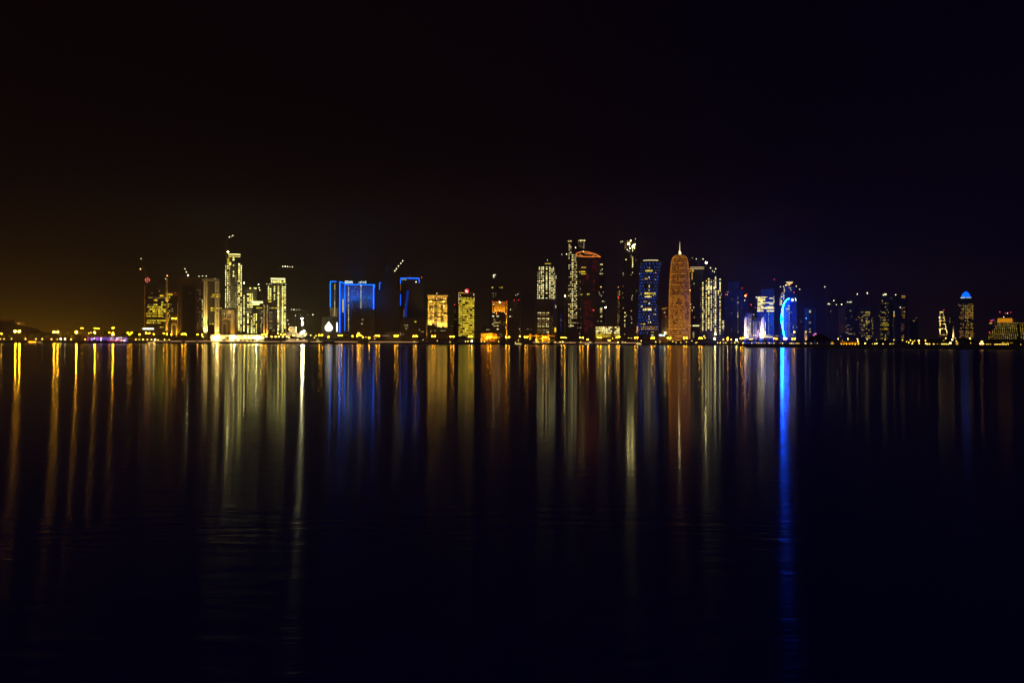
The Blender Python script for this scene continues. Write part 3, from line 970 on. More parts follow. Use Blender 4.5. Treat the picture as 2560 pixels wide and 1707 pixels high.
# hotel outlined in blue tubes
b = Bld('outlined_hotel', 'broad hotel slab outlined in blue light tubes with white roof lettering', 'tower', 890, 2430, TG)
b.box('wall', 861.5, 711, 936.5, None, 'hotel_panel', 0, 34); b.box('front_wing', 847.5, 706, 861.4, None, 'hotel_panel', -3, 32)
b.box('lower_block', 879, 773, 936, None, 'dark_glass', -10, -.2); b.box('link_block', 881, 752, 894.5, 772.9, 'dark_glass', -6, -.3); b.box('lit_panel', 894.6, 738.6, 920, 772.9, 'grey_concrete', -1.2, -.2)
def tube(b, pts, r, mat='blue_tube', d=-.8, name='light_tube'):
    return MB().tube([(b.u(x), d, b.z(y)) for x, y in pts], r * (.62 if mat == 'blue_tube' else 1), 6).obj(name, mat, b.root)
tube(b, [(849.2, 832), (849.2, 705.2)], 1.3, d=-4); tube(b, [(849.2, 705.2), (855, 706.5), (862, 711.2)], 1.0, d=-3.6)
tube(b, [(861.7, 827), (861.7, 711.5)], .6); tube(b, [(862.5, 711.4), (936, 711.4)], 1.0); tube(b, [(936.3, 711.4), (936.3, 718)], .7); tube(b, [(933.6, 712), (933.6, 773)], 1.2)
tube(b, [(857.4, 748.5), (857.4, 781)], 1.0, 'spire_lit', -3.6, 'light_strip')
for px, y0, y1 in ((871, 718, 827), (902, 714, 772)):
    y = y0
    while y < y1:
        if not (755 < y < 763 and px < 880): b.win(px - .8, y - .8, px + .8, y + .8, 'win_white' if (y - y0) < 60 or px < 880 and y > 790 else 'win_pale', -.1 if y < 738 or px < 880 else -1.35)
        y += 3.75
for x, y in ((889.5, 717.5), (884.8, 725.5), (893.5, 729.5), (893.7, 736.5), (879.6, 729.3)): b.win(x - .7, y - .6, x + .7, y + .6, 'win_cool', -.1)
b.win(904.6, 798.2, 908, 799.8, 'win_pale', -10.1); b.win(903.6, 808.4, 905.6, 810, 'win_white', -10.1)
def text(body, x0, x1, yb, yt, b, d, mat, name):
    c = bpy.data.curves.new(name, 'FONT'); c.body = body; c.extrude = .05; c.size = 1; c.align_x = 'LEFT'
    o = bpy.data.objects.new(name, c); COL.objects.link(o)
    dg = bpy.context.evaluated_depsgraph_get(); dg.update()
    me = bpy.data.meshes.new_from_object(o.evaluated_get(dg))
    bpy.data.objects.remove(o); 
    if len(me.vertices) == 0: return None
    xs = [v.co.x for v in me.vertices]; ys = [v.co.y for v in me.vertices]
    sx = (b.u(x1) - b.u(x0)) / (max(xs) - min(xs)); sz = (b.z(yt) - b.z(yb)) / (max(ys) - min(ys))
    for v in me.vertices:
        x, y, z = v.co
        v.co = (b.u(x0) + (x - min(xs)) * sx, d - z * 6, b.z(yb) + (y - min(ys)) * sz)
    me.materials.clear(); me.materials.append(MATS[mat])
    return link(name, me, b.root)
b.glow(890, 704, (0, .3, 1), 350000, (.01, .22, 1), 6, 150); [b.glow(x, 742, (0, 1, 0), 36000, (.0, .2, 1), -32, 150) for x in (858, 880, 902, 924)]  # added blue fill spots: halo above the roof sign, blue cast on the front
text('EZDAN', 862, 881, 708.2, 702.4, b, 1, 'sign_white', 'roof_lettering')
text('\u0646\u0627\u062f\u0632\u0625', 896, 915.2, 708.2, 702.0, b, 1, 'sign_white', 'roof_lettering')
for x in (866, 878, 900, 912): MB().bar((b.u(x), 1.6, b.z(711)), (b.u(x), 1.6, b.z(703)), .15).obj('sign_post', 'dark_metal', b.root)
b.done()
b = Bld('outlined_hotel', 'narrow slab outlined in blue on its outer edge with one column of yellow dots', 'tower', 836, 2440, TG)
b.box('wall', 825, 704, 847.2, 768.4, 'blue_glass', 0, 30); b.box('lower_wall', 825, 768.5, 847, None, 'cream_stone', .1, 30)
tube(b, [(825.3, 768), (825.3, 704)], 1.1); tube(b, [(825.3, 704), (841, 704)], .8)
for i in range(22): b.win(835.5, 709 + i * 3.75, 837.6, 711 + i * 3.75, 'win_yellow' if i < 4 else 'win_dim' if i < 11 else 'win_pale', -.1)
b.flood(836, 800, 836, 782, 1800, (1, .75, .3), 10, 80)
b.done()

# dark tower under construction between the two blue ones
b = Bld('unfinished_tower', 'black unlit stepped tower under construction topped by a thin mast', 'tower', 968, 2450, TG)
b.box('wall', 937.5, 726, 999, None, 'raw_frame', 0, 44); b.box('upper_wall', 948, 702, 992, 725.9, 'raw_frame', 4, 40); b.box('top_wall', 959, 678, 986, 701.9, 'raw_frame', 8, 36)
MB().lathe([(11 * b.k, b.z(677.9)), (8 * b.k, b.z(668)), (3 * b.k, b.z(660)), (.8 * b.k, b.z(652))], 12, (b.u(972), 22)).obj('cupola', 'raw_frame', b.root)
MB().bar((b.u(972), 22, b.z(653)), (b.u(972), 22, b.z(640)), .5, .2).obj('mast', 'dark_metal', b.root)
tube(b, [(948.3, 724), (948.3, 707.6), (952.5, 707)], .7, d=-.6 + 4)
b.box('low_frame', 962, 829, 975, 838, 'cream_stone', -3, -.2)
b.done()
b = Bld('outlined_tower', 'dark tower with a blue tube round its top and a red beacon beside it', 'tower', 1024, 2470, TG)
b.box('wall', 1000.5, 695.5, 1047.5, None, 'dark_glass', 0, 36); b.box('side_slab', 1047.6, 705.5, 1064, None, 'blue_glass', 3, 30)
tube(b, [(1000.8, 708.5), (1000.8, 695.6), (1046, 695.6)], .9); tube(b, [(1046, 695.6), (1047.6, 697), (1047.6, 706.5)], .8)
b.win(1003.5, 698.6, 1008.6, 700, 'win_pale', -.1); b.win(1011, 698.6, 1014.6, 700, 'win_pale', -.1)
tube(b, [(1019, 726), (1017.5, 745), (1015, 765), (1013.6, 793)], 2.6, 'blue_dim', -.3, 'light_strip')
tube(b, [(1001, 710), (1001, 726)], .3, 'win_amber', -.3, 'light_strip')
b.grid([1000.9], 737, 765, 3.2, 1.4, 1.6, 'blue_tube', .9, 1, None, -.2, 'edge_light'); b.grid([1009.5], 766, 797, 3.1, 5, .9, 'win_dim', .9, 2, None, -.1, jitter=.4)
b.light(1039.8, 704.6, 1.5, 'beacon_white', -1); b.light(1053.5, 692.8, 1.2, 'beacon_red', 8); b.light(1023.7, 692.5, .7, 'beacon_red', 8)
MB().bar((b.u(1053.5), 8, b.z(705)), (b.u(1053.5), 8, b.z(693.5)), .3).obj('beacon_mast', 'dark_metal', b.root)
for x, y in ((1012, 761.5), (1019.8, 741.5)): b.win(x - .7, y - .7, x + .7, y + .7, 'win_cool', -.1)
b.done()
b = Bld('dark_building', 'long black building with a few scattered white windows, below the blue-topped tower', 'building', 1030, 2390, LG)
b.box('wall', 1001, 796, 1062, None, 'dark_glass', 0, 34); b.box('low_wing', 962, 829, 1000.9, None, 'grey_concrete', 2, 30)
b.win(1036, 802.6, 1040.6, 805.6, W, -.1)
for x, y in ((1012, 813), (1018, 813), (1014, 819), (1019, 819), (1048.5, 824), (1053, 829), (1057.5, 828.8), (1015.5, 823)): b.win(x - .9, y - .7, x + .9, y + .7, 'win_pale', -.1)
for x in (1001.8, 1008.4): b.win(x - .8, 832.5, x + .8, 838, 'win_dim', -.1)
b.box('lit_beam', 955, 839, 974, 839.9, 'win_dim', -4, -3)
b.done()
# ornate cream floodlit building
b = Bld('ornate_building', 'ornate cream floodlit apartment block with a flared cornice and curved balconies', 'tower', 1094, 2440, TG)
X = lambda q: 1060 + q / 14.93
Y = lambda q: 725 + q / 14.93
b.box('wall', X(140), 741, X(372), None, 'cream_plain', 0, 34); b.box('wall', X(372.5), 741, X(492), None, 'brown_stone', 3, 34); b.box('wall', X(492.5), 741, X(866), None, 'cream_plain', .2, 34)
co = [(b.u(x), b.z(y)) for x, y in ((1067.4, 738.6), (1068.5, 741.2), (1119, 741.2), (1120.4, 738.6), (1119, 738), (1068.6, 738))]
MB().prism(co, -2, 36).obj('cornice', 'cream_plain', b.root)
for x in (1069, 1088.2, 1117.8): MB().lathe([(1.1 * b.k, b.z(738)), (.2 * b.k, b.z(735.8))], 6, (b.u(x), 0)).obj('finial', 'cream_plain', b.root)
for x0, x1 in ((150, 345), (545, 795)):
    MB().prism([(b.u(X(x0)), b.z(Y(415))), (b.u(X(x1) - (1.6 if x0 < 200 else 0)), b.z(Y(415))), (b.u(X(x1) + .1), b.z(Y(470))), (b.u(X(x0 + 25)), b.z(Y(480)))], -3, -.1).obj('balcony', 'cream_plain', b.root)
    b.box('balcony_rail', X(x0 + 15), Y(515), X(x1 - 5), Y(552), 'cream_plain', -2.6, -.1)
    b.win(X(x0 + 15), Y(484), X(x1 - 5), Y(512), 'black_panel', -.05, 'dark_window')
for x in (205, 255, 300, 335, 525, 607, 665, 750): b.win(X(x - 9), Y(305), X(x + 9), Y(382), 'black_panel', -.05, 'dark_window')
for x0, x1, y0, y1 in ((228, 290, 770, 1120), (180, 345, 575, 680), (612, 702, 565, 1230), (505, 540, 560, 890), (365, 480, 560, 690)): b.box('dark_bay', X(x0), Y(y0), X(x1), Y(y1), 'dark_glass', -.35, -.02)
b.box('dark_bay', X(835), Y(250), X(866), Y(540), 'dark_glass', -.35, .15)
rnd = random.Random(5)
for x in (200, 310, 580, 732):
    for k in range(13):
        if rnd.random() < .85: b.win(X(x - 12), Y(660 + k * 64 - 19), X(x + 12), Y(660 + k * 64 + 19), 'black_panel', -.1, 'dark_window')
for x in (400, 455, 520): 
    for k in range(6): b.win(X(x - 11), Y(850 + k * 66 - 17), X(x + 11), Y(850 + k * 66 + 17), 'black_panel', 2.9 if x < 492 else -.05, 'dark_window')
for x, y in ((400, 450), (460, 450), (520, 450), (400, 512), (460, 512), (515, 512), (400, 710), (450, 710), (520, 710), (580, 700), (400, 778), (455, 778), (523, 778), (585, 775), (643, 780), (720, 780), (250, 775), (235, 715), (770, 780)):
    b.win(X(x - 19), Y(y - 18), X(x + 19), Y(y + 18), 'win_yellow', 2.8 if 372 < x < 492 else -.3)
b.win(X(715), Y(570), X(758), Y(612), 'win_white', -.3); b.light(X(147), Y(703), .7, 'beacon_white', -1)
b.box('lit_band', X(290), Y(1035), X(640), Y(1070), 'cream_plain', -1.0, -.36); b.box('band', X(650), Y(898), X(866), Y(930), 'cream_plain', -1.2, -.36); b.box('band', X(145), Y(905), X(372), Y(930), 'cream_plain', -1, -.36)
b.light(1091.6, 733.4, .9, 'beacon_white', 0); MB().bar((b.u(1091.6), 0, b.z(738)), (b.u(1091.6), 0, b.z(734)), .2).obj('mast', 'dark_metal', b.root)
b.light(X(460), Y(310), .9, 'beacon_white', 2)
for x in (1072, 1082, 1092, 1102, 1114):
    b.flood(x, 826, x, 795, 42000, (1, .68, .2), 9, 75)
    b.flood(x, 826, x, 750, 150000, (1, .62, .14), 16, 32)
for x in (1076, 1108): b.flood(x, 758, x, 743, 9000, (1, .62, .15), 7, 100)
b.done()
b = Bld('dark_building', 'black low building with a square stair tower, before the ornate cream block', 'building', 1094, 2380, LG)
b.box('wall', 1069, 825.5, 1120, None, 'dark_glass', 0, 30); b.box('stair_tower', 1078.8, 808, 1085, 825.4, 'dark_glass', 2, 12); b.box('side_wall', 1068.8, 812, 1078.7, 825.4, 'dark_glass', 3, 20); b.box('end_tower', 1127, 814, 1133, None, 'dark_glass', 2, 16); b.box('low_wing', 1120.1, 821, 1126.9, None, 'dark_glass', 1, 20)
b.win(1076, 825.6, 1078.6, 826.8, 'win_pale', -.1); b.win(1085.3, 825.8, 1090, 827, 'win_pale', -.1); b.win(1101, 825.6, 1113.5, 827, 'win_pale', -.1); b.win(1076, 829, 1078, 830.5, 'win_dim', -.1)
b.box('floodlit_pier', 1065, 800, 1068, None, 'cream_plain', -4, 0)
b.flood(1066.5, 843, 1066.5, 820, 3500, (1, .5, .12), 7, 60, -4)
b.done()

# yellow banded office
b = Bld('banded_office', 'office tower striped by bright yellow floors, a red and white crescent emblem on its roof', 'tower', 1166, 2360, TG)
b.box('wall', 1146, 733.6, 1185.8, None, 'dark_glass', 0, 34); b.box('roof_band', 1145.6, 731, 1186.2, 733.5, 'gold_metal', -.5, 35)
b.box('roof_light', 1145.8, 731.4, 1160, 733.2, 'gold_lit', -.9, -.55); b.box('roof_light', 1161, 731.2, 1170.6, 733.4, 'sign_coral', -.9, -.55)
b.box('edge_light', 1145.6, 733.7, 1146.6, 760, 'win_dim', -.6, -.05)
rnd = random.Random(11)
y = 748.6
while y < 846:
    x = 1146.6
    for x1 in (1150.5, 1156.3, 1162, 1166.5, 1171, 1175.3, 1180.6, 1185.4):
        gap = .9 if x1 in (1156.3, 1175.3) else .35
        if rnd.random() < .94: b.win(x, y - 1.45 + rnd.uniform(0, .3), x1 - gap, y + 1.35, 'win_yellow', -.1)
        x = x1
    y += 4.29
for x0, x1 in ((1147, 1149), (1151, 1155.5), (1158, 1165), (1167, 1172), (1175, 1178)): b.win(x0, 743.4, x1, 746, 'win_yellow', -.1)
b.win(1152.5, 742.5, 1156, 762, 'win_yellow', -.2); b.win(1184.2, 743, 1185.6, 753, 'win_pale', -.2)
b.light(1184, 736.4, 1.0, 'beacon_white', -1); b.light(1150.3, 738.2, .8, 'beacon_white', -1)
MB().bar((b.u(1150.6), 2, b.z(731)), (b.u(1150.6), 2, b.z(727.6)), .25).obj('mast', 'win_dim', b.root)
cx, cz = b.u(1166.8), b.z(727)
MB().bar((cx, 4, b.z(731)), (cx, 4, cz), .4).obj('emblem_post', 'dark_metal', b.root)
MB().prism(stroke(arcpts(cx - .3 * b.k, cz - .2 * b.k, 4.4 * b.k, 165, -55, 14), 3.4 * b.k), 2.4, 3.4).obj('emblem_crescent', 'sign_red', b.root)
MB().prism(stroke([(cx - 4.6 * b.k, cz - .3 * b.k), (cx - 1 * b.k, cz - .3 * b.k), (cx + 1.6 * b.k, cz - 2.6 * b.k)], 3.2 * b.k), 2.0, 2.35).obj('emblem_body', 'screen_white', b.root)
b.light(1179.4, 852.4, 1.5, 'lamp_white', -14)
b.done()
b = Bld('dark_tower', 'narrow unlit tower with a red beacon, just west of the yellow-striped office', 'tower', 1138, 2560, TG)
b.box('wall', 1134, 765, 1144, None, 'dark_glass', 0, 26)
for x, y in ((1137.5, 772.5), (1138.2, 779), (1136.5, 798), (1139, 798), (1142, 798.5), (1137, 780)): b.win(x - .5, y - .5, x + .5, y + .5, 'win_amber', -.1)
b.light(1136, 762, 1.1, 'beacon_red', 2); MB().bar((b.u(1136), 2, b.z(765)), (b.u(1136), 2, b.z(762.5)), .2).obj('mast', 'dark_metal', b.root)
b.done()

# dark tower behind the golden frame
b = Bld('unfinished_tower', 'tall dark tower with three white lights near its top, behind the golden framed tower', 'tower', 1240, 2620, TG)
b.box('wall', 1224, 680, 1256, None, 'raw_frame', 0, 36); b.box('upper_wall', 1228, 674, 1250, 679.9, 'raw_frame', 6, 28)
for x, y in ((1233, 688.6), (1236.7, 687.3), (1234.2, 692.6)): b.light(x, y, 1.3, 'beacon_white', -1)
for x0, x1, y in ((1228.4, 1232.6, 718.8), (1248, 1251, 718.8), (1253, 1256, 718.8)): b.win(x0, y - 1, x1, y + 1, 'win_yellow', -.1)
b.grid([1230, 1233, 1236, 1239], 733, 744, 2.7, 1.6, 1.2, 'win_dim', .55, 3, None, -.1); b.win(1255, 692, 1256, 693.4, 'win_dim', -.1)
b.done()
b = Bld('golden_framed_tower', 'tower with a golden floodlit frame, louvred crown and a round white lamp on top', 'tower', 1249, 2420, TG)
X = lambda q: 1190 + q / 13.067
Y = lambda q: 740 + q / 13.067
b.box('wall', 1232, 757.5, 1266, None, 'dark_glass', 4, 34); b.box('top_beam', 1230.2, 754.4, 1264.6, 757.4, 'gold_metal', 0, 36)
b.box('frame_pier', 1230.2, 757.5, 1232.6, 784.5, 'gold_metal', -.2, 8); b.box('frame_pier', 1264.7, 753.8, 1268, None, 'gold_metal', -.4, 36)
b.box('inner_pier', 1235.6, 757.5, 1236.8, 781, 'gold_metal', .2, 4); b.box('inner_pier', 1261.2, 757.5, 1262.2, 781, 'gold_metal', .2, 4); b.box('centre_pier', 1246.6, 757.5, 1248, 779, 'gold_metal', .1, 4); b.box('centre_pier', 1250, 757.5, 1250.8, 779, 'gold_metal', .1, 4)
for i in range(7):
    y = 759.8 + i * 3.02
    b.box('louvre', 1236.9, y, 1246.5, y + 1.55, 'gold_metal', .6, 3.9); b.box('louvre', 1250.9, y, 1261.1, y + 1.55, 'gold_metal', .6, 3.9)
b.win(1254, 758.6, 1261, 760.2, 'led_red', .4)
b.light(1249, 756.2, 2.3, 'beacon_white', -2.6); b.light(1247.6, 752, .9, 'beacon_orange', 1); b.light(1231, 753.6, .8, 'beacon_red', 2); b.light(1266.6, 753, .8, 'beacon_red', 2)
for x, y in ((1234.2, 761), (1234.8, 781), (1260.8, 781), (1264.2, 784.8), (1248.2, 776.8), (1264, 818.5)): b.light(x, y, .9, 'beacon_orange' if x > 1264 else 'beacon_white', -1)
for x in (1241, 1255): b.flood(x, 783, x, 768, 16000, (1, .55, .08), 9, 95)
b.flood(1232, 788, 1232, 770, 7000, (1, .5, .06), 7, 70); b.flood(1266.3, 846, 1266.3, 815, 32000, (1, .5, .06), 7, 60); b.flood(1266.3, 815, 1266.3, 785, 24000, (1, .5, .06), 6, 70); b.flood(1266.3, 790, 1266.3, 765, 12000, (1, .5, .06), 6, 70)
b.done()
b = Bld('office_building', 'black glass office with broken rows of yellow windows, before the golden framed tower', 'building', 1247, 2390, TG)
b.box('wall', 1229, 785, 1263.8, None, 'dark_glass', 0, 22); b.box('upper_wall', 1238, 780.5, 1261, 784.9, 'dark_glass', 1, 20)
R = (1190, 740, 13.067)
b.rows([(657, [(525, 590), (665, 748)]), (870, [(565, 590), (597, 622), (638, 662), (675, 710), (718, 795)]), (920, [(518, 575)]), (973, [(568, 590), (597, 625), (638, 662), (675, 740)]), (1083, [(678, 732)])], 28, 'win_pale', R, -.1)
b.rows([(705, [(570, 588), (680, 708)]), (765, [(570, 630)]), (822, [(570, 590), (612, 640), (780, 800)]), (870, [(900, 918)]), (928, [(808, 835), (898, 918)]), (1240, [(745, 830)]), (1292, [(800, 865), (740, 760)])], 24, 'win_dim', R, -.1)
b.light(1241, 783.8, .9, 'beacon_orange', -1)
b.done()
b = Bld('dark_building', 'small black flat-roofed block with three white dots above the golden arcade', 'building', 1217, 2400, LG)
b.box('wall', 1204, 815.5, 1228.8, None, 'dark_glass', 0, 24); b.box('low_wing', 1188, 826.5, 1203.9, None, 'brown_stone', 3, 20)
for x in (1216.5, 1220, 1223.8): b.win(x - .9, 823, x + .9, 825.4, 'win_pale', -.1)
b.done()
# golden arcade
b = Bld('arcade_building', 'golden floodlit two-storey arcade with slim columns and open arches', 'building', 1223, 2310, LG)
b.box('back_wall', 1203, 835, 1243, None, 'gold_metal', 7, 12)
def arch2(x0, x1, ytop, ybot, n=6):
    r = (x1 - x0) / 2; c = (x0 + x1) / 2
    return [(x0, ybot)] + [(c - r * math.cos(math.pi * i / n), ytop + r - r * math.sin(math.pi * i / n)) for i in range(n + 1)] + [(x1, ybot)]
pts = lambda l: [(b.u(x), b.z(y)) for x, y in l]
archwall('upper_front', 1202, 1231, 833, 841.6, [arch2(1204.3 + i * 3.9, 1206.4 + i * 3.9, 836.5, 840.8) for i in range(6)], 0, 1.2, 'gold_metal')
b.box('tower_front', 1226, 831.6, 1230.6, 833, 'gold_metal', -.3, 6); b.box('terrace', 1231.1, 841, 1250, 845, 'gold_metal', -1, 6)
for i in range(6): b.box('column', 1202.3 + i * 3.95, 845.2, 1203.5 + i * 3.95, None, 'pale_wall', -.6, .6)
b.box('gallery', 1202, 844, 1231, 845.1, 'gold_metal', -1, 6)
for x in (1232.5, 1235.5, 1238.5, 1241.5): b.box('upper_column', x - .35, 835.5, x + .35, 840.9, 'gold_metal', 0, .8)
b.box('upper_beam', 1231.1, 834.4, 1243, 835.4, 'gold_metal', -.2, 1)
for x in (1236, 1246.5): b.box('column', x - .8, 845.1, x + .8, None, 'gold_metal', 0, 1.2)
for x in (1203, 1211, 1246.6): b.light(x, 853.6, .6, 'lamp_globe', -3)
for x in (1206, 1216, 1226, 1238): b.flood(x, 850, x, 838, 13000, (1, .5, .05), 12, 100)
b.done()
# dark towers before the bulging white-windowed one
b = Bld('dark_tower', 'faint dark tower with twin red beacons, just east of the golden framed tower', 'tower', 1286, 2580, TG)
b.box('wall', 1270, 748, 1298, None, 'raw_frame', 0, 34); b.box('upper_wall', 1278, 738, 1296, 747.9, 'raw_frame', 5, 28)
b.light(1285, 750.5, .9, 'beacon_red', -1); b.light(1296, 750, .9, 'beacon_red', -1)
for x, y in ((1289, 737.4), (1294.6, 735)): b.light(x, y, .6, 'beacon_white', 6)
b.light(1275.8, 773.6, .9, 'beacon_white', -1); b.light(1274.8, 791.2, 1.1, 'beacon_white', -1); b.win(1274, 790.6, 1281, 791.5, 'win_dim', -.1); b.win(1292, 790.8, 1296, 791.6, 'win_dim', -.1)
b.grid([1281, 1286, 1291], 756, 780, 6, 1.2, 1, 'win_dim', .25, 8, None, -.1)
b.done()
b = Bld('dark_tower', 'plain unlit slab beside the tower with the bulging waist of white windows', 'tower', 1318, 2520, TG)
b.box('wall', 1302, 738, 1336, None, 'dark_glass', 0, 36); b.box('upper_wall', 1308, 734, 1330, 737.9, 'dark_glass', 5, 30)
for x in (1317.5, 1319.8, 1329): b.win(x - .8, 822, x + .8, 823.6, 'win_dim', -.1)
b.light(1298.4, 822.8, .7, 'beacon_white', 0); 
b.done()
# golden beams pavilion
b = Bld('beam_pavilion', 'orange floodlit open frame of beams and posts at the water front', 'building', 1348, 2320, LG)
b.box('roof_beam', 1310, 838.7, 1388, 840.6, 'gold_metal', 0, 3); b.box('low_beam', 1340, 845.2, 1374, 846.8, 'gold_metal', -.4, 2.4); b.box('low_beam', 1342, 850.5, 1369, 851.6, 'gold_metal', -.6, 2)
for x, y0, y1 in ((1326, 835.3, 848), (1340.8, 835, None), (1356.2, 834.6, None), (1371, 834.8, 849)): b.box('post', x - 1.7, y0, x + 1.7, y1, 'gold_metal', -.8, 3.6)
b.box('back_wall', 1336, 848.6, 1390, None, 'grey_concrete', 14, 20); b.box('end_post', 1385.5, 839, 1387, 848, 'brown_stone', .4, 2)
for x in (1315, 1326, 1341, 1356, 1371): b.flood(x, 853, x, 843, 13000, (1, .5, .05), 12, 100)
b.done()
# bulging tower with white windows
b = Bld('bulging_tower', 'slim tower swelling at mid height, its upper half full of white windows', 'tower', 1365.5, 2450, TG)
prof = [(21, 868), (24, 850), (25, 760), (24.5, 720), (24.5, 700), (22.5, 680), (20.5, 664)]
MB().lathe([(r * b.k, b.z(y) if y < 868 else 0.0) for r, y in prof], 36, (0, 24 * b.k * .7), 1, .7).obj('wall', 'dark_glass', b.root)
MB().lathe([(14 * b.k, b.z(663.9)), (12 * b.k, b.z(657.5))], 24, (0, 24 * b.k * .7), 1, .7).obj('crown', 'raw_frame', b.root)
rnd = random.Random(21)
for c in (230, 250, 276, 300, 345, 388, 415, 435, 452):
    y = 460
    while y < 870:
        px, py = zx(ZE, c), zy(ZE, y)
        rr = 20.5 + 4 * min(1, max(0, (py - 664) / 40))
        if abs(px - 1365.5) < rr - .5 and rnd.random() < (.8 if c in (230, 415, 452) else .92):
            t = (px - 1365.5) / rr
            yy = 24 * b.k * .7 - rr * b.k * .7 * math.sqrt(1 - t * t) - .2
            b.raw(b.u(px), yy, b.z(py), (3.3 if c in (300, 345, 388) else 2.5) * b.k, 2.2 * b.k, 'win_white', 'window', .3, math.atan2(.7 * t, math.sqrt(1 - t * t)))
        y += 22.4
for y in (905, 955, 975, 998, 1020): b.win(zx(ZE, 233), zy(ZE, y) - 1.2, zx(ZE, 247), zy(ZE, y) + 1.2, 'win_white', 3)
b.win(zx(ZE, 322), 657.6, zx(ZE, 400), 659.8, 'win_yellow', 5); b.light(1368, 650, .7, 'beacon_white', 8); MB().bar((b.u(1368), 8, b.z(657.5)), (b.u(1368), 8, b.z(650)), .25).obj('mast', 'dark_metal', b.root)
b.win(1388.6, 763, 1389.6, 769.5, 'win_pale', 6); b.win(1389, 688, 1390, 697, 'win_pale', 6)
b.done()
b = Bld('office_building', 'dark office block with dotted rows of dim windows in front of the bulging white tower', 'building', 1364, 2390, TG)
b.box('wall', 1342, 751, 1384, None, 'dark_glass', 0, 14)
for y in (1055, 1080, 1130, 1160, 1185, 1205, 1232, 1280, 1308):
    b.rows([(y, [(230, 250), (256, 275), (290, 305), (308, 325), (338, 352), (358, 378)])], 10, 'win_pale' if y in (1130, 1232, 1055) else 'win_dim', ZE, -.1)
b.rows([(1135, [(362, 376)]), (1232, [(340, 352), (358, 374)]), (1308, [(340, 352), (358, 374)]), (1205, [(340, 350)])], 13, 'win_white', ZE, -.1)
b.grid([382, 395, 412, 425], 1130, 1310, 26, 8, 6, 'win_dim', .3, 4, ZE, -.1)
b.win(1386, 819, 1390, 829.5, 'win_yellow', -.3); b.box('side_wing', 1384.1, 800, 1391, None, 'dark_glass', 0, 14)
b.done()
b = Bld('dark_building', 'thin dark building with faint blue vertical strips, west of the twin-topped tower', 'tower', 1402, 2500, TG)
b.box('wall', 1392, 762, 1411, None, 'blue_glass', 0, 30)
b.box('light_strip', 1402.2, 785, 1403, 830, 'blue_dim', -.4, -.02)
for x, y in ((1407, 802), (1411, 809), (1412, 759.5), (1401.5, 800), (1402, 813)): b.win(x - .9, y - .6, x + .9, y + .6, 'win_dim', -.1)
b.light(1412.5, 740, 1.2, 'lamp_work', -1); MB().bar((b.u(1412.5), -1, 0), (b.u(1412.5), -1, b.z(741)), .35).obj('lamp_pole', 'lamp_metal', b.root)
b.done()
# twin-topped tower full of yellow windows
b = Bld('window_grid_tower', 'very tall slab dense with small yellow windows, its top split in two', 'tower', 1428, 2520, TG)
b.box('wall', 1415, 634, 1443, None, 'dark_glass', 0, 36); b.box('upper_wall', 1416.5, 600.5, 1430, 633.9, 'dark_glass', .4, 30)
b.grid([624, 636, 657, 662], 120, 120, 30, 12, 16, 'win_pale', 1, 1, ZE, .3); b.grid([640, 660], 146, 266, 23, 14, 14, 'win_pale', .8, 2, ZE, .3)
b.rows([(278, [(630, 668)]), (302, [(632, 664), (672, 716)]), (325, [(672, 688), (690, 704)])], 15, 'win_pale', ZE, .3)
b.grid([637], 300, 1245, 22.2, 15, 13, 'win_pale', .55, 4, ZE, -.1, jitter=.4); b.grid([661], 300, 1245, 22.2, 15, 12, 'win_pale', .6, 5, ZE, -.1, jitter=.4)
b.grid([684], 300, 1140, 22.2, 24, 14, 'win_pale', .93, 6, ZE, -.1, jitter=.35); b.grid([716, 735], 300, 1140, 22.2, 15, 13, 'win_pale', .68, 7, ZE, -.1, jitter=.4)
b.rows([(1185, [(640, 735)]), (1225, [(640, 672), (672, 700)])], 10, 'win_pale', ZE, -.1)
for x, y in ((720, 205), (603, 290)): b.light(zx(ZE, x), zy(ZE, y), 1.5, 'beacon_white', -1)
b.light(zx(ZE, 543), zy(ZE, 292), .8, 'beacon_white', 4)
b.done()
b = Bld('window_grid_tower', 'tall slim slab with a lit top rising behind the tower with the glowing roof ring', 'tower', 1453, 2560, TG)
b.box('wall', 1443.8, 600, 1464, None, 'dark_glass', 0, 34)
b.rows([(112, [(755, 772), (778, 800), (806, 822), (826, 848)])], 17, 'win_pale', ZE, -.1)
b.grid([765, 790, 812, 830], 138, 210, 20, 13, 8, 'win_dim', .6, 3, ZE, -.1); b.win(1458.2, 608, 1459.4, 622, 'win_dim', -.1)
b.grid([756, 742, 785, 795], 350, 1300, 60, 9, 14, 'win_dim', .6, 4, ZE, -.1)
b.done()
# ring-topped tower
b = Bld('ring_topped_tower', 'dark tower with deep red window glow under a slanting orange roof ring', 'tower', 1468, 2440, TG)
prof = [(20, None), (20.5, 790), (22.5, 740), (27, 690), (30, 645)]
k0 = 30 * b.k
body = MB()
prof2 = [(1474, 20, 0.0), (1474, 20.5, b.z(790)), (1472, 23.5, b.z(740)), (1470, 27.5, b.z(690)), (1469.6, 30, b.z(646))]
nn = 36
for c, r, zz in prof2:
    for i in range(nn):
        t = 2 * math.pi * i / nn
        sl = (6 * b.kz * -math.cos(t)) if zz == prof2[-1][2] else 0
        body.v.append((b.u(c) + r * b.k * math.cos(t), k0 * .8 + r * b.k * .8 * math.sin(t), zz + sl))
for j in range(len(prof2) - 1):
    for i in range(nn): body.f.append((j * nn + i, j * nn + (i + 1) % nn, (j + 1) * nn + (i + 1) % nn, (j + 1) * nn + i))
body.f.append(tuple(range((len(prof2) - 1) * nn, len(prof2) * nn)))
body.obj('wall', 'dark_glass', b.root)
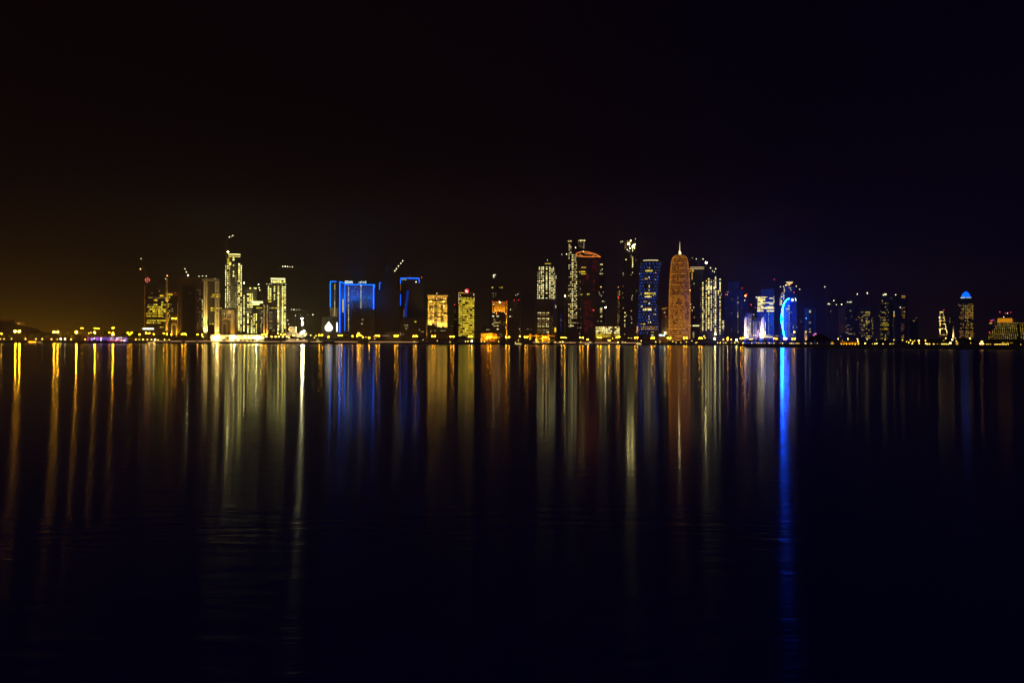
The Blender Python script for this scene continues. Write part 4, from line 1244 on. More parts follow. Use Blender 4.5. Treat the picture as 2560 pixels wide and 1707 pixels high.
def pix(l, d): return [(b.u(zx(ZE, x)), dd, b.z(zy(ZE, y))) for (x, y), dd in zip(l, d)]
ring = [(1048, 322), (1000, 285), (960, 268), (900, 245), (850, 236), (800, 236), (760, 248), (735, 262), (728, 282), (740, 300), (770, 312), (830, 318), (900, 322), (960, 322), (1000, 318), (1040, 320)]
dep = [12, 26, 34, 42, 46, 46, 40, 32, 24, 16, 10, 6, 3, 3, 6, 11]
MB().tube(pix(ring, dep), .95, 6).obj('roof_ring', 'neon_orange', b.root)
MB().tube(pix([(835, 264), (880, 268), (935, 274)], [30, 30, 30]), .8, 6).obj('ring_bar', 'neon_orange', b.root)
MB().tube(pix([(770, 272), (780, 285), (808, 298)], [24, 22, 20]), .6, 6).obj('ring_bar', 'orange_lit', b.root)
MB().tube(pix([(965, 288), (950, 308), (918, 322)], [16, 12, 8]), .7, 6).obj('ring_bar', 'neon_orange', b.root)
b.light(zx(ZE, 824), zy(ZE, 236), 1.3, 'beacon_white', 44)
MB().bar((b.u(1463), 24, b.z(642)), (b.u(1458), 44, b.z(625)), .4).obj('ring_post', 'dark_metal', b.root)
MB().bar((b.u(1476), 24, b.z(645)), (b.u(1484), 20, b.z(636)), .4).obj('ring_post', 'dark_metal', b.root)
def front(px, py):
    for (c0, r0, z0), (c1, r1, z1) in zip(prof2, prof2[1:]):
        if z0 <= b.z(py) <= z1 + 1e-3:
            q = (b.z(py) - z0) / (z1 - z0)
            c, r = c0 + (c1 - c0) * q, r0 + (r1 - r0) * q
            t = max(-.97, min(.97, (px - c) / r))
            return k0 * .8 - r * b.k * .8 * math.sqrt(1 - t * t) - .2, math.atan2(.8 * t, math.sqrt(1 - t * t))
    return k0 * .8 - 24 * b.k * .8, 0
rnd = random.Random(8)
for c, a0, a1, pr in ((848, 905, 1320, .9), (875, 905, 1320, .8), (912, 905, 1250, .6), (938, 1000, 1250, .4), (860, 370, 720, .45), (880, 560, 760, .6), (962, 375, 760, .6), (820, 560, 700, .4), (790, 460, 560, .5), (990, 360, 520, .4)):
    y = a0
    while y < a1:
        if rnd.random() < pr:
            px, py = zx(ZE, c + rnd.uniform(-5, 5)), zy(ZE, y)
            d, yaw = front(px, py)
            b.raw(b.u(px), d, b.z(py), rnd.uniform(3, 5.5) * b.k, 1.5 * b.k, 'win_red', 'window', .3, yaw)
        y += 23.5
for x0, x1, y, m in ((795, 858, 462, 'win_amber'), (768, 782, 518, W), (790, 850, 517, W), (790, 862, 545, W), (778, 820, 813, W), (873, 886, 812, W), (892, 906, 810, W)):
    d, yaw = front(zx(ZE, (x0 + x1) / 2), zy(ZE, y)); b.raw(b.u(zx(ZE, (x0 + x1) / 2)), d - .3, b.z(zy(ZE, y)), (x1 - x0) / 5.225 * b.k, (3.2 if y in (517, 518) else 2.2) * b.k, m, 'window', .3, yaw)
b.light(zx(ZE, 960), zy(ZE, 1019), 1.5, 'beacon_red', front(zx(ZE, 960), zy(ZE, 1019))[0] - 1)
for x, y in ((1463, 757), (1462, 787), (1464, 774), (1463, 811), (1467, 816), (1450.3, 721), (1450.6, 793), (1451, 770), (1449.8, 704), (1448.5, 834)): 
    d, yaw = front(px, y); b.win(x - .6, y - 1.6, x + .6, y + 1.6, 'win_dim', d - 1)
b.done()
b = Bld('dark_tower', 'dark tower with scattered yellow windows right beside the ring-topped tower', 'tower', 1501, 2500, TG)
b.box('wall', 1492, 655, 1513, None, 'dark_glass', 0, 32)
for x0, x1, y in ((1046, 1056, 424), (1062, 1078, 424), (1064, 1078, 487), (1036, 1060, 545), (1064, 1082, 545), (1046, 1064, 718), (1036, 1046, 813)): b.win(zx(ZE, x0), zy(ZE, y) - 1.3, zx(ZE, x1), zy(ZE, y) + 1.3, 'win_pale', -.1)
for x, y in ((1031, 785), (1087, 785), (1060, 835), (1017, 582), (1050, 505), (1008, 910), (1102, 910), (1010, 672)): b.win(zx(ZE, x) - 1, zy(ZE, y) - 1, zx(ZE, x) + 1, zy(ZE, y) + 1, 'win_cool', -.1)
b.rows([(990, [(1044, 1080)]), (1008, [(1044, 1072)]), (1027, [(1044, 1070)]), (1048, [(1044, 1072)]), (1105, [(1046, 1072)]), (1088, [(1062, 1074)]), (1165, [(1054, 1064)]), (905, [(1068, 1090)]), (1165, [(1004, 1020)]), (1105, [(1000, 1012)]), (1030, [(1002, 1015)]), (1048, [(1000, 1015)])], 9, 'win_pale', ZE, -.1)
b.done()
b = Bld('banded_low_office', 'low wide office with six bright bands of windows on the shore', 'building', 1518, 2350, LG)
b.box('wall', 1488, 815.5, 1549.5, None, 'grey_concrete', 0, 26)
rnd = random.Random(31)
for i in range(6):
    y = zy(ZE, 1246 + i * 23.6); x = 1489.5
    while x < 1549:
        w = rnd.choice((2.2, 3.4, 4.6, 6))
        if rnd.random() < (.93 if not 1525 < x < 1534 else .5): b.win(x, y - 1.3, min(x + w - .5, 1549), y + 1.3, 'win_white' if i < 4 else 'win_yellow', -.1)
        x += w
b.light(1513.4, 768.8, 1.6, 'lamp_white', -6, 'tall_lamp'); MB().bar((b.u(1513.4), -6, 0), (b.u(1513.4), -6, b.z(769)), .5, .3, 8).obj('lamp_pole', 'lamp_metal', b.root)
b.done()
# dark construction tower with a blazing top
b = Bld('unfinished_tower', 'tall dark tower with blazing work lights on its scaffolded top', 'tower', 1576, 2470, TG)
b.box('wall', 1551, 680, 1594, None, 'raw_frame', 0, 40); b.box('upper_wall', 1558, 624, 1592, 679.9, 'raw_frame', 2, 36)
sc = MB()
for x in (1561, 1567, 1573, 1580, 1587): sc.bar((b.u(x), 6, b.z(624)), (b.u(x), 6, b.z(607 - (x - 1561) * .1)), .35)
for y in (604, 610, 617): sc.bar((b.u(1558), 6, b.z(y)), (b.u(1590), 6, b.z(y)), .3)
sc.obj('scaffold', 'crane_paint', b.root)
MB().bar((b.u(1576), 8, b.z(612)), (b.u(1576), 8, b.z(578)), .5, .15).obj('spire', 'dark_metal', b.root)
MB().prism([(b.u(x), b.z(y)) for x, y in ((1572, 602), (1576, 595), (1577.5, 600), (1577, 607), (1571, 606))], 7, 10).obj('lift_head', 'crane_paint', b.root)
for x, y, r, m in ((1571, 609.6, 2.0, 'lamp_work'), (1581.6, 615.2, 2.0, 'lamp_work'), (1585.5, 610.8, 1.0, 'lamp_white'), (1576, 601.5, .8, 'lamp_white'), (1568, 602, .6, 'beacon_white'), (1588, 597.2, .8, 'beacon_white'), (1551.5, 605.5, .6, 'beacon_white'), (1574, 620, .9, 'lamp_white'), (1585, 620, .8, 'lamp_white'), (1567.4, 624, 1.1, 'beacon_white'), (1580.6, 623, 1.2, 'beacon_white'), (1572, 627.6, .8, 'beacon_white'), (1580.6, 627.6, .8, 'beacon_white')):
    b.light(x, y, r, m, 1.0 if y > 618 else 4, 'work_light')
b.grid([318], 328, 460, 25, 16, 17, 'win_white', 1, 1, ZF, 1.8); b.grid([298], 305, 330, 25, 8, 8, 'win_pale', 1, 1, ZF, 1.8)
for x, y in ((232, 360), (318, 530), (298, 562), (362, 368), (220, 1055), (218, 1107), (218, 1157), (218, 1205), (218, 1232), (318, 830), (310, 857), (310, 882), (298, 1107), (310, 1135), (308, 1187), (370, 768), (196, 540), (194, 566), (196, 706), (188, 798), (196, 857), (198, 995), (303, 1030), (216, 1335), (368, 1310), (240, 1090)):
    q = 2.4 if (x, y) in ((232, 360), (318, 530)) or x in (220, 218) else 1.6
    b.win(zx(ZF, x) - q / 2, zy(ZF, y) - q / 2, zx(ZF, x) + q / 2, zy(ZF, y) + q / 2, 'win_white' if q > 2 else 'win_pale', 1.8 if zy(ZF, y) < 680 else -.1)
b.done()
b = Bld('slim_tower', 'slim dark tower with yellow lights and one red lamp, before the scaffolded tower', 'tower', 1547, 2430, TG)
b.box('wall', 1543.4, 718, 1551, None, 'dark_glass', 0, 24)
b.grid([148], 740, 825, 16, 14, 9, 'win_yellow', .9, 2, ZF, -.1); b.grid([130, 145], 790, 1230, 27, 7, 9, 'win_amber', .7, 3, ZF, -.1); b.grid([128], 1000, 1230, 15, 6, 7, 'win_pale', .6, 5, ZF, -.1)
b.light(1545.6, 743, 1.3, 'beacon_red', -1); b.light(1545.3, 717.6, .7, 'beacon_orange', -1)
b.done()
# blue diamond tower
b = Bld('blue_lit_tower', 'waisted round tower covered in staggered blue lights with yellow floor bands', 'tower', 1624, 2420, TG)
def bl(py):
    q = (py - 649) / 187
    return 1600.5 - 5.5 * min(1, q * 1.8) + (0 if q < .8 else -1.5), 1654.5 - 12 * math.sin(min(1, q / .62) * math.pi / 2) + 6.5 * max(0, (q - .55) / .45) ** 1.4
nn = 40; body = MB(); ys = [836, 815, 790, 765, 740, 715, 690, 670, 652]
for j, y in enumerate(ys):
    x0, x1 = bl(y); r = (x1 - x0) / 2 * b.k; c = b.u((x0 + x1) / 2)
    for i in range(nn):
        t = 2 * math.pi * i / nn
        body.v.append((c + r * math.cos(t), 25 * b.k * .9 + r * .9 * math.sin(t), 0.0 if j == 0 else b.z(y)))
for j in range(len(ys) - 1):
    for i in range(nn): body.f.append((j * nn + i, j * nn + (i + 1) % nn, (j + 1) * nn + (i + 1) % nn, (j + 1) * nn + i))
body.f.append(tuple(range((len(ys) - 1) * nn, len(ys) * nn)))
body.obj('wall', 'blue_glass', b.root)
def bfront(px, py):
    x0, x1 = bl(py); r = (x1 - x0) / 2; t = max(-.96, min(.96, (px - (x0 + x1) / 2) / r))
    return 25 * b.k * .9 - r * b.k * .9 * math.sqrt(1 - t * t) - .2, math.atan2(.9 * t, math.sqrt(1 - t * t))
rnd = random.Random(77)
for j in range(23):
    py = 659.5 + j * 7.85
    for i in range(9):
        ang = math.radians(-84 + (i + (.5 if j % 2 else 0)) * 19.5)
        x0, x1 = bl(py); px = (x0 + x1) / 2 + math.sin(ang) * (x1 - x0) / 2
        if abs(ang) > 1.42 or rnd.random() < .04: continue
        d, yaw = bfront(px, py)
        b.raw(b.u(px), d, b.z(py), 2.1 * b.k, 3.6 * b.k, 'win_blue', 'blue_light', .3, yaw)
Z5 = (1590, 640, 7.84)
for x0, x1, y, hh, m in ((172, 322, 290, 30, W), (165, 232, 445, 24, 'win_amber'), (160, 385, 732, 34, W), (225, 268, 768, 16, 'win_amber'), (165, 305, 797, 22, 'win_white'), (150, 215, 890, 18, 'win_amber'), (130, 300, 1050, 28, 'win_white'), (172, 302, 1018, 10, 'win_amber'), (90, 110, 985, 22, 'win_white'), (113, 128, 985, 22, 'win_white'), (132, 180, 1334, 22, W), (90, 108, 1332, 22, W), (230, 252, 1298, 22, 'win_white'), (275, 290, 1298, 18, 'win_white'), (50, 74, 343, 26, 'win_pale'), (245, 268, 578, 20, 'win_white'), (248, 266, 604, 16, 'win_white'), (240, 262, 668, 20, 'win_pale'), (108, 124, 460, 20, 'win_cool'), (364, 384, 460, 20, 'win_cool'), (245, 262, 420, 20, 'win_white'), (250, 268, 232, 18, 'win_white'), (244, 270, 928, 20, 'win_white'), (337, 352, 1140, 18, 'win_pale'), (368, 384, 1140, 18, 'win_pale'), (330, 352, 768, 22, W), (365, 384, 1050, 18, 'win_cool'), (368, 392, 325, 16, 'win_amber'), (86, 104, 740, 24, W), (246, 262, 1180, 14, 'win_pale'), (248, 264, 1238, 14, 'win_pale'), (286, 300, 515, 12, 'win_amber')):
    n = max(1, round((x1 - x0) / 36))
    for i in range(n):
        px, py = 1590 + (x0 + (i + .5) * (x1 - x0) / n) / 7.84, 640 + y / 7.84
        d, yaw = bfront(px, py); b.raw(b.u(px), d - .15, b.z(py), (x1 - x0) / n * .9 / 7.84 * b.k, hh / 7.84 * b.k, m, 'window', .3, yaw)
for i in range(9):
    for yq in (1392, 1428):
        px, py = 1604 + i * 4.7, 640 + yq / 7.84; d, yaw = bfront(px, py); b.raw(b.u(px), d - .1, b.z(py), 3.4 * b.k, (1.4 if yq < 1400 else 2.2) * b.k, 'win_amber', 'window', .3, yaw)
for x, y in ((1629, 830), (1633, 830.5), (1638, 831), (1642, 830), (1632, 838), (1637, 837.5), (1641, 838), (1629, 838.5), (1645, 835)): d, yaw = bfront(x, 835); b.win(x - 1.4, y - 1, x + 1.4, y + 1, 'win_yellow' if y < 835 else 'win_cool', d - 12)
b.box('entrance_block', 1626, 827, 1648, None, 'dark_glass', -11.5, 2)
x0, x1 = bl(652)
MB().tube([(b.u(1627.5) + 25.6 * b.k * math.sin(math.radians(a)), 25 * b.k * .9 - 25.6 * .9 * b.k * math.cos(math.radians(a)), b.z(651.2) + .5) for a in range(-50, 48, 7)], 1.0, 5).obj('crown_light', 'win_white', b.root)
b.light(1642, 650.6, 1.0, 'beacon_white', 8); b.win(1591.8, 816, 1594.5, 829, 'win_amber', 0); b.box('side_fin', 1591.4, 815, 1595, None, 'gold_metal', .2, 4)
b.done()
b = Bld('amber_building', 'small amber floodlit building with a crooked roof crane, between the blue and the domed towers', 'building', 1662, 2450, TG)
b.box('wall', 1654, 775, 1671, None, 'brown_stone', 0, 26); b.box('front_wall', 1663, 790, 1670.6, None, 'cream_stone', -3, -.1)
MB().tube([(b.u(x), 2, b.z(y)) for x, y in ((1654, 772.4), (1660, 771.2), (1664, 771), (1667.6, 769))], .7, 5).obj('roof_arm', 'gold_lit', b.root); MB().bar((b.u(1667.6), 2, b.z(775)), (b.u(1667.6), 2, b.z(769)), .4).obj('arm_post', 'dark_metal', b.root)
b.win(1659.4, 780.6, 1663, 781.8, 'win_pale', -.1); b.win(1660, 774, 1662, 775.4, 'led_red', -.1); b.light(1663.4, 791, .9, 'beacon_red', -4)
b.flood(1667, 842, 1667, 815, 3800, (1, .55, .1), 8, 65, -3); b.flood(1660, 842, 1660, 820, 3800, (1, .6, .15), 8, 65)
b.light(1662.2, 832.4, 1.3, 'lamp_white', -5)
b.done()
b = Bld('lit_sign', 'glowing white script sign above a low wall beside the domed orange tower', 'sign', 1655, 2330, None)
wv = [(b.u(1640 + x / 58.8), b.z(825 + y / 58.8)) for x, y in ((400, 620), (470, 640), (490, 760), (560, 740), (570, 600), (640, 590), (700, 700), (760, 720), (800, 620), (870, 610), (890, 760), (1040, 760), (1110, 650), (1200, 600), (1280, 720), (1290, 870), (1000, 860), (850, 850), (760, 900), (660, 880), (600, 830), (490, 860), (430, 800))]
MB().prism(wv, -.4, .2).obj('lettering', 'sign_white', b.root)
b.box('panel', 1646, 842.4, 1670, 843.6, 'parapet_stone', .3, 3); b.box('low_wall', 1646, 843.7, 1671, None, 'stone_quay', .5, 3)
for x in (1649, 1660): MB().bar((b.u(x), .5, b.z(842.5)), (b.u(x), .5, b.z(839)), .12).obj('sign_post', 'dark_metal', b.root)
b.done()
# domed orange tower
b = Bld('domed_tower', 'tall orange bullet-shaped tower wrapped in glowing rings, a bright needle on its dome', 'tower', 1698.6, 2390, TG)
prof = [(27.2, None), (27.2, 830), (27.2, 760), (26.6, 725), (25.4, 700), (23.6, 674), (22, 658), (20.2, 647), (17, 641), (12, 636.5), (5, 633)]
def burj_r(py):
    q = [(r, y if y else 858) for r, y in prof]
    for (r0, y0), (r1, y1) in zip(q, q[1:]):
        if y1 <= py <= y0: return r0 + (r1 - r0) * (y0 - py) / (y0 - y1)
    return 5
yc = 27.2 * b.k
MB().lathe([((r - .7) * b.k, b.z(y) if y else 0.0) for r, y in prof], 48, (0, yc)).obj('wall', 'brown_screen', b.root, True)
rib = MB()
for i in range(72):
    t = 2 * math.pi * (i + .5) / 72
    if math.sin(t) > .35: continue
    pl = []
    for py in (852, 830, 795, 760, 725, 700, 674, 658, 647, 641, 636.5):
        r = burj_r(py) * b.k
        pl.append((r * math.cos(t), yc + r * math.sin(t), b.z(py)))
    rib.tube(pl, .16, 3)
rib.obj('light_lattice', 'lattice_lit', b.root)
rnd = random.Random(42)
py, j = 849.6, 0
while py > 637:
    r = burj_r(py) * b.k
    seg = []
    a0 = -1.52
    while a0 < 1.5:
        da = rnd.uniform(.06, .2); a1 = min(1.52, a0 + da)
        mid = abs((a0 + a1) / 2 + .04)
        low = py > 795
        on = .92 if low else (.8 if mid < .5 else .55)
        if py < 700: on = .75
        if mid > 1.1: on = 1
        if rnd.random() < on: seg.append((a0, a1 - .015))
        a0 = a1
    ring = MB()
    for a, c in seg:
        m = max(2, int((c - a) / .07) + 1)
        k = len(ring.v)
        for q in range(m + 1):
            an = a + (c - a) * q / m
            for rr, dz in ((r + .35, -.42), (r + .35, .42)):
                ring.v.append((rr * math.sin(an), yc - rr * math.cos(an), b.z(py) + dz))
        for q in range(m): ring.f.append((k + 2 * q, k + 2 * q + 2, k + 2 * q + 3, k + 2 * q + 1))
    if ring.v: ring.obj('light_ring', 'ring_bright' if py > 790 and j % 2 == 0 else 'orange_lit' if py > 735 or j % 3 == 0 else 'ring_dim', b.root)
    py -= 4.6; j += 1
MB().tube([(0, yc, b.z(633.5)), (0, yc, b.z(628)), (0, yc, b.z(618)), (0, yc, b.z(601))], [2.6, 1.7, .8, .15], 8).obj('spire', 'spire_lit', b.root)
b.light(1699.3, 629.6, 1.8, 'lamp_white', yc - 4, 'spire_lamp')
b.light(1725, 724.6, 1.5, 'beacon_orange', yc - 2, 'wall_lamp')
for y in range(0, 9): b.win(1725, 0, 1725, 0, 'win_dim') if False else None
b.done()
# towers behind and east of the dome
b = Bld('dark_tower', 'dark slab with two thin golden lines across its top, behind the domed tower', 'tower', 1742, 2520, TG)
b.box('wall', 1724, 670, 1758, None, 'dark_glass', 0, 34)
for y0, y1 in ((667.6, 668.6), (671.4, 672.4)): b.box('light_line', 1723 if y0 > 670 else 1725, y0, 1760, y1, 'spire_lit', -.7, -.1)
MB().tube([(b.u(x), -1, b.z(y)) for x, y in ((1723, 680), (1727, 676.5), (1733, 675))], .9, 5).obj('light_line', 'gold_lit', b.root); b.win(1730, 676, 1734, 679, 'win_yellow', -.4); b.box('light_line', 1728.6, 681.5, 1730.6, 699, 'gold_lit', -.7, -.1)
for x, y in ((1122, 675), (1078, 943), (1075, 987), (1120, 985), (1099, 1024), (1125, 1114), (1078, 1225)): b.win(zx(ZF, x) - 1.1, zy(ZF, y) - 1.1, zx(ZF, x) + 1.1, zy(ZF, y) + 1.1, 'win_pale', -.1)
b.win(1731.5, 812.8, 1748, 815.4, 'win_white', -.2); b.rows([(1310, [(1105, 1128)]), (1330, [(1105, 1128)]), (1352, [(1105, 1128)]), (1375, [(1105, 1128)])], 9, 'win_pale', ZF, -.1)
b.light(1739.8, 646.6, 1.1, 'beacon_white', 10); b.light(1757, 647.3, 1.2, 'beacon_white', 10)
b.done()
b = Bld('stepped_tower', 'stepped tower packed with white windows, a glaring lamp over its shoulder', 'tower', 1777, 2440, TG)
b.box('wall', 1754, 706, 1804, None, 'dark_glass', 2, 38); b.box('centre_wall', 1765, 694, 1792, None, 'dark_glass', 0, 1.9); b.box('upper_wall', 1766, 676, 1791, 705.9, 'dark_glass', 4, 32); b.box('side_wall', 1792.5, 696, 1803, 705.9, 'dark_glass', 4, 30); b.box('top_wall', 1770, 668, 1788, 675.9, 'raw_frame', 8, 26); b.box('annex', 1803.5, 800, 1811, None, 'dark_glass', 5, 20)
for c, w, y0, y1, pr, m, d in ((1237, 18, 662, 1290, .9, 'win_white', 1.9), (1253, 10, 770, 1200, .35, 'win_pale', 1.9), (1210, 8, 730, 1330, .5, 'win_dim', 1.9), (1282, 12, 640, 1300, .82, 'win_white', -.1), (1314, 24, 612, 1300, .9, 'win_white', -.1), (1347, 15, 612, 1300, .88, 'win_white', -.1), (1352, 10, 760, 1260, .4, 'win_pale', -.2), (1376, 10, 640, 1260, .6, 'win_pale', -.1), (1402, 22, 592, 1340, .85, 'win_white', -.1), (1418, 12, 800, 1340, .6, 'win_dim', -.1), (1440, 14, 770, 850, .9, 'win_white', 1.9), (1462, 18, 618, 1330, .88, 'win_white', 1.9), (1480, 10, 770, 850, .8, 'win_pale', 1.9), (1472, 9, 1000, 1300, .6, 'win_dim', 1.9)):
    b.grid([c], y0, y1, 22.2, w, 15, m, pr, c, ZF, d if zy(ZF, y0) > 694 or d < 0 else d, jitter=.2)
b.grid([1300, 1330, 1345, 1385], 720, 745, 21, 20, 17, 'win_white', 1, 3, ZF, -.2)
b.grid([1495, 1508], 1165, 1275, 21, 16, 14, 'win_white', .85, 5, ZF, 4.9)
for x, y in ((1336, 467), (1362, 510), (1408, 596), (1404, 480), (1388, 520)): b.light(zx(ZF, x), zy(ZF, y), 1.2 if y < 500 else .9, 'beacon_white', 3)
b.light(1764.6, 656, 2.0, 'lamp_work', 12); MB().bar((b.u(1764.6), 12, b.z(694)), (b.u(1764.6), 12, b.z(657)), .6).obj('lamp_mast', 'dark_metal', b.root)
b.light(1788, 835, 1.7, 'lamp_white', -8)
b.done()
# dim violet-dark tower
b = Bld('dark_tower', 'wide dim tower with faint vertical light seams and red beacons, west of the floodlit fins', 'tower', 1834, 2520, TG)
b.box('wall', 1811, 725, 1857, None, 'dark_glass', 0, 34); b.box('upper_wall', 1820, 703.5, 1848, 724.9, 'raw_frame', 6, 28)
for y in (705, 713.5): b.box('light_line', 1822, y - .4, 1848, y + .4, 'win_dim', 5.4, 5.9) if y > 720 else None
for x0, x1, y, m in ((1843.6, 1845, 744, 'win_dim'), (1843.4, 1845.4, 756, 'win_white'), (1843.6, 1844.8, 782.6, 'win_pale'), (1843.4, 1845.2, 788, 'win_white'), (1843.4, 1845.2, 791.4, 'win_white'), (1828, 1829.6, 783.6, 'win_dim'), (1829, 1830.6, 748, 'win_dim'), (1844, 1845.2, 818, 'win_dim'), (1844.6, 1845.8, 829.6, 'win_pale'), (1828, 1829, 824, 'win_dim')): b.win(x0, y - 1.6, x1, y + 1.6, m, -.1)
b.box('light_seam', 1844.1, 742, 1844.6, 830, 'win_dim', -.3, -.05)
b.light(1814, 736.3, 1.1, 'beacon_red', -1); b.light(1818, 736.2, .7, 'beacon_white', -1); b.win(1816.6, 729.3, 1822, 730.6, 'win_dim', -.1); b.light(1854.4, 720.2, .9, 'beacon_red', 6)
b.done()
b = Bld('lamp_tower', 'thin dark tower carrying a big yellow lamp and a red beacon', 'tower', 1864, 2560, TG)
b.box('wall', 1859.5, 741, 1869, None, 'dark_glass', 0, 20)
b.light(1863.2, 739.4, 2.6, 'beacon_orange', -1); b.light(1866.4, 735.2, 1.2, 'beacon_red', 4); b.light(1861.4, 750.8, 1.0, 'beacon_white', -1)
MB().bar((b.u(1868.4), 6, b.z(741)), (b.u(1868.4), 6, b.z(728)), .25).obj('mast', 'lamp_metal', b.root)
b.done()
# floodlit fins
b = Bld('finned_building', 'building of tall tapering fins floodlit cream from below, with an arched entrance', 'tower', 1888, 2400, TG)
X = lambda q: 1840 + q / 13.07
Y = lambda q: 740 + q / 13.07
b.box('wall', X(270), Y(560), X(520), None, 'blue_glass', 6, 30); b.box('centre_wall', X(520.5), Y(800), X(770), None, 'blue_glass', 8, 30); b.box('wall', X(770.5), Y(620), X(975), None, 'blue_glass', 6, 30)
def fin(xs, name='fin', d0=0, d1=5.9, mat='pale_wall'):
    return MB().prism([(b.u(X(x)), b.z(Y(y)) if y < 1400 else 0.0) for x, y in xs], d0, d1).obj(name, mat, b.root)
fin([(266, 1500), (272, 700), (296, 680), (345, 690), (352, 1500)]); fin([(376, 1500), (384, 700), (402, 670), (408, 1500)])
fin([(768, 1500), (776, 830), (788, 830), (796, 1500)]); fin([(800, 1500), (815, 900), (853, 660), (866, 700), (868, 1500)]); fin([(884, 1500), (890, 700), (900, 690), (918, 1500)]); fin([(945, 1500), (953, 850), (964, 850), (974, 1500)])
fin([(568, 1300), (575, 830), (588, 830), (590, 1300)], 'pylon', 3, 7.9); fin([(640, 1300), (646, 830), (656, 830), (660, 1300)], 'pylon', 3, 7.9)
fin([(280, 690), (280, 655), (402, 655), (402, 668)], 'frame_beam', 2, 5, 'cream_stone')
for (x0, x1) in ((533, 604), (618, 690)): fin([(x0, 1420), (x0 + 25, 1270), (x1 - 25, 1270), (x1, 1420), (x1 - 22, 1420), (x1 - 30, 1350), (x0 + 30, 1350), (x0 + 22, 1420)], 'arch', 0, 4)
fin([(545, 1290), (560, 1262), (665, 1262), (680, 1290)], 'lintel', -.6, 2.6)
for i in range(9):
    y = Y(1105 + i * 29); b.box('ledge', X(685 if i > 1 else 700), y - .55, X(748), y + .55, 'pale_wall', 2, 7.9)
for i in range(5): b.box('ledge', X(425), Y(1230 + i * 33) - .6, X(520), Y(1230 + i * 33) + .4, 'pale_wall', 2, 5.9)
for i, y in enumerate((645, 752, 802, 865, 900, 960, 1010, 1060, 1115, 1168, 1222)): b.win(X(440 if i < 6 else 432), Y(y - 15), X(472), Y(y + 15), 'win_white' if y > 700 else 'win_dim', 5.9)
b.win(X(366), Y(574), X(396), Y(590), 'win_dim', 5.9); b.win(X(560), Y(585), X(588), Y(615), 'win_white', 7.9); b.win(X(562), Y(690), X(582), Y(705), 'win_dim', 7.9); b.rows([(748, [(585, 625), (640, 672)])], 16, 'win_dim', (1840, 740, 13.07), 7.9)
b.win(X(485), Y(1290), X(540), Y(1330), W, 5); b.win(X(425), Y(1385), X(540), Y(1425), 'win_white', 1.8)
for x, hgt, w in ((309, 730, 1), (392, 760, .5), (782, 880, .4), (840, 720, 1), (903, 800, .6), (959, 900, .45)):
    b.flood(X(x), 850, X(x), 834, 32000 * w, (1, .8, .4), 6, 75); b.flood(X(x), 850, X(x), 812, 105000 * w, (1, .78, .4), 8, 36)
for x in (570, 655): b.flood(X(x), 850, X(x), 838, 4000, (1, .68, .28), 8, 80)
b.flood(X(718), 850, X(718), 832, 7000, (1, .72, .3), 10, 60); b.flood(X(470), 850, X(470), 836, 7000, (1, .72, .3), 9, 60); b.flood(X(580), 846, X(580), 815, 6000, (1, .8, .5), 5, 40, 3); b.flood(X(650), 846, X(650), 815, 6000, (1, .75, .5), 5, 40, 3)
b.done()
b = Bld('podium_building', 'low podium with two white window bands at the foot of the white-banded office', 'building', 1923, 2385, LG)
b.box('wall', 1914.5, 837, 1934, None, 'blue_glass', 0, 16)
for x0, x1, y in ((1915, 1921, 839.2), (1922.6, 1927, 838.8), (1929, 1933, 839.5), (1915, 1932, 842.8), (1938, 1946, 839.6)): b.win(x0, y - .9, x1, y + .9, 'win_white' if y > 842 or x0 < 1928 else 'win_dim', -.1)
b.done()
b = Bld('lit_office_tower', 'office tower whose top third shines in stepped white bands, a column of dots below', 'tower', 1914, 2500, TG)
b.box('wall', 1892, 741, 1935, None, 'blue_glass', 0, 34); b.box('roof_fin', 1902, 722, 1934, 740.9, 'raw_frame', 6, 28)
b.rows([(590, [(805, 950)]), (612, [(805, 950), (1020, 1090)]), (640, [(810, 945)]), (665, [(805, 898)]), (690, [(805, 1090)]), (714, [(805, 945), (1020, 1090)]), (740, [(805, 898)]), (765, [(812, 830), (870, 915), (935, 1090)]), (788, [(805, 862), (868, 1090)]), (812, [(808, 862), (868, 898)]), (836, [(805, 862), (868, 920), (970, 1095)])], 17, 'win_white', ZG, -.1, split=8)
b.rows([(587, [(950, 982)]), (765, [(838, 862)])], 8, 'win_pale', ZG, -.1)
for y in (585, 635, 660, 682, 787, 838): b.win(zx(ZG, 1097), zy(ZG, y) - 1.2, zx(ZG, 1107), zy(ZG, y) + 1.2, 'win_white', -.1)
b.grid([1007], 860, 1260, 24, 13, 12, 'win_cool', .9, 4, ZG, -.1); b.light(zx(ZG, 787), zy(ZG, 592), 1.1, 'beacon_white', -1)
rnd = random.Random(4)
for i in range(18): x, y = rnd.uniform(1923, 1933), rnd.uniform(785, 835); b.win(x - 1.5, y - .5, x + 1.5, y + .5, 'win_steel', -.1) if rnd.random() < .4 else None
b.light(1877.4, 761.6, 1.4, 'beacon_red', 4); b.light(1888, 769.3, .8, 'beacon_red', -1)
b.done()
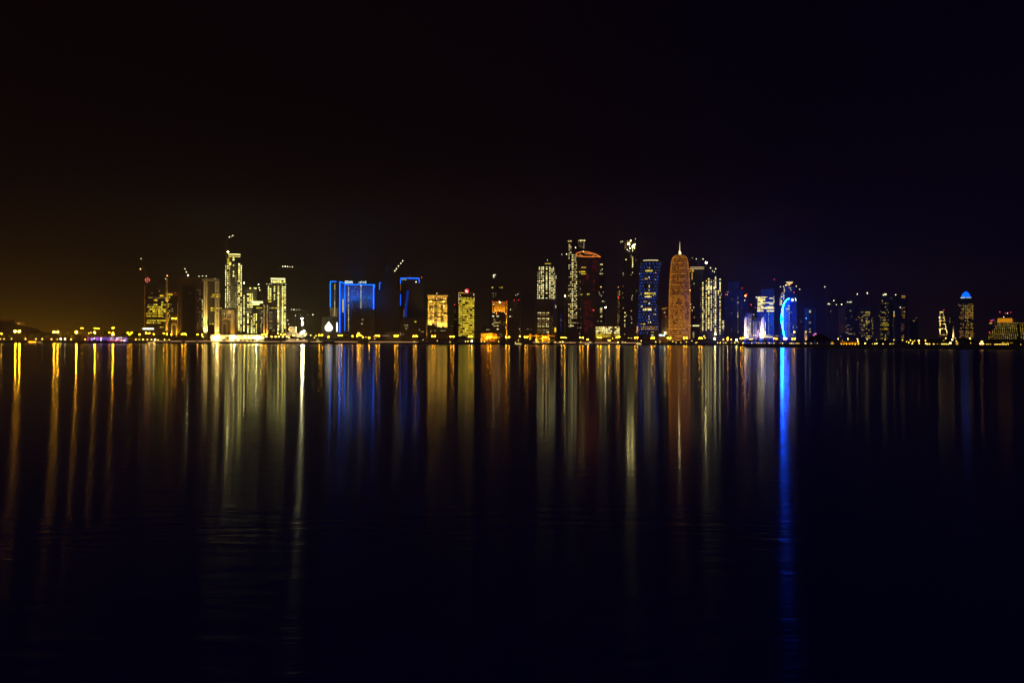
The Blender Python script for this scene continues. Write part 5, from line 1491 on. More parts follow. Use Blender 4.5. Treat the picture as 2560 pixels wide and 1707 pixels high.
# arc tower
b = Bld('arc_tower', 'blue-lit tower with a blazing white and blue arc curving down its side', 'tower', 1972, 2330, TG)
Z7 = (1900, 690, 9.225)
def pz(l): return [(zx(Z7, x), zy(Z7, y)) for x, y in l]
edge_l = [(585, 1430), (550, 1370), (527, 1250), (517, 1130), (512, 1010), (520, 880), (530, 780), (546, 680), (580, 590), (620, 545), (675, 515)]
out_ = [(b.u(x), b.z(y)) for x, y in pz([(x + 12, y) for x, y in edge_l])] + [(b.u(x), b.z(y)) for x, y in pz([(715, 500), (800, 505), (824, 560), (830, 700), (830, 1430)])]
out_[0] = (out_[0][0], 0); out_[-1] = (out_[-1][0], 0)
MB().prism(out_, 1.5, 30).obj('wall', 'arc_glass', b.root)
arc = pz([(582, 1432), (560, 1390), (540, 1310), (525, 1220), (514, 1130), (508, 1060), (504, 1010), (507, 960), (510, 900), (516, 820), (524, 740), (536, 680), (556, 625), (585, 580), (620, 545), (675, 515)])
rad = [.45, .7, .8, 1.0, 1.4, 2.1, 2.9, 2.6, 1.9, 1.4, 1.1, .9, .8, .75, .7, .5]
MB().tube([(b.u(x), -3.4, b.z(y)) for x, y in arc], [r * .7 for r in rad], 8).obj('light_arc', 'arc_core', b.root, True)
MB().tube([(b.u(x), -2.4, b.z(y)) for x, y in arc], [max(1.0, r * 1.1) for r in rad], 8).obj('arc_glow_tube', 'arc_blue', b.root, True)
MB().tube([(b.u(x), -.5, b.z(y)) for x, y in pz([(805, 510), (818, 530), (824, 555), (826, 578)])], .8, 6).obj('light_arc', 'sign_white', b.root)
b.glow(1938, 790, (-.25, 1, .05), 1.5e5, (.003, .13, 1), 90, 150); b.glow(1948, 760, (-.2, 1, .1), 1e5, (.003, .13, 1), 80, 150); b.glow(1945, 815, (-.2, 1, .05), 1e5, (.003, .13, 1), 100, 150); b.glow(2000, 775, (.5, 1, .1), 2e5, (.003, .12, 1), 40, 150)  # added blue spots standing in for the arc's halo and spill on neighbours
cx, cz = b.u(zx(Z7, 746)), b.z(zy(Z7, 551))
MB().prism([(cx + 3.1 * b.k * math.cos(t * math.pi / 10), cz + 3.4 * b.k * math.sin(t * math.pi / 10)) for t in range(20)], .7, 1.45).obj('round_sign', 'sign_white', b.root)
MB().prism([(cx + .8 * b.k * math.cos(t * math.pi / 5), cz + 1.0 * b.k * math.sin(t * math.pi / 5)) for t in range(10)], .45, .68).obj('sign_mark', 'dark_glass', b.root)
for i in range(21):
    y = 680 + i * 36.2
    x0 = {0: 632, 1: 645, 2: 585, 3: 598}.get(i, 556 + (i % 3) * 7 if i < 17 else 575 + (i - 17) * 10)
    b.win(zx(Z7, x0), zy(Z7, y) - .85, zx(Z7, 682), zy(Z7, y) + .85, 'win_steel' if i > 3 else 'win_cool', 1.4)
    if i % 2: b.win(zx(Z7, 660), zy(Z7, y) - .8, zx(Z7, 683), zy(Z7, y) + .8, 'win_cool', 1.3)
b.grid([815], 680, 1420, 37, 11, 11, 'win_steel', .95, 3, Z7, 1.3)
b.box('edge_light', zx(Z7, 706), zy(Z7, 520), zx(Z7, 710), zy(Z7, 1400), 'blue_dim', 1.1, 1.45)
for x, y in ((765, 1200), (765, 1165), (770, 1130), (850, 1178), (718, 1345), (760, 1345), (760, 1380), (715, 1415), (718, 1093), (722, 835), (940, 1045)): b.win(zx(Z7, x) - .9, zy(Z7, y) - .7, zx(Z7, x) + .9, zy(Z7, y) + .7, 'win_cool', 1.3 if x < 830 else 20)
b.done()
b = Bld('bowl_topped_tower', 'taller dark tower behind the arc tower, crowned by a golden lit bowl', 'tower', 1970, 2520, TG)
b.box('wall', 1950, 735, 1992, None, 'blue_glass', 0, 34); b.box('upper_wall', 1957, 716, 1986, 734.9, 'blue_glass', 4, 28)
MB().lathe([(3.5 * b.k, b.z(709.4)), (5 * b.k, b.z(708.6)), (9.2 * b.k, b.z(704.6)), (8.6 * b.k, b.z(704))], 24, (b.u(1973.3), 16)).obj('bowl', 'spire_lit', b.root)
MB().lathe([(4 * b.k, b.z(716)), (3 * b.k, b.z(709.5))], 12, (b.u(1973.3), 16)).obj('bowl_stem', 'raw_frame', b.root)
for x, r in ((1964, 1.4), (1967, .8), (1970, .8), (1973.8, .8)): b.light(x, 712.6, r, 'beacon_orange' if r < 1 else 'beacon_white', 3)
for x, y in ((1950.6, 717), (1959, 716.5), (1990.5, 715.7), (1998.6, 723.2)): b.light(x, y, .95, 'beacon_white', 3)
b.light(1985.2, 731, 1.0, 'beacon_red', 2); b.light(1958, 731, .8, 'beacon_red', -1); b.light(1934.6, 697.6, 1.0, 'beacon_red', 8)
for x, y in ((555, 293), (560, 325), (560, 358), (543, 420), (545, 448), (545, 478), (545, 503), (543, 532), (505, 400), (500, 447), (488, 478), (488, 503), (455, 530), (476, 556), (495, 565), (668, 268), (710, 325), (700, 282), (515, 480)): b.win(zx(Z7, x) - .9, zy(Z7, y) - .8, zx(Z7, x) + .9, zy(Z7, y) + .8, 'win_white', -.1)
for y in (580, 607, 635, 662): b.rows([(y, [(452, 468), (474, 486), (490, 506)])], 15, 'win_white', Z7, -.1)
for x, y in ((492, 770), (492, 800), (490, 850), (485, 870)): b.win(zx(Z7, x) - .8, zy(Z7, y) - .9, zx(Z7, x) + .8, zy(Z7, y) + .9, 'win_cool', -.1)
b.done()
b = Bld('dark_tower', 'narrow dark tower with a single bright dot, just east of the arc tower', 'tower', 2016, 2450, TG)
b.box('wall', 2011, 770, 2022, None, 'blue_glass', 0, 26)
b.light(2015.4, 795.8, 1.2, 'beacon_blue', -1); b.win(2012.6, 818.4, 2014, 820, 'win_steel', -.1)
b.done()
b = Bld('dark_tower', 'faint dark slab with five short white dashes up its edge, east of the arc tower', 'tower', 2030, 2500, TG)
b.box('wall', 2023, 772, 2040, None, 'blue_glass', 0, 26)
for y, w in ((776.8, 1.5), (780.4, 2), (806.3, 2.4), (822.7, 2.4), (829.4, 2.4)): b.win(2024.8 - w, y - .7, 2024.8 + w, y + .7, 'win_pale', -.1)
b.done()
# floodlit lattice beacon
b = Bld('lattice_beacon', 'small tapering lattice beacon glowing peach beside the dark cape trees', 'tower', 2014.4, 2200, None)
mb = MB()
for sxn in (-1, 1):
    for dy in (0, 3): mb.bar((sxn * 3.2 * b.k, dy, 0), (sxn * 1.6 * b.k, dy, b.z(832)), .35)
b_ = b
for i in range(7):
    zz = b.z(852) + (b.z(832) - b.z(852)) * i / 6; w = (3.1 - 1.5 * i / 6) * b.k; w2 = (3.1 - 1.5 * (i + 1) / 6) * b.k
    mb.bar((-w, 0, zz), (w, 0, zz), .2)
    if i < 6: mb.bar((-w, 0, zz), (w2, 0, zz + (b.z(832) - b.z(852)) / 6), .18); mb.bar((w, 0, zz), (-w2, 0, zz + (b.z(832) - b.z(852)) / 6), .18)
mb.obj('lattice', 'pale_wall', b.root)
MB().lathe([(1.8 * b.k, b.z(832)), (2.6 * b.k, b.z(828.6)), (1.2 * b.k, b.z(827))], 10, (0, 1.5)).obj('lamp_house', 'spire_lit', b.root)
b.flood(2014.4, 853, 2014.4, 842, 9000, (1, .55, .35), 7, 80)
b.done()
b = Bld('pink_sign', 'small glowing pink sign just above the dark trees of the cape', 'sign', 2036, 2100, None)
MB().prism([(b.u(x), b.z(y)) for x, y in ((2034.6, 836.5), (2035.5, 833), (2038.6, 832.4), (2041.6, 834), (2041, 836.2), (2038, 836.8), (2038, 838.4), (2034, 839.2), (2032, 838.6), (2032, 837))], -.5, 0).obj('panel', 'sign_pink', b.root)
MB().bar((0, .4, 0), (0, .4, b.z(837)), .3).obj('sign_post', 'dark_metal', b.root)
b.done()

# ------------- eastern towers
b = Bld('dark_tower', 'dim plum-dark slab at the west end of the eastern towers', 'tower', 2104, 2560, TG)
b.box('wall', 2096, 768, 2112.6, None, 'brown_stone', 0, 30); b.win(2099, 840, 2103, 841, 'win_dim', -.1)
b.flood(2104, 846, 2104, 800, 7000, (.7, .3, .35), 40, 70)
b.done()
b = Bld('dark_tower', 'dark stepped tower with three lamps in a row at its top', 'tower', 2124, 2520, TG)
b.box('wall', 2113, 757, 2136, None, 'dark_glass', 0, 32); b.box('upper_wall', 2117, 746, 2133, 756.9, 'raw_frame', 5, 26); b.box('side_wing', 2136.2, 797, 2146, None, 'dark_glass', 3, 26)
for x in (558, 590, 620): b.light(zx(ZH, x), zy(ZH, 678), 1.0, 'beacon_white', -1)
b.win(2124, 775.8, 2128, 777.6, 'win_white', -.1)
for x0, x1, y, m in ((2116, 2123, 823.2, 'win_amber'), (2114.6, 2116.6, 816.4, 'win_dim'), (2117, 2124, 813, 'win_dim'), (2126, 2129, 823, 'win_dim'), (2113.5, 2116, 795.6, 'win_dim'), (2128.2, 2129.4, 791, 'win_dim'), (2130, 2131.2, 819.6, 'win_pale'), (2134.6, 2136, 832.6, 'win_pale'), (2135.6, 2137.4, 836, 'win_pale'), (2114, 2121, 831, 'win_dim'), (2120, 2131, 834.6, 'win_dim'), (2139, 2143, 798.4, 'win_dim'), (2136.4, 2137.6, 810.6, 'win_dim')): b.win(x0, y - .6, x1, y + .6, m, -.1 if x0 < 2136 else 2.9)
b.done()
b = Bld('office_tower', 'broad mid-height tower speckled with yellow and white windows, third from the cape trees', 'tower', 2166, 2480, TG)
b.box('wall', 2149, 775, 2183.5, None, 'dark_glass', 0, 32); b.box('upper_wall', 2150, 767, 2182, 774.9, 'brown_stone', 2, 30)
b.rows([(858, [(802, 812), (820, 842), (875, 915), (918, 960)]), (885, [(872, 912), (925, 960)]), (915, [(842, 905), (912, 955)]), (942, [(808, 842)]), (968, [(872, 882), (895, 918), (1000, 1015), (780, 788)]), (994, [(806, 832), (898, 916), (982, 992)]), (1020, [(806, 816), (826, 840), (880, 915), (925, 955), (985, 995), (1010, 1018)]), (1045, [(890, 920), (932, 948)]), (1075, [(780, 788), (806, 826), (850, 872), (902, 916), (1000, 1008)]), (1098, [(840, 872), (890, 902), (1008, 1016)]), (1125, [(808, 818), (862, 870), (1000, 1008)]), (1152, [(808, 835), (886, 910), (982, 990), (1002, 1012)]), (1178, [(808, 818), (832, 858), (934, 955)]), (1232, [(780, 788), (818, 828), (895, 915), (1008, 1016)]), (1258, [(855, 868)]), (1284, [(806, 832), (880, 905), (915, 958), (982, 990)]), (1318, [(880, 970)])], 13, 'win_pale', ZH, -.1)
b.rows([(858, [(875, 960)]), (1232, [(893, 917)]), (885, [(925, 945)]), (1045, [(892, 918)])], 15, 'win_yellow', ZH, -.25)
for x, y in ((757, 935), (765, 950)): b.win(zx(ZH, x) - .8, zy(ZH, y) - .8, zx(ZH, x) + .8, zy(ZH, y) + .8, 'win_amber', 3)
b.grid([785, 1010, 840, 990], 970, 1300, 26, 7, 7, 'win_dim', .4, 6, ZH, -.1)
b.done()
b = Bld('office_tower', 'tall slab with three lamps on its roof and bright yellow bands at its waist', 'tower', 2212, 2500, TG)
b.box('wall', 2200, 738, 2223, None, 'dark_glass', 0, 32); b.box('roof_rim', 2199.4, 736.4, 2223.4, 737.9, 'grey_concrete', -.4, 32.4)
for x, y, r in ((1199, 552, 1.2), (1226, 540, 1.2), (1246, 540, 1.2), (1236, 552, .8)): b.light(zx(ZH, x), zy(ZH, y), r, 'beacon_white', -1)
b.rows([(655, [(1170, 1188)]), (700, [(1174, 1194), (1228, 1246), (1265, 1290)]), (768, [(1230, 1248)]), (817, [(1258, 1275)]), (840, [(1145, 1155)]), (862, [(1170, 1230), (1284, 1296)]), (886, [(1230, 1248)]), (930, [(1262, 1276)]), (955, [(1145, 1152), (1170, 1192), (1205, 1235)]), (998, [(1190, 1245), (1284, 1294), (1145, 1152)]), (1252, [(1168, 1190), (1232, 1242)]), (1276, [(1145, 1155), (1230, 1246)]), (1305, [(1228, 1240)]), (1325, [(1168, 1192), (1215, 1250), (1255, 1280), (1140, 1152)])], 12, 'win_pale', ZH, -.1)
b.rows([(1047, [(1166, 1190), (1200, 1230), (1234, 1275)]), (1070, [(1168, 1192), (1200, 1240), (1250, 1275), (1284, 1296), (1145, 1155)]), (1092, [(1168, 1215), (1220, 1275), (1145, 1154), (1284, 1296)]), (1139, [(1208, 1265)]), (1162, [(1172, 1215), (1220, 1278), (1143, 1156), (1284, 1296)])], 14, 'win_yellow', ZH, -.1)
for x in (1146, 1160, 1280, 1300): b.box('light_seam', zx(ZH, x) - .2, 829, zx(ZH, x) + .2, 837, 'win_dim', -.3, -.05)
for x, y in ((1126, 912), (1132, 926)): b.win(zx(ZH, x) - .9, zy(ZH, y) - 1, zx(ZH, x) + .9, zy(ZH, y) + 1, 'win_amber', 4)
b.done()
b = Bld('minaret', 'dark slim minaret with an amber lit balcony and a green-white tip, between two dark slabs', 'tower', 2234.8, 2420, TG)
MB().lathe([(2.4 * b.k, 0), (2 * b.k, b.z(795)), (2.8 * b.k, b.z(793)), (2.6 * b.k, b.z(791.5))], 12, (0, 4)).obj('shaft', 'cream_stone', b.root)
MB().lathe([(2.0 * b.k, b.z(791.4)), (2.2 * b.k, b.z(789.4)), (1.0 * b.k, b.z(786)), (.5 * b.k, b.z(783.4))], 12, (0, 4)).obj('lit_balcony', 'gold_lit', b.root)
MB().lathe([(.8 * b.k, b.z(783.3)), (.9 * b.k, b.z(780)), (.15 * b.k, b.z(776))], 8, (0, 4)).obj('lit_tip', 'win_cool', b.root)
b.done()
b = Bld('dark_tower', 'unlit slab just behind the amber-lit minaret', 'tower', 2230, 2580, TG)
b.box('wall', 2223.5, 740, 2238, None, 'dark_glass', 0, 28); b.win(2230.6, 812, 2232, 814.4, 'win_pale', -.1); b.win(2230.6, 799.6, 2231.6, 800.8, 'win_dim', -.1)
b.grid([2226, 2229, 2231], 745, 752, 3, 1.4, .8, 'win_dim', .4, 3, None, -.1)
b.done()
b = Bld('dark_tower', 'dark tower with a column of orange dots and two orange bars at its top', 'tower', 2256, 2500, TG)
b.box('wall', 2240, 741, 2270, None, 'dark_glass', 0, 32); b.box('upper_wall', 2246, 737, 2268, 740.9, 'dark_glass', 2, 28)
for y in (740.2, 743.8): b.box('light_bar', 2253.6, y - .7, 2262.6, y + .7, 'win_amber', -.4, -.05)
b.grid([1533], 730, 960, 25, 13, 11, 'win_amber', .9, 2, ZH, -.1); b.grid([1531], 1025, 1225, 21, 12, 11, 'win_amber', .9, 2, ZH, -.1); b.rows([(778, [(1555, 1580)]), (905, [(1556, 1580)]), (930, [(1560, 1575)]), (953, [(1552, 1580)]), (1098, [(1552, 1572)]), (1148, [(1550, 1570)]), (1272, [(1548, 1566)]), (1298, [(1522, 1545), (1552, 1568)]), (1322, [(1522, 1565)])], 10, 'win_amber', ZH, -.1)
b.win(zx(ZH, 1562), zy(ZH, 842), zx(ZH, 1585), zy(ZH, 858), 'win_pale', -.1); b.light(zx(ZH, 1500), zy(ZH, 772), 1.0, 'beacon_white', -1); b.light(zx(ZH, 1419), zy(ZH, 547), 1.0, 'beacon_white', 5)
b.done()
b = Bld('dark_tower', 'faint slab with two small white lights near its top, east of the orange-dotted tower', 'tower', 2284, 2560, TG)
b.box('wall', 2273, 800, 2296, None, 'raw_frame', 0, 28)
b.win(2282, 801.2, 2287, 802.8, 'win_white', -.1); b.win(2290, 794.4, 2292, 795.6, 'win_dim', 2); b.box('core', 2288, 792, 2294, 799.9, 'raw_frame', 4, 14)
b.done()
# ladder-like steel tower
b = Bld('steel_frame_tower', 'tall tapering steel frame like a ladder, its rungs lit pale yellow', 'tower', 2358, 2150, TG)
zi = lambda x, y: (b.u(zx(ZI, x)), b.z(zy(ZI, y)))
def pbar(p, q, r, name, d=0.0, mat='pale_wall'):
    return MB().bar((zi(*p)[0], d, zi(*p)[1]), (zi(*q)[0], d, zi(*q)[1]), r).obj(name, mat, b.root)
pbar((372, 1262), (371, 760), .95, 'leg'); pbar((524, 1262), (434, 770), .75, 'leg')
for y, x0, x1, r in ((842, 378, 436, .5), (862, 376, 440, .45), (907, 345, 447, .6), (972, 345, 462, .7), (1058, 345, 482, .75), (1165, 345, 505, .6)): pbar((x0, y), (x1, y), r, 'rung', -1.3)
pbar((365, 748), (432, 748), 1.0, 'lit_top', 0, 'win_white'); pbar((385, 752), (389, 775), .5, 'top_light', -1.0, 'win_pale')
b.light(zx(ZI, 360), zy(ZI, 848), 1.2, 'beacon_white', -2); b.light(zx(ZI, 445), zy(ZI, 706), .8, 'beacon_red', 2); MB().bar((b.u(2359), 2, b.z(780)), (b.u(2359.4), 2, b.z(775)), .2).obj('mast', 'dark_metal', b.root)
b.light(2350, 700, .01, 'beacon_white', 50) if False else None
for x, y, t in ((430, 1240, 1100), (380, 1240, 1120), (500, 1240, 1140)): b.flood(zx(ZI, x), zy(ZI, y), zx(ZI, 420), zy(ZI, t - 120), 26000, (1, .74, .3), 18, 70)
b.flood(zx(ZI, 420), zy(ZI, 1000), zx(ZI, 410), zy(ZI, 860), 9000, (1, .7, .25), 14, 90)
b.done()
b = Bld('sail_mast', 'thin white sail-shaped mast floodlit from its foot', 'mast', 2382, 1500, None)
MB().prism([(b.u(zx(ZI, x)), b.z(zy(ZI, y)) if y < 1260 else 0.0) for x, y in ((600, 1300), (608, 1180), (618, 1090), (624, 1000), (628, 1090), (632, 1300))], 0, .8).obj('sail', 'white_fabric', b.root)
b.flood(2381, 852, 2382.4, 832, 16000, (1, .7, .3), 6, 60)
for x, y in ((557, 850), (557, 868), (556, 910), (612, 930), (556, 940), (605, 1083), (658, 1232)): pass
b.done()
b = Bld('dark_tower', 'dim unlit tower with a few grey lights between the ladder frame and the blue-domed tower', 'tower', 2378, 2560, TG)
b.box('wall', 2368, 786, 2386, None, 'dark_glass', 0, 26)
for x, y in ((557, 850), (557, 868), (556, 910), (612, 930), (556, 940), (604, 1083)): b.win(zx(ZI, x) - .7, zy(ZI, y) - .8, zx(ZI, x) + .7, zy(ZI, y) + .8, 'win_dim', -.1)
b.done()
# blue domed tower
b = Bld('blue_domed_tower', 'hotel tower of small yellow windows under a glowing blue dome', 'tower', 2414, 2450, TG)
b.box('wall', 2395, 757, 2434, None, 'brown_stone', 0, 36); b.box('neck', 2399.5, 745, 2429, 756.9, 'blue_glass', 4, 32)
for x0, x1 in ((752, 838), (858, 955)): b.box('ring_light', zx(ZI, x0), 743.2, zx(ZI, x1), 745, 'win_cool', 2.6, 3.4)
MB().lathe([(11.8 * b.k, b.z(743)), (11.4 * b.k, b.z(740.5)), (9.6 * b.k, b.z(735.6)), (6.4 * b.k, b.z(731.4)), (2.6 * b.k, b.z(729)), (.6 * b.k, b.z(727.4))], 28, (b.u(2414.3), 18)).obj('dome', 'dome_blue', b.root, True)
rnd = random.Random(12)
for j in range(23):
    y = 600 + j * 28.1
    if j in (17,): continue
    for c, pr in ((738, .35), (756, .6), (772, .7), (790, .5), (808, .8), (846, .92), (862, .8), (876, .85), (890, .92), (906, .85), (924, .8), (942, .85), (962, .92), (982, .97)):
        pr2 = pr * (.5 if j < 3 and c < 830 else 1) * (.6 if 9 < j < 16 else 1) * (.45 if j == 0 else 1)
        if rnd.random() < pr2: b.win(zx(ZI, c - (7 if c != 982 else 9)), zy(ZI, y - 6), zx(ZI, c + (7 if c != 982 else 9)), zy(ZI, y + 6), rnd.choice(('win_yellow', 'win_pale', 'win_amber', 'win_amber')) if c > 800 else rnd.choice(('win_amber', 'win_dim')), -.1)
b.win(zx(ZI, 710), 760, zx(ZI, 725), 761.4, 'win_dim', -.1); b.win(zx(ZI, 1008), 834.5, zx(ZI, 1022), 836, 'win_dim', 3)
b.done()
# pyramid hotel
b = Bld('pyramid_hotel', 'stepped pyramid hotel with rows of dot windows and an orange lit top storey', 'building', 2518, 1250, None)
Z9 = (2455, 770, 15.68)
def pq(l, ): return [(b.u(zx(Z9, x)), b.z(zy(Z9, y)) if y < 1500 else 0.0) for x, y in l]
MB().prism(pq([(180, 1600), (215, 1080), (300, 1000), (370, 880), (440, 820), (510, 700), (590, 640), (650, 560), (1420, 560), (1440, 1600)]), 0, 50).obj('wall', 'brown_stone', b.root)
MB().prism(pq([(1441, 1600), (1421, 560), (2300, 560), (2300, 1600)]), 3, 50).obj('side_wall', 'brown_stone', b.root)
MB().prism(pq([(585, 545), (620, 400), (1180, 400), (1185, 545)]), 3, 40).obj('top_storey', 'top_floor_lit', b.root)
MB().prism(pq([(1186, 545), (1190, 455), (1290, 480), (1335, 450), (1370, 450), (1340, 545)]), 4, 40).obj('stair_head', 'gold_metal', b.root)
MB().prism(pq([(600, 399), (605, 375), (1330, 375), (1335, 399)]), 2, 42).obj('roof_slab', 'dark_metal', b.root)
MB().prism(pq([(450, 700), (455, 420), (510, 420), (520, 690)]), 20, 34).obj('end_stair', 'cream_stone', b.root)
starts = {0: 690, 1: 627, 2: 545, 3: 548, 4: 483, 5: 405, 6: 410, 7: 340, 8: 262, 9: 265, 10: 270}
rnd = random.Random(2)
for r in range(11):
    y = 588 + r * 60.3; x = starts[r]
    while x < 1400:
        q = rnd.uniform(.75, 1.1); b.win(zx(Z9, x - 15 * q), zy(Z9, y - 13 * q), zx(Z9, x + 15 * q), zy(Z9, y + 13 * q), rnd.choice(('win_pale', 'win_pale', 'win_amber', 'win_yellow')), -.1, t=.2)
        x += 78 + r * .35
    x = 1485 + r * 6
    while x < 1680: b.win(zx(Z9, x - 15), zy(Z9, y - 12), zx(Z9, x + 15), zy(Z9, y + 12), rnd.choice(('win_pale', 'win_yellow')), 2.9, t=.2); x += 84
b.win(zx(Z9, 1545), zy(Z9, 945), zx(Z9, 1640), zy(Z9, 968), W, 2.8, t=.2)
b.box('podium', zx(Z9, 560), zy(Z9, 1290), zx(Z9, 1500), None, 'dark_glass', -14, -.2); 
for x0, x1 in ((775, 890), (935, 970), (985, 1030), (1080, 1210)): b.win(zx(Z9, x0), zy(Z9, 1348), zx(Z9, x1), zy(Z9, 1384), 'win_yellow', -14.1, t=.2)
b.light(zx(Z9, 850), zy(Z9, 352), .5, 'beacon_white', 4)
for x, y, m in ((692, 145, 'beacon_red'), (1120, 160, 'beacon_red'), (918, 190, 'beacon_red'), (992, 192, 'beacon_white')): 
    b.light(zx(Z9, x), zy(Z9, y), .45, m, 12); MB().bar((b.u(zx(Z9, x)), 12.6, b.z(zy(Z9, 376))), (b.u(zx(Z9, x)), 12.6, b.z(zy(Z9, y))), .12).obj('mast', 'dark_metal', b.root)
b.light(zx(Z9, 280), zy(Z9, 950), .6, 'beacon_red', 10)
b.done()
b = Bld('neon_sign', 'small red, violet and yellow neon sign beside the pyramid hotel top', 'sign', 2478, 1330, None)
MB().prism([(b.u(zx(Z9, x)), b.z(zy(Z9, y))) for x, y in ((310, 485), (370, 470), (400, 490), (380, 530), (345, 530), (345, 505), (312, 505))], -.4, 0).obj('red_stroke', 'led_red', b.root)
MB().prism([(b.u(zx(Z9, x)), b.z(zy(Z9, y))) for x, y in ((395, 465), (450, 455), (452, 485), (402, 488))], -.5, -.05).obj('violet_stroke', 'led_violet', b.root)
MB().prism([(b.u(zx(Z9, x)), b.z(zy(Z9, y))) for x, y in ((282, 575), (392, 572), (392, 612), (282, 614))], -.4, 0).obj('yellow_panel', 'win_yellow', b.root)
MB().bar((b.u(zx(Z9, 345)), .4, 0), (b.u(zx(Z9, 345)), .4, b.z(zy(Z9, 480))), .35).obj('sign_post', 'dark_metal', b.root)
b.done()
# bright low building on the cape
b = Bld('lit_restaurant', 'long low building on the cape glowing amber, with a raised middle roof', 'building', 2125, 1290, LG)
b.box('wall', 2100.4, 854.6, 2149.4, None, 'gold_metal', 0, 14)
MB().prism([(b.u(x), b.z(y)) for x, y in ((2116, 854.5), (2117, 852.4), (2139, 852.6), (2141, 854.5))], 2, 12).obj('raised_roof', 'gold_metal', b.root)
b.box('roof_edge', 2099.6, 854, 2115.8, 854.55, 'gold_metal', -.8, 14.5); b.box('doorway', 2107, 857.6, 2109.4, 860.6, 'brown_stone', -.2, -.02)
for x in (2103, 2110, 2117, 2124, 2131, 2138, 2146): b.light(x, 860.4, .28, 'lamp_amber_soft', -3.2, 'wall_lamp')
for x in (2104, 2113, 2122, 2131, 2140, 2147): b.flood(x, 861, x, 857, 700, (1, .55, .06), 5, 110)
b.light(2144.8, 853.2, .5, 'lamp_globe', -1)
b.done()
b = Bld('lit_kiosk', 'small domed amber kiosk at the water edge west of the long amber building', 'building', 2080.6, 1300, LG)
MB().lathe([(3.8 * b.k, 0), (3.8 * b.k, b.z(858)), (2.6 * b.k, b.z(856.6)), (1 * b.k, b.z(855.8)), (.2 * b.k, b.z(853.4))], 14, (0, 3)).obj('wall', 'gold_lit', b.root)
b.done()
# low dark buildings along the eastern shore
for x0, x1, y, D, lab in ((2270, 2345, 848.5, 1480, 'long dark boat shed behind the eastern marina lamps'), (2345, 2398, 845.5, 1520, 'dark flat-roofed club house at the foot of the ladder frame')):
    b = Bld('low_building', lab, 'building', (x0 + x1) / 2, D, LG)
    b.box('wall', x0, y, x1, None, 'brown_stone', 0, 16); b.box('roof_edge', x0 - .6, y - .7, x1 + .6, y - .02, 'grey_concrete', -.6, 17)
    b.win(x0 + 12, y + 5, x0 + 16, y + 6.4, 'win_amber', -.1)
    b.done()
b = Bld('lit_kiosk', 'small bright orange kiosk beside the dark club house', 'building', 2392.6, 1200, LG)
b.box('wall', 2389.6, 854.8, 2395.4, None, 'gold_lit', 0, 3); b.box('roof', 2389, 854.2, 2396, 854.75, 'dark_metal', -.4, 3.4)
b.done()
# ------------------------------------------------------------------ landmarks for the labels of shore things
MARKS = [(25, 'the hill with flat blocks'), (90, 'the amber moored boat'), (160, 'the bare hill slope'), (270, 'the violet-lit dining boat'), (340, 'the low dark trees'),
         (390, 'the red-emblem tower'), (432, 'the amber gateway'), (474, 'the broad unlit tower'), (530, 'the columned tower'), (574, 'the arched building'), (625, 'the blazing forecourt'), (690, 'the square white tower'),
         (756, 'the white floodlight masts'), (822, 'the water-drop screen'), (890, 'the blue-outlined hotel'), (968, 'the black stepped tower'), (1030, 'the blue-topped tower'), (1094, 'the ornate cream block'), (1166, 'the yellow-striped office'),
         (1223, 'the golden arcade'), (1268, 'the golden framed tower'), (1318, 'the plain unlit slab'), (1365, 'the bulging tower'), (1410, 'the slab of yellow windows'), (1468, 'the ring-topped tower'), (1518, 'the banded low office'), (1572, 'the scaffolded tower'),
         (1624, 'the blue-lit tower'), (1698, 'the domed orange tower'), (1742, 'the gold-lined slab'), (1777, 'the stepped white-windowed tower'), (1834, 'the dim seamed tower'), (1888, 'the floodlit fins'), (1925, 'the white-banded office'), (1970, 'the arc tower'), (2014, 'the lattice beacon'),
         (2045, 'the cape trees'), (2080, 'the domed kiosk'), (2125, 'the long amber building'), (2166, 'the speckled tower'), (2212, 'the three-lamp slab'), (2256, 'the orange-dotted tower'), (2305, 'the boat shed'), (2358, 'the ladder frame'), (2414, 'the blue-domed tower'), (2456, 'the pyramid west bank'), (2518, 'the pyramid hotel')]
def mark(px): return min(MARKS, key=lambda m: abs(m[0] - px))[1]
ORD = ['first', 'second', 'third', 'fourth', 'fifth', 'sixth', 'seventh', 'eighth', 'ninth', 'tenth', 'eleventh', 'twelfth', 'thirteenth', 'fourteenth', 'fifteenth']
NUM = ['one', 'two', 'three', 'four', 'five', 'six', 'seven', 'eight', 'nine', 'ten', 'eleven', 'twelve', 'thirteen', 'fourteen', 'fifteen']
def label_row(items, kind):
    """items: (px, object); one label each, told apart by the landmark behind and the order along the shore"""
    by = {}
    for px, o in items: by.setdefault(mark(px), []).append((px, o))
    for mk, l in by.items():
        l.sort(key=lambda t: t[0])
        for i, (px, o) in enumerate(l):
            o['label'] = f'{kind} before {mk}' + (f', {ORD[i]} of {NUM[len(l) - 1]} from left' if len(l) > 1 else '')

def copy_thing(o, loc, scale=None, rz=None):
    c = o.copy(); COL.objects.link(c); c.location = loc
    if scale: c.scale = scale
    if rz is not None: c.rotation_euler = (0, 0, rz)
    for ch in list(o.children):
        d = ch.copy(); COL.objects.link(d); d.parent = c
        for g in ch.children:
            e = g.copy(); COL.objects.link(e); e.parent = d
    return c

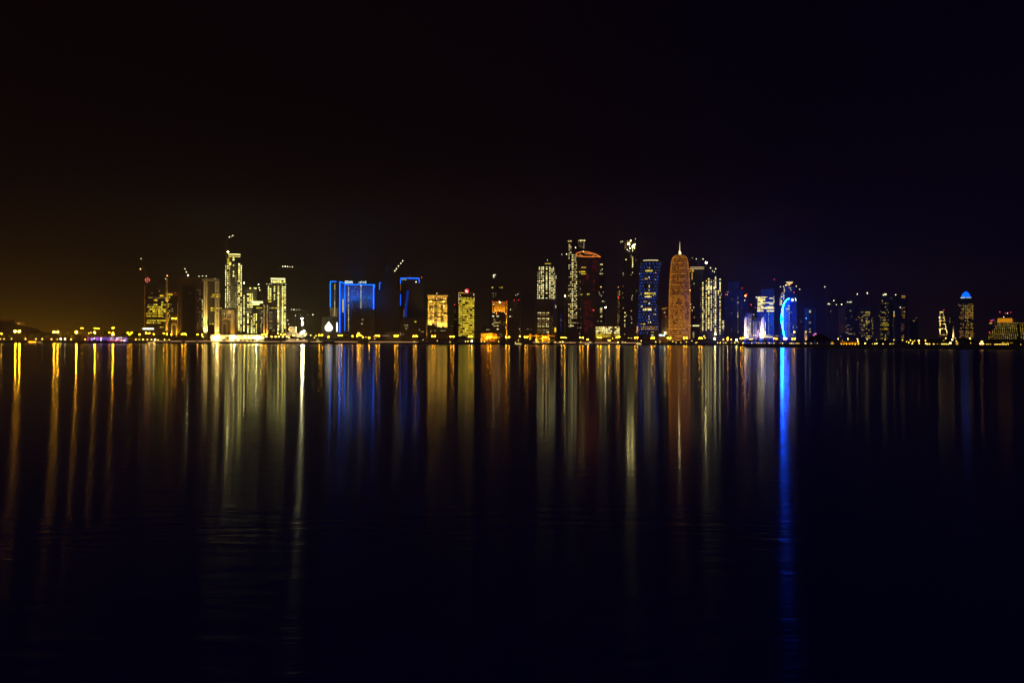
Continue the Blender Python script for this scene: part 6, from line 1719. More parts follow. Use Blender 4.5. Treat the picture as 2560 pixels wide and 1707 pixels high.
# ------------------------------------------------------------------ street lamps
def street_lamp(heads, D, mat, r=.95):
    px = sum(h[0] for h in heads) / len(heads)
    p = P(px, yh(px), D)
    t = empty('street_lamp', None, 'street lamp', (p.x, D, GZ), 0, 'street lamps along the bay road')
    zt = max(P(h[0], h[1], D).z for h in heads) - GZ
    MB().bar((0, 0, 0), (0, 0, zt + .5), .22, .12, 6).obj('pole', 'lamp_metal', t)
    for hx, hy in heads:
        q = P(hx, hy, D); u, z = q.x - p.x, q.z - GZ
        if len(heads) > 1: MB().bar((0, 0, zt + .4), (u, 0, z + r * .9), .12, .1, 5).obj('arm', 'lamp_metal', t)
        o = link('lamp_head', unit_ball(mat), t); o.location = (u, -.6, z); k = 1.65 if mat == 'lamp_amber_strong' else 1.4; o.scale = (r * k, r * k, r * k * .8)
    return px, t
A, S, Q = 'lamp_amber', 'lamp_amber_strong', 'lamp_amber_soft'
row = []
for heads, m, r in (([(38.5, 828), (48.8, 828)], S, 1.25), ([(135.5, 830), (144.5, 830)], S, 1.15), ([(191, 830.4)], S, 1.3), ([(3.4, 834)], A, .9), ([(237, 831.2)], S, 1.0), ([(273.5, 831.5), (283, 831.5)], Q, 1.0),
                    ([(282.7, 836)], S, 1.0), ([(320, 832), (329, 832)], A, .8), ([(324, 836)], A, .7), ([(366, 832.5), (373.4, 833)], A, .9), ([(384.6, 835.4)], A, .8), ([(349, 836)], Q, 1.0), ([(409.6, 833.6), (418, 835)], A, .8), ([(428.5, 836.6)], Q, .9),
                    ([(455.4, 835), (462.5, 834.6)], A, 1.0), ([(465.8, 836.5)], Q, .8), ([(494, 836.2)], A, .8), ([(505.6, 836)], A, .8), ([(540, 835.4), (547, 835.6)], A, .9), ([(656, 836.4), (663.6, 836.4)], A, .8), ([(695, 833), (703, 836)], A, .8), ([(711, 836.6)], A, .7),
                    ([(798.5, 838), (805.6, 838)], A, .9), ([(734, 838.6)], Q, .8), ([(821.4, 842)], Q, 1.0), ([(847, 838.4), (853.6, 838.4)], A, .9), ([(881.4, 840)], Q, .9), ([(896.8, 833.6)], A, 1.1), ([(893, 839.4), (901, 838.6)], A, 1.0), ([(907.6, 842.6)], Q, .9), ([(923, 844)], A, .9),
                    ([(941, 839.3), (947.8, 839.3)], A, .95), ([(987.4, 839.8), (994, 839.8)], A, .95), ([(1034.6, 840.2), (1040.6, 840.2)], A, .9), ([(1081.4, 840.6), (1087.6, 840.6)], A, .85), ([(1127.4, 841.2), (1133.6, 841.2)], A, .95), ([(1173, 841.4), (1179, 841.4)], A, .85),
                    ([(1220, 842.4), (1226.6, 842.4)], A, .9), ([(1265.6, 842.8), (1272.8, 842.8)], A, .95), ([(1312.4, 843), (1318.4, 843)], A, .85), ([(1358.6, 843.2), (1364.6, 843.2)], A, .85), ([(1404.6, 843.6), (1411, 843.6)], A, .9), ([(1450, 843.7), (1457, 843.7)], A, .9), ([(1469.6, 848.4)], A, 1.1),
                    ([(1495.6, 844), (1502, 844)], A, .9), ([(1522.6, 851)], A, 1.2), ([(1542.6, 843.6), (1548, 841.6)], A, .9), ([(1587.6, 844.2), (1593, 844.2)], A, .9), ([(1629.4, 844.6), (1635.2, 844.6)], A, .95), ([(1669.6, 844.7), (1676, 844.7)], A, .9), ([(1710, 844.8), (1716, 844.8)], A, .85),
                    ([(1748, 845), (1754, 845)], A, .95), ([(1819, 845)], A, .9), ([(1852, 845.4), (1857, 845.4)], A, .9), ([(1935, 846.4), (1940.6, 846.6)], Q, 1.15), ([(1960, 847), (1965.4, 847)], Q, 1.15), ([(1981, 847.2), (1987, 847)], Q, 1.15), ([(1985.4, 829.8)], Q, 1.1)):
    row.append(street_lamp(heads, 2300, m, r))
label_row([x for x in row if len([c for c in x[1].children if c.name.startswith('lamp_head')]) > 1], 'amber twin-headed street lamp')
label_row([x for x in row if len([c for c in x[1].children if c.name.startswith('lamp_head')]) == 1], 'amber single street lamp')
# tall high-mast lamps behind the west trees
row = []
for x, y in ((205, 819.4), (238.4, 820), (245.2, 821), (282.7, 819.2)):
    p = P(x, yh(x), 2400)
    t = empty('high_mast_lamp', None, 'street lamp', (p.x, 2400, GZ), 0, 'high mast lamps behind the west trees')
    zt = P(x, y, 2400).z - GZ
    MB().bar((0, 0, 0), (0, 0, zt), .4, .22, 8).obj('pole', 'lamp_metal', t)
    MB().lathe([(1.6, zt - .3), (1.8, zt), (1.2, zt + .3)], 10).obj('lamp_ring', 'lamp_metal', t)
    for k in range(4):
        o = link('lamp_head', unit_ball('lamp_amber_soft' if x != 282.7 else 'lamp_amber'), t); a = k * math.pi / 2 + .6
        o.location = (2.3 * math.cos(a), 2.3 * math.sin(a) - .4, zt - .6); o.scale = (.8, .8, .5)
    row.append((x, t))
label_row(row, 'tall high-mast lamp')

# ------------------------------------------------------------------ promenade globe lamps
row = []
proto = None
GL = [(1, 847, 1), (10, 847, .9), (29, 847, 1), (64, 847, 1.3), (90, 847, 1.1), (106, 847.2, 1.35), (129, 847.6, 1.4), (143, 848, .8), (152, 847.2, 1.5), (162.6, 847.2, 1.5), (177.6, 848, 1.3), (213, 848, 1.2), (222, 833, .9), (227.5, 831.4, .9), (236.6, 846, 1.0), (259.6, 848, 1.2), (310.4, 848, 1.2), (318, 848.2, .9),
      (339.6, 848.4, 1.1), (348, 848.4, .7), (358, 848.4, 1.4), (368.4, 848.6, 1.1), (378.6, 848.6, 1.2), (387.4, 848.8, 1.6), (411.4, 849, 1.2), (423, 849, .9), (349, 836.5, .8), (395, 849.6, 1.0), (507, 841.6, 1.3),
      (723, 844, 1.2), (744.6, 848, .9), (777, 838, .9), (786, 844, .8), (790, 839, .9), (915, 843, .7), (937, 847, .7), (935, 841, .6), (1035.6, 855, 1.1), (1058, 849, .5), (1093, 852, .7), (1125, 855.4, .6), (1164, 853.6, .8), (1170, 853, 1.0), (1299.4, 840.4, 1.6), (1340.8, 853.6, 1.1), (1345.4, 855.8, 1.2), (1372, 855, .7), (1387.6, 855.2, .7), (1400.6, 855, .8), (1406.8, 854.6, 1.4), (1416.6, 844.6, .8), (1427, 856, .6), (1451.4, 855, .7), (1475, 855, .6),
      (1531.6, 845.6, .7), (1545, 855.6, 1.6), (1563, 855.4, .5), (1571, 844.6, .6), (1578, 845.6, .6), (1603, 852, .9), (1639, 854.4, .9), (1682, 853.8, .7), (1690, 856, .7), (1702, 856.6, .9), (1716, 855, .6), (1730, 852, .6), (1742, 856, .7), (1760, 840, 1.0), (1763, 844.6, .8), (1739, 856.6, .5),
      (1786.8, 846.6, 2.4), (1808.6, 848.8, 1.5), (1819, 849.6, 1.6), (1828, 848.4, 1.2), (1841, 850, 2.2), (1794, 857, 1.2), (1800.4, 856.6, 1.0), (1808.4, 858, .9), (1814.6, 857.2, 1.2), (1829, 857.2, 1.0), (1837, 857, 1.3), (1845.6, 855.6, .7), (1857.4, 857.6, 1.3)]
# cape lamps: nearer, so smaller for the same look
CL = [(1879, 857.4, .8), (1892, 857.3, .7), (1897, 857.4, .7), (1903.6, 857.6, .5), (1911.6, 857.8, .5), (1923, 857.3, .9), (1928, 857.6, .4), (1935, 857.6, .7), (1950.6, 856.6, .6), (1956.4, 857.8, .9), (1974.6, 858, .7), (1979, 858.4, .8), (1983, 858.3, .6), (1988, 858.4, .4), (1991, 858.3, .5), (1994.6, 858.2, .6), (1998, 858.4, .5), (2010.6, 857.8, .5), (2014.4, 858.6, .8), (2028, 858, .6), (2036, 858.4, .3), (2043.4, 858, .5),
      (2095.4, 847.2, 1.0), (2119.6, 847.2, 1.1), (2143.6, 847.4, 1.0), (2168, 848.2, .7), (2106, 851.4, .4), (2163, 858.2, 1.0), (2191.4, 858.4, 1.0), (2187, 859.6, .8), (2180.6, 859, .4), (2207.4, 860.3, .7), (2225, 860.8, .6), (2229, 859.8, .3), (2233, 858.6, .5), (2212.6, 848.8, .7), (2191, 849, .5), (2234.8, 849.6, .8),
      (2256, 850, .9), (2276, 850.4, 1.0), (2266.6, 853.8, .7), (2272, 856.2, .9), (2282, 854, .9), (2286.6, 851.4, .8), (2281, 858.6, .8), (2297, 851.6, 1.5), (2297.6, 858.4, .7), (2313.6, 851, 1.0), (2279.4, 862.2, .6), (2314.4, 858.6, 1.0), (2318, 860.6, 1.1), (2323.6, 860.4, .9), (2334, 860.4, .8), (2354.6, 860.6, .8), (2360, 860.4, .8), (2365.4, 860.6, .8), (2370.6, 860.6, .8), (2343.8, 860, .3),
      (2364.4, 845.4, .9), (2380.6, 849, 1.4), (2375.6, 857.4, 1.5), (2390.8, 852.6, .8), (2388.6, 845, .5), (2424.6, 846.6, 1.4), (2426.8, 857, .4), (2454.4, 853.8, 1.3), (2451.4, 859, 1.3), (2457.4, 859, 1.2), (2465.6, 864, .4), (2470, 861, .4), (2476, 864, .4), (2551.6, 863.4, .4)]
CL += [(2487 + i * 3.72, 864.6, .55) for i in range(10)]
def globe(px, py, D, r, mat):
    global proto
    p = P(px, py, D); h = max(.8, p.z - GZ)
    t = empty('globe_lamp', None, 'lamp', (p.x, D, GZ), 0, 'globe lamps along the water')
    MB().bar((0, 0, 0), (0, 0, h), .1, .07, 6).obj('post', 'lamp_metal', t)
    o = link('globe', unit_ball(mat), t); o.location = (0, -.1, h); o.scale = (r, r, r)
    return px, t
for x, y, r in GL:
    D = 2262 if y > 845.5 or x < 1000 else 2290
    row.append(globe(x, y, D, r * .8, 'lamp_white' if x in (152, 162.6, 387.4, 1786.8, 1841) else 'lamp_globe'))
for x, y, r in CL:
    D = shore_d(x) + (14 if y > 856 else 120)
    row.append(globe(x, y, D, r * .62, 'lamp_soft' if x not in (2163, 2191.4, 2119.6, 2095.4, 2143.6, 2297, 2380.6, 2424.6, 2454.4, 2375.6, 2451.4, 2457.4) else 'lamp_globe' if x < 2374 or x == 2424.6 else 'lamp_amber_near'))
label_row(row, 'pale globe lamp')

# ------------------------------------------------------------------ low parapet wall that catches the lamp light
row = []
for x0, x1 in ((-20, 30), (36, 62), (388, 420), (424, 455), (462, 490), (494, 530), (532, 640), (642, 700), (704, 770), (776, 806), (836, 894), (922, 1046), (1052, 1076), (1092, 1124), (1128, 1160), (1176, 1204), (1212, 1250), (1256, 1276), (1332, 1372), (1384, 1440), (1446, 1482), (1486, 1548), (1552, 1600), (1608, 1640), (1700, 1735), (1790, 1850)):
    xc = (x0 + x1) / 2
    p = P(xc, yh(xc), 2258)
    a, c = P(x0, 852, 2258).x - p.x, P(x1, 852, 2258).x - p.x
    t = empty('parapet_wall', None, 'wall', (p.x, 2258 + 0.0, GZ), 0, 'parapet walls on the promenade')
    MB().box(a, 0, 0, c, .5, .85).obj('wall', 'parapet_stone', t); MB().box(a - .15, -.12, .853, c + .15, .62, 1.05).obj('coping', 'parapet_stone', t)
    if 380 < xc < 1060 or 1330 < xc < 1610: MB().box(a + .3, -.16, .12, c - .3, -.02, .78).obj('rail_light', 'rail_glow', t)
    row.append((xc, t))
label_row(row, 'low pale parapet wall')

# ------------------------------------------------------------------ trees
def crown_mesh(name, seed, mat, n=620, w=1.0, h=.8, lobes=7):
    rnd = random.Random(seed)
    b = MB()
    cs = [(rnd.uniform(-.55, .55) * w, rnd.uniform(-.5, .5) * w, rnd.uniform(-.25, .45) * h, rnd.uniform(.32, .55)) for _ in range(lobes)]
    for _ in range(n):
        cx, cy_, cz, r = rnd.choice(cs)
        d = Vector((rnd.gauss(0, 1), rnd.gauss(0, 1), rnd.gauss(0, 1))).normalized() * r * rnd.uniform(.55, 1.05)
        c = Vector((cx, cy_, cz)) + Vector((d.x * w, d.y * w, d.z * h))
        a = Vector((rnd.gauss(0, 1), rnd.gauss(0, 1), rnd.gauss(0, 1))).normalized()
        e1 = a.orthogonal().normalized(); e2 = a.cross(e1)
        s = rnd.uniform(.05, .11)
        b.add([c + e1 * s, c + e2 * s * .7, c - e1 * s, c - e2 * s * .7], [(0, 1, 2, 3)])
    return b.mesh('crown', mat)
def trunk_mesh(seed):
    rnd = random.Random(seed)
    b = MB().bar((0, 0, -.02), (.02, 0, .55), .05, .035, 7)
    for k in range(5):
        a = k * 1.3 + rnd.random()
        b.bar((.02, 0, .5), (.32 * math.cos(a), .32 * math.sin(a), .85 + rnd.uniform(-.1, .15)), .028, .012, 5)
    return b.mesh('trunk', 'bark')
def tree_proto(name, seed, mat, kind):
    t = bpy.data.objects.new(name, None)
    COL.objects.link(t)
    if kind == 'palm':
        b = MB().tube([(0, 0, 0), (.02, 0, .4), (.05, 0, .8), (.06, 0, 1.0)], [.035, .028, .024, .03], 7)
        b.obj('trunk', 'bark', t)
        f = MB(); rnd = random.Random(seed)
        for k in range(15):
            a = k * 2.4; l = rnd.uniform(.34, .46); up = rnd.uniform(.0, .3)
            last = None
            for j in range(6):
                q = j / 5
                c = Vector((.06 + math.cos(a) * l * q, math.sin(a) * l * q, 1.0 + up * q * 1.2 - .5 * q * q * (1.1 - up)))
                n = Vector((-math.sin(a), math.cos(a), 0)) * .055 * math.sin(math.pi * min(.98, .12 + q * .86))
                cur = (c + n - Vector((0, 0, .02)), c, c - n - Vector((0, 0, .02)))
                if last: f.add([*last, *cur], [(0, 1, 4, 3), (1, 2, 5, 4)])
                last = cur
        f.obj('crown', mat, t)
    elif kind == 'bush':
        link('crown', crown_mesh(name, seed, mat, 420, .8, .7, 5), t).location = (0, 0, .42)
        MB().bar((0, 0, -.02), (0, 0, .35), .05, .03, 6).obj('trunk', 'bark', t)
    else:
        link('trunk', trunk_mesh(seed), t)
        link('crown', crown_mesh(name, seed, mat, 700, .62, .5), t).location = (0, 0, .85)
    return t
protos = {'tree1': tree_proto('leafy_tree', 1, 'leaf_dark', 'tree'), 'tree2': tree_proto('leafy_tree', 2, 'leaf_dark', 'tree'), 'tree3': tree_proto('leafy_tree', 5, 'leaf_dark', 'tree'), 'palm': tree_proto('palm_tree', 3, 'leaf_dark', 'palm'), 'bush': tree_proto('round_shrub', 4, 'leaf_dark', 'bush'), 'lit': tree_proto('leafy_tree', 6, 'leaf_lit', 'tree')}
used = set()
def plant(kind, px, ytop, D):
    if kind == 'tree': kind = random.choice(('tree1', 'tree2', 'tree3'))
    zt = P(px, ytop, D).z - GZ
    full = {'palm': 1.15, 'bush': .82}.get(kind, 1.27)
    s = max(.8, zt / full)
    p = P(px, yh(px), D)
    w = s * random.uniform(.9, 1.15)
    o = protos[kind]
    t = o if kind not in used else None
    if t is None: t = copy_thing(o, (p.x, D, GZ), (w, w, s), random.uniform(0, 6.28))
    else:
        used.add(kind); t.location = (p.x, D, GZ); t.scale = (w, w, s); t.rotation_euler = (0, 0, random.uniform(0, 6.28))
    t['category'] = 'shrub' if kind == 'bush' else 'palm' if kind == 'palm' else 'tree'
    t['group'] = {'palm': 'palms along the shore', 'bush': 'clipped shrubs on the shore', 'lit': 'floodlit trees'}.get(kind, 'dark trees along the shore')
    return px, t
rows = {'tree': [], 'palm': [], 'bush': [], 'lit': []}
random.seed(19)
for k, px, y, D in (('tree', 8, 838, 2330), ('tree', 24, 836, 2330), ('tree', 58, 836, 2340), ('tree', 80, 834, 2340), ('tree', 98, 833.5, 2345), ('tree', 118, 836, 2335), ('tree', 154, 827, 2345), ('tree', 166, 825.5, 2350), ('tree', 174, 829, 2345), ('palm', 205, 827, 2330), ('palm', 214.5, 826, 2330), ('palm', 225.6, 826, 2335), ('tree', 185, 838, 2320), ('tree', 256, 828, 2345), ('tree', 265, 831, 2345), ('tree', 245, 833, 2335), ('tree', 303, 831, 2340), ('tree', 296, 835, 2335), ('tree', 316, 838, 2330), ('tree', 334, 832, 2340), ('tree', 345, 828.5, 2345), ('tree', 356, 838, 2300), ('tree', 401, 837, 2320), ('tree', 412, 840, 2300), ('tree', 421, 842, 2300), ('tree', 433, 838, 2305), ('tree', 446, 843, 2290), ('tree', 455, 844, 2290), ('tree', 478, 842, 2310), ('tree', 489, 843, 2300), ('tree', 513, 844, 2290), ('tree', 521, 842.5, 2290), ('palm', 526, 843, 2285),
                    ('bush', 558, 848, 2275), ('palm', 569, 841.6, 2278), ('bush', 588, 848.6, 2272), ('bush', 602, 849, 2272), ('bush', 612, 849, 2272), ('bush', 622, 848.6, 2272), ('bush', 631, 848.4, 2272), ('bush', 637, 848.4, 2272), ('bush', 649, 848.6, 2272), ('bush', 657, 848.6, 2272), ('bush', 667, 847.6, 2272), ('bush', 675, 844.5, 2272), ('bush', 684, 847.6, 2272), ('bush', 693, 844.5, 2272), ('bush', 708, 846, 2272), ('tree', 713, 841.5, 2280),
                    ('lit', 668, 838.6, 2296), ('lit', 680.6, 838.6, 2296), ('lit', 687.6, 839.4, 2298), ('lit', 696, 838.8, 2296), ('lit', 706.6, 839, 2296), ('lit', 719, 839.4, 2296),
                    ('tree', 728, 838.5, 2290), ('tree', 738, 841, 2285), ('tree', 750, 843, 2280), ('tree', 763, 841, 2285), ('tree', 772, 836.5, 2300), ('tree', 785, 835.6, 2310), ('tree', 800, 843, 2285), ('tree', 813, 845, 2280), ('tree', 830, 844, 2285), ('tree', 840, 845, 2280), ('tree', 864, 834.4, 2320), ('tree', 871, 837.4, 2315), ('tree', 887, 844, 2290), ('tree', 912, 844.6, 2290), ('tree', 960, 846, 2285), ('tree', 1012, 846, 2285), ('tree', 1050, 844, 2290), ('tree', 1064, 846, 2285), ('tree', 1074, 843.6, 2290), ('tree', 1098, 845, 2285), ('tree', 1110, 845.6, 2285), ('tree', 1120, 844, 2290), ('tree', 1142, 843, 2290), ('tree', 1150, 838.6, 2295), ('tree', 1160, 837.6, 2300), ('tree', 1164, 843, 2285), ('tree', 1190, 846, 2285), ('tree', 1197, 845, 2290), ('palm', 1209, 843.5, 2285), ('palm', 1232, 843.8, 2285), ('palm', 1221, 846, 2280), ('tree', 1240, 846.6, 2280), ('tree', 1254, 845, 2285), ('tree', 1261, 847, 2280), ('tree', 1283, 845, 2290), ('tree', 1331, 847, 2285), ('tree', 1320, 849, 2280), ('tree', 1352, 850, 2275), ('tree', 1392, 848, 2285), ('tree', 1425, 848, 2285), ('tree', 1437, 849, 2285), ('tree', 1447, 850, 2280), ('tree', 1481, 848, 2290), ('tree', 1510, 848, 2285), ('tree', 1532, 849, 2280), ('tree', 1566, 848, 2285), ('tree', 1607, 847, 2290), ('tree', 1620, 849, 2285), ('tree', 1645, 850, 2285), ('tree', 1683, 849.6, 2285), ('palm', 1690, 849, 2285), ('tree', 1706, 848.8, 2285), ('tree', 1716, 847.4, 2290), ('tree', 1724, 848, 2285), ('tree', 1738, 850, 2280), ('tree', 1758, 848.6, 2290), ('tree', 1768, 848, 2290), ('tree', 1776, 849, 2285), ('tree', 1796, 848.4, 2290), ('tree', 1804, 851, 2275), ('tree', 1814, 851.6, 2275), ('tree', 1826, 851.4, 2275), ('tree', 1848, 849.6, 2290), ('tree', 1856, 850, 2290)):
    rows[k].append(plant(k, px, y, D))
for px, y in ((1866, 850.5), (1874, 849), (1884, 850), (1894, 849.8), (1904, 850.5), (1916, 850.4), (1928, 850.6), (1944, 851), (1958, 852), (1972, 851), (1990, 851), (2003, 850.4), (2018, 849), (2024, 846), (2033, 839.5), (2041, 835.6), (2050, 834.6), (2058, 838.6), (2064, 841.5), (2073, 846.4), (2082, 849), (2090, 851), (2099, 853), (2030, 850), (2046, 848), (2060, 851), (2074, 853), (2155, 851), (2172, 852.5), (2180, 850), (2200, 848.6), (2208, 849), (2217, 851), (2226, 853.4), (2202, 855), (2222, 857.2), (2244, 852), (2256, 854.6), (2246, 858), (2264, 859), (2330, 853), (2400, 848), (2408, 845), (2416, 846.6), (2428, 848.6), (2437, 851), (2411, 854), (2432, 857), (2443, 852), (2464, 853), (2475, 856), (2484, 858), (2446, 860)):
    rows['tree'].append(plant('tree', px, y, shore_d(px) + random.uniform(45, 70)))
for px, y in ((2402, 843.6), (2420, 844.4), (2446, 846), (2196, 846), (2285, 847), (2340, 850)): rows['palm'].append(plant('palm', px, y, shore_d(px) + 60))
label_row(rows['tree'], 'dark leafy tree'); label_row(rows['palm'], 'dark palm tree'); label_row(rows['bush'], 'round clipped shrub'); label_row(rows['lit'], 'round tree lit yellow')
row = []
for px in (666, 679, 689, 697, 707, 718):
    row.append(globe(px, 841.5, 2289, 1.5, 'lamp_globe'))
for px, t in row: t['category'] = 'lamp'; t['group'] = 'globe lamps under the lit trees'
label_row(row, 'lamp under lit tree')

# ------------------------------------------------------------------ boats
def boat(name, label, px, D, L, mat_hull, parts):
    p = P(px, yh(px), D)
    t = empty(name, label, 'boat', (p.x, D, 0), 0)
    h = L / 2
    b = MB()
    st = [(-h, .2, 1.9), (-h * .85, 1.9, 1.5), (-h * .3, 2.4, 1.2), (h * .35, 2.2, 1.3), (h * .8, 1.1, 1.7), (h, .15, 2.3)]
    for x, w, z in st: b.v += [(x, -w, z), (x * .96, -w * .55, -.3), (x * .96, w * .55, -.3), (x, w, z)]
    n = len(st)
    for i in range(n - 1):
        for j in range(3): b.f.append((i * 4 + j, (i + 1) * 4 + j, (i + 1) * 4 + j + 1, i * 4 + j + 1))
        b.f.append((i * 4 + 3, (i + 1) * 4 + 3, (i + 1) * 4, i * 4))
    b.f += [(0, 1, 2, 3), ((n - 1) * 4 + 3, (n - 1) * 4 + 2, (n - 1) * 4 + 1, (n - 1) * 4)]
    b.obj('hull', mat_hull, t)
    for nm, mat, box in parts: MB().box(*box).obj(nm, mat, t)
    return t
t = boat('moored_boat', 'wooden boat with a glowing amber cabin, moored below the bare hill', 82, 2215, 24, 'hull_wood', [('deck', 'hull_wood', (-10, -1.9, 1.7, 10, 1.9, 2.0)), ('cabin', 'pale_wall', (-9, -1.6, 2.05, 7, 1.6, 4.6)), ('roof', 'pale_wall', (-6, -1.9, 4.65, 4, 1.9, 5.4)), ('mast', 'lamp_metal', (-1, -.12, 5.45, -.76, .12, 15)), ('deck_light', 'lamp_amber_soft', (-8, -2.2, 2.2, 8, -2.0, 2.4))])
t = boat('motor_yacht', 'small white yacht tied up beside the amber boat', 100, 2205, 14, 'hull_white', [('cabin', 'hull_white', (-4, -1.3, 1.5, 2, 1.3, 3.2)), ('deck_light', 'win_white', (-5, -1.9, 1.75, 4, -1.7, 2.1))])
# the dining boat with coloured lights
p = P(270, yh(270), 2200)
t = empty('dining_boat', 'long dining boat covered in violet, blue and red lights', 'boat', (p.x, 2200, 0), 0)
L = P(318, 850, 2200).x - P(222, 850, 2200).x
b2 = MB(); h = L / 2
st = [(-h, .3, 3.4), (-h * .92, 3.4, 2.6), (-h * .5, 4.4, 2.1), (h * .5, 4.4, 2.1), (h * .9, 3.2, 2.8), (h, .3, 3.8)]
for x, w, z in st: b2.v += [(x, -w, z), (x * .97, -w * .6, -.4), (x * .97, w * .6, -.4), (x, w, z)]
for i in range(5):
    for j in range(3): b2.f.append((i * 4 + j, (i + 1) * 4 + j, (i + 1) * 4 + j + 1, i * 4 + j + 1))
    b2.f.append((i * 4 + 3, (i + 1) * 4 + 3, (i + 1) * 4, i * 4))
b2.f += [(0, 1, 2, 3), (23, 22, 21, 20)]
b2.obj('hull', 'dark_metal', t)
k = 2200 / F
zb = lambda y: P(270, y, 2200).z
xb = lambda x: (x - 270) * k * 1.07
MB().box(xb(224), -3.4, 2.7, xb(317), 3.4, 5.2).obj('lower_deck', 'dark_glass', t)
MB().box(xb(228), -3.2, 5.25, xb(314), 3.2, 9.6).obj('upper_deck', 'dark_glass', t)
MB().box(xb(226), -3.6, 9.65, xb(316), 3.6, 10.1).obj('roof', 'hull_white', t)
MB().box(xb(290), -.5, 10.15, xb(291.4), .5, 24).obj('funnel', 'dark_metal', t)
rnd = random.Random(9)
x = 223.6
while x < 317:
    w = rnd.uniform(.8, 3.2)
    if x < 226: m, y0, y1 = 'led_red', 841.5, 852.5
    elif x < 240: m, y0, y1 = rnd.choice(('led_white', 'led_violet', 'led_blue')), rnd.uniform(842, 846), rnd.uniform(846, 852)
    elif x < 272: m, y0, y1 = rnd.choice(('led_violet', 'led_blue', 'led_violet', 'led_blue', 'led_white')), rnd.uniform(842.4, 844), rnd.uniform(848, 852.6)
    else: m, y0, y1 = rnd.choice(('led_violet', 'led_blue', 'led_white', 'led_white')), rnd.uniform(842, 844.5), rnd.uniform(845, 849)
    MB().box(xb(x), -3.95, max(2.9, zb(y1)), xb(min(317, x + w)), -3.7, zb(y0)).obj('light_strip', m, t)
    if x > 272 and rnd.random() < .85: MB().box(xb(x), -4.0, max(2.8, zb(853)), xb(min(317, x + w * 1.1)), -3.72, zb(rnd.uniform(849.3, 850.6))).obj('light_strip', rnd.choice(('led_red', 'led_violet', 'led_red', 'led_white')), t)
    x += w + rnd.uniform(.25, 1.3)
MB().box(xb(276), -3.98, zb(849.4), xb(314), -3.72, zb(848.6)).obj('light_strip', 'led_white', t)
boat('moored_boat', 'dhow with strings of yellow lights and a lit mast, moored before the golden framed tower', 1296, 2200, 15, 'hull_wood', [('cabin', 'pale_wall', (-3, -1.3, 1.8, 4, 1.3, 4)), ('mast', 'lamp_metal', (0, -.1, 4.05, .2, .1, 13)), ('deck_light', 'win_white', (-7, -2.5, 1.6, 7, -2.3, 2.3)), ('cabin_light', 'win_amber', (-2, -1.6, 2.6, 3, -1.35, 3.7)), ('mast_light', 'lamp_globe', (-.6, -.6, 8.6, .2, -.2, 9.6)), ('bow_light', 'lamp_globe', (-6.5, -.5, 4.5, -5.7, .3, 5.2))])
boat('moored_boat', 'small boat with white and blue lamps, moored before the ring-topped tower', 1467, 2205, 11, 'hull_white', [('cabin', 'hull_white', (-2.5, -1.1, 1.6, 2, 1.1, 3.2)), ('deck_light', 'win_white', (-4.6, -2.3, 1.4, 3.5, -2.1, 2.4)), ('bow_light', 'beacon_blue', (3.5, -2.3, 1.2, 5, -2.1, 2)), ('mast', 'lamp_metal', (0, -.08, 3.25, .16, .08, 7))])
boat('moored_boat', 'white cruiser with a blazing cabin, moored before the scaffolded tower', 1597, 2205, 15, 'hull_white', [('cabin', 'win_white', (-5, -2.2, 1.5, 5, 1.4, 4.2)), ('roof', 'hull_white', (-5.4, -2.4, 4.25, 5.4, 1.7, 4.6)), ('mast', 'lamp_metal', (0, -.08, 4.65, .16, .08, 9))])
boat('moored_boat', 'small sailing boat with a yellow-lit deck, moored near the golden arcade', 1220, 2205, 9, 'hull_wood', [('cabin', 'hull_wood', (-2, -1, 1.6, 2, 1, 3)), ('deck_light', 'win_amber', (-3, -2.2, 1.5, 2.8, -2.05, 3.2)), ('mast', 'lamp_metal', (0, -.08, 3.05, .16, .08, 10))])
boat('motor_yacht', 'low white motor yacht, brightly lit, before the columned tower', 541, 2212, 20, 'hull_white', [('cabin', 'hull_white', (-6, -1.5, 1.6, 3, 1.5, 3.1)), ('deck_light', 'lamp_globe', (-8, -2.3, 1.7, 6, -2.1, 2.1))])
boat('motor_yacht', 'white yacht with amber deck lamps below the red-emblem tower', 378, 2214, 16, 'hull_white', [('cabin', 'hull_white', (-5, -1.5, 1.6, 3, 1.5, 3.2)), ('deck_light', 'win_white', (-7, -2.3, 1.6, 4, -2.1, 2.6)), ('bow_light', 'lamp_amber_soft', (5.4, -1.2, 2.2, 6.2, -.6, 3))])
# cars parked on the road
car0 = None
row = []
for px, z in ((470, 0), (481, 0), (502, 0), (1047, 0), (1096, 0), (1112, 0), (1490, 0), (1812, 0)):
    p = P(px, yh(px), 2292)
    if car0 is None:
        t = empty('parked_car', None, 'car', (p.x, 2292, GZ), 0, 'cars parked on the bay road'); car0 = t
        MB().prism([(-2.2, .35), (-2.25, .8), (-2.1, .95), (-1.2, 1.02), (-.6, 1.5), (.8, 1.5), (1.5, 1.02), (2.2, .9), (2.25, .4)], -.85, .85).obj('body', 'car_paint', t)
        for x in (-1.35, 1.35):
            for y in (-.8, .8): MB().tube([(x, y - .1, .33), (x, y + .1, .33)], .33, 12).obj('wheel', 'rubber', t)
        for y in (-.6, .6): MB().box(2.26, y - .18, .62, 2.34, y + .18, .82).obj('headlight', 'lamp_white', t)
        MB().box(-1.1, -.86, 1.08, 1.2, -.852, 1.42).obj('side_window', 'black_panel', t)
    else: t = copy_thing(car0, (p.x, 2292, GZ)); 
    t['category'] = 'car'; t['group'] = 'cars parked on the bay road'
    t.rotation_euler = (0, 0, 0 if px % 2 else math.pi)
    row.append((px, t))
label_row(row, 'parked grey car with headlights on')
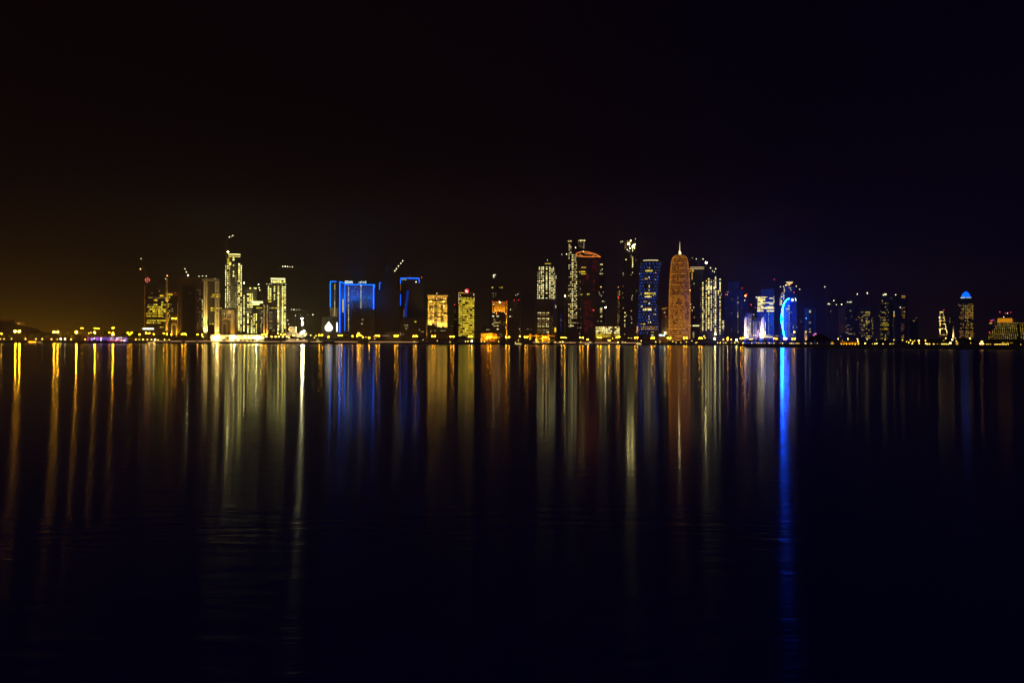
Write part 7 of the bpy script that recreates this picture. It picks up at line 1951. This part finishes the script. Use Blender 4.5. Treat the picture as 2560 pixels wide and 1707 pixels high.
# white lantern and pillar on the promenade
for px, y0, y1, w, lab in ((1556.5, 853, 859, 1.8, 'round white glowing lantern on the promenade before the scaffolded tower'), (1649.8, 849.6, 858, 1.0, 'slim white glowing pillar on the promenade by the lit script sign')):
    p = P(px, yh(px), 2262)
    t = empty('lantern', lab, 'lantern', (p.x, 2262, GZ), 0)
    zt = P(px, y0, 2262).z - GZ
    MB().lathe([(w * .7, 0), (w * .8, .3)], 12).obj('base', 'parapet_stone', t)
    MB().lathe([(w * .5, .32), (w * .8, .8), (w * .85, zt * .7), (w * .4, zt)], 12).obj('glass', 'win_white', t)
p = P(795, yh(795), 2275)
t = empty('lit_fountain', 'small white lit structure of thin uprights before the water-drop screen', 'pavilion', (p.x, 2275, GZ), 0)
for i in range(4): MB().box(-2.6 + i * 1.6, -.1, 0, -2.3 + i * 1.6, .2, 9 - abs(i - 1.5) * 2).obj('upright', 'win_pale', t)
MB().box(-3.4, -.5, 0, 3.4, .8, 1.5).obj('base', 'win_white', t)

# ------------------------------------------------------------------ tower cranes
def crane(label, D, base, top, tip, tail, lights, base_z=None):
    """base/top/tip/tail in photo pixels; lights hang along the jib"""
    p = P(base[0], yh(base[0]), D)
    w = lambda q: P(q[0], q[1], D) - Vector((p.x, D, 0))
    zb = w(base).z
    t = empty('tower_crane', label, 'crane', (p.x, D, zb), 0, 'tower cranes over the skyline')
    off = Vector((0, 0, -zb))
    B, T, J, K = (w(q) + off for q in (base, top, tip, tail))
    m = MB()
    n = max(3, int((T - B).length / 5))
    for dx, dy in ((-.9, -.9), (.9, -.9), (.9, .9), (-.9, .9)): m.bar(B + Vector((dx, dy, 0)), T + Vector((dx, dy, 0)), .18)
    for i in range(n):
        a, c = B.lerp(T, i / n), B.lerp(T, (i + 1) / n)
        m.bar(a + Vector((-.9, -.9, 0)), c + Vector((.9, -.9, 0)), .1); m.bar(a + Vector((.9, -.9, 0)), c + Vector((.9, .9, 0)), .1)
    m.obj('mast', 'crane_paint', t)
    j = MB()
    d = (J - T).normalized(); s = Vector((0, 0, 1)) if abs(d.z) < .8 else Vector((1, 0, 0))
    s = (s - d * s.dot(d)).normalized() * 1.8
    j.bar(T, J, .22); j.bar(T + s, J, .18)
    n = max(4, int((J - T).length / 5))
    for i in range(n): j.bar(T.lerp(J, i / n) + (s * (1 - i / n) if i % 2 else Vector()), T.lerp(J, (i + 1) / n) + (Vector() if i % 2 else s * (1 - (i + 1) / n)), .09)
    j.obj('jib', 'crane_paint', t)
    MB().bar(T, K, .3).obj('counter_jib', 'crane_paint', t)
    MB().box(K.x - 1.2, K.y - .8, K.z - 2.0, K.x + 1.2, K.y + .8, K.z).obj('counterweight', 'grey_concrete', t)
    MB().box(T.x + .95, T.y - 1.4, T.z - 2.2, T.x + 2.5, T.y + .2, T.z - .2).obj('cab', 'dark_metal', t)
    for x, y, r, mat in lights:
        q = w((x, y)) + off
        r *= .78
        o = link('lamp', unit_ball(mat), t); o.location = q + Vector((0, -1.0, 0)); o.scale = (r, r, r)
    return t
BW, BO, BR = 'beacon_white', 'beacon_orange', 'beacon_red'
crane('crane with two lamps straight above the red-emblem tower', 2440, (364, 712), (364, 690), (352.6, 644), (367, 694), [(353, 647, .9, BW), (351.6, 672.6, 1.5, BO)])
crane('steep crane with three lamps on the broad unlit tower', 2460, (471, 693.7), (470.6, 689), (461, 669), (476, 691), [(470, 688, 1.5, 'lamp_white'), (466.2, 680.4, 1.2, BW), (462.5, 672.4, 1.1, BW)])
crane('highest crane, its jib tip lit by three dots above the tallest apartment tower', 2500, (566, 657), (566, 600), (586, 588), (558, 604), [(573.5, 592.8, 1.3, BW), (579, 591, .7, BW), (582.6, 589.4, 1.1, BW)])
crane('upright crane jib with three lamps between the white apartment towers', 2500, (655, 756), (655, 730), (645.6, 709), (659, 734), [(646.6, 710.8, 1.7, BW), (648, 719.4, 1.2, BW), (649.6, 725.4, 1.2, BW)])
crane('flat-jib crane with five lamps in a line over the square white tower', 2470, (701, 697), (701, 668), (734, 667), (694, 669), [(707.2, 666, 1.3, BW), (713.4, 666, 1.6, BW), (719.2, 666.4, 1.3, BW), (725, 667.2, .6, BW), (731, 667.2, 1.1, BW)])
crane('distant low crane with a flat jib of small lamps near the white floodlight masts', 2700, (739, 838), (739, 774), (752, 773), (727, 774), [(729, 773.8, .8, BW), (735, 773.8, 1.4, BW), (742, 774, .6, BW), (748, 774, .6, BW), (739, 789, 1.0, BW), (719.6, 800.6, 1.2, BW), (721.8, 810.6, .9, BW)])
crane('distant crane with one yellow lamp on its tip, west of the blue-outlined hotel', 2700, (770, 838), (770, 788), (784, 786), (764, 789), [(782.3, 786.8, 1.5, BW), (771, 788, .5, BW)])
crane('crane with a slanting row of five lamps over the black stepped tower', 2480, (982, 702), (982, 686), (1009, 649.5), (977, 692), [(987.2, 677, 1.4, BW), (991.2, 672, 1.4, BW), (996.4, 665.4, 1.5, BW), (1002, 658.4, 1.3, BW), (1006.8, 652.4, 1.4, BW)])
crane('crane over the scaffolded tower with a short lit jib to the west', 2490, (1563, 624), (1563, 606), (1549, 603), (1568, 607), [(1551, 603.6, .6, BW), (1556, 603.4, .7, BW)])
crane('crane over the gold-lined slab with a pale lamp at each end of its jib', 2540, (1747, 670), (1747, 650), (1760, 647.5), (1739, 651), [(1731, 645.6, .5, BW)])
crane('tall crane with one lamp east of the arc tower', 2500, (2066, 838), (2066, 722), (2058, 714), (2069, 725), [(2061.6, 717.2, 1.1, BW)])
crane('crane with a cluster of lamps above the dark cape trees', 2500, (2079, 838), (2079, 758), (2068, 759), (2084, 758), [(2070.4, 759.4, 1.2, BW), (2073.4, 760.2, 1.1, BW), (2084.2, 751.6, 1.2, BW), (2076, 778, .5, BW)])
crane('crane with two lamps beside the plum-dark slab', 2520, (2098, 838), (2098, 760), (2106, 760.6), (2089, 761), [(2091, 761.4, .8, BW), (2103.8, 761, 1.5, BW)])
crane('crane with one lamp above the three-lamp dark stepped tower', 2540, (2139, 800), (2139, 738), (2146, 733), (2136, 740), [(2142.8, 735.2, 1.2, BW)])
crane('crane with one bright lamp above the speckled tower', 2520, (2172, 767), (2172, 736), (2164, 731), (2176, 738), [(2168, 732.8, 1.7, BW)])
bpy.context.view_layer.update()

# ------------------------------------------------------------------ warm night haze over the bay
m, nt, out = nmat('night_haze')
v = nt.nodes.new('ShaderNodeVolumePrincipled')
v.inputs['Color'].default_value = (0.9, 0.9, 0.95, 1)
v.inputs['Density'].default_value = 0.0001
v.inputs['Anisotropy'].default_value = 0.25
nt.links.new(v.outputs[0], out.inputs['Volume'])
hz = MB().box(-5200, -460, -2.0, 5200, 4600, 330.0).obj('haze', 'night_haze')
tag(hz, kind='stuff')
bpy.context.view_layer.update()
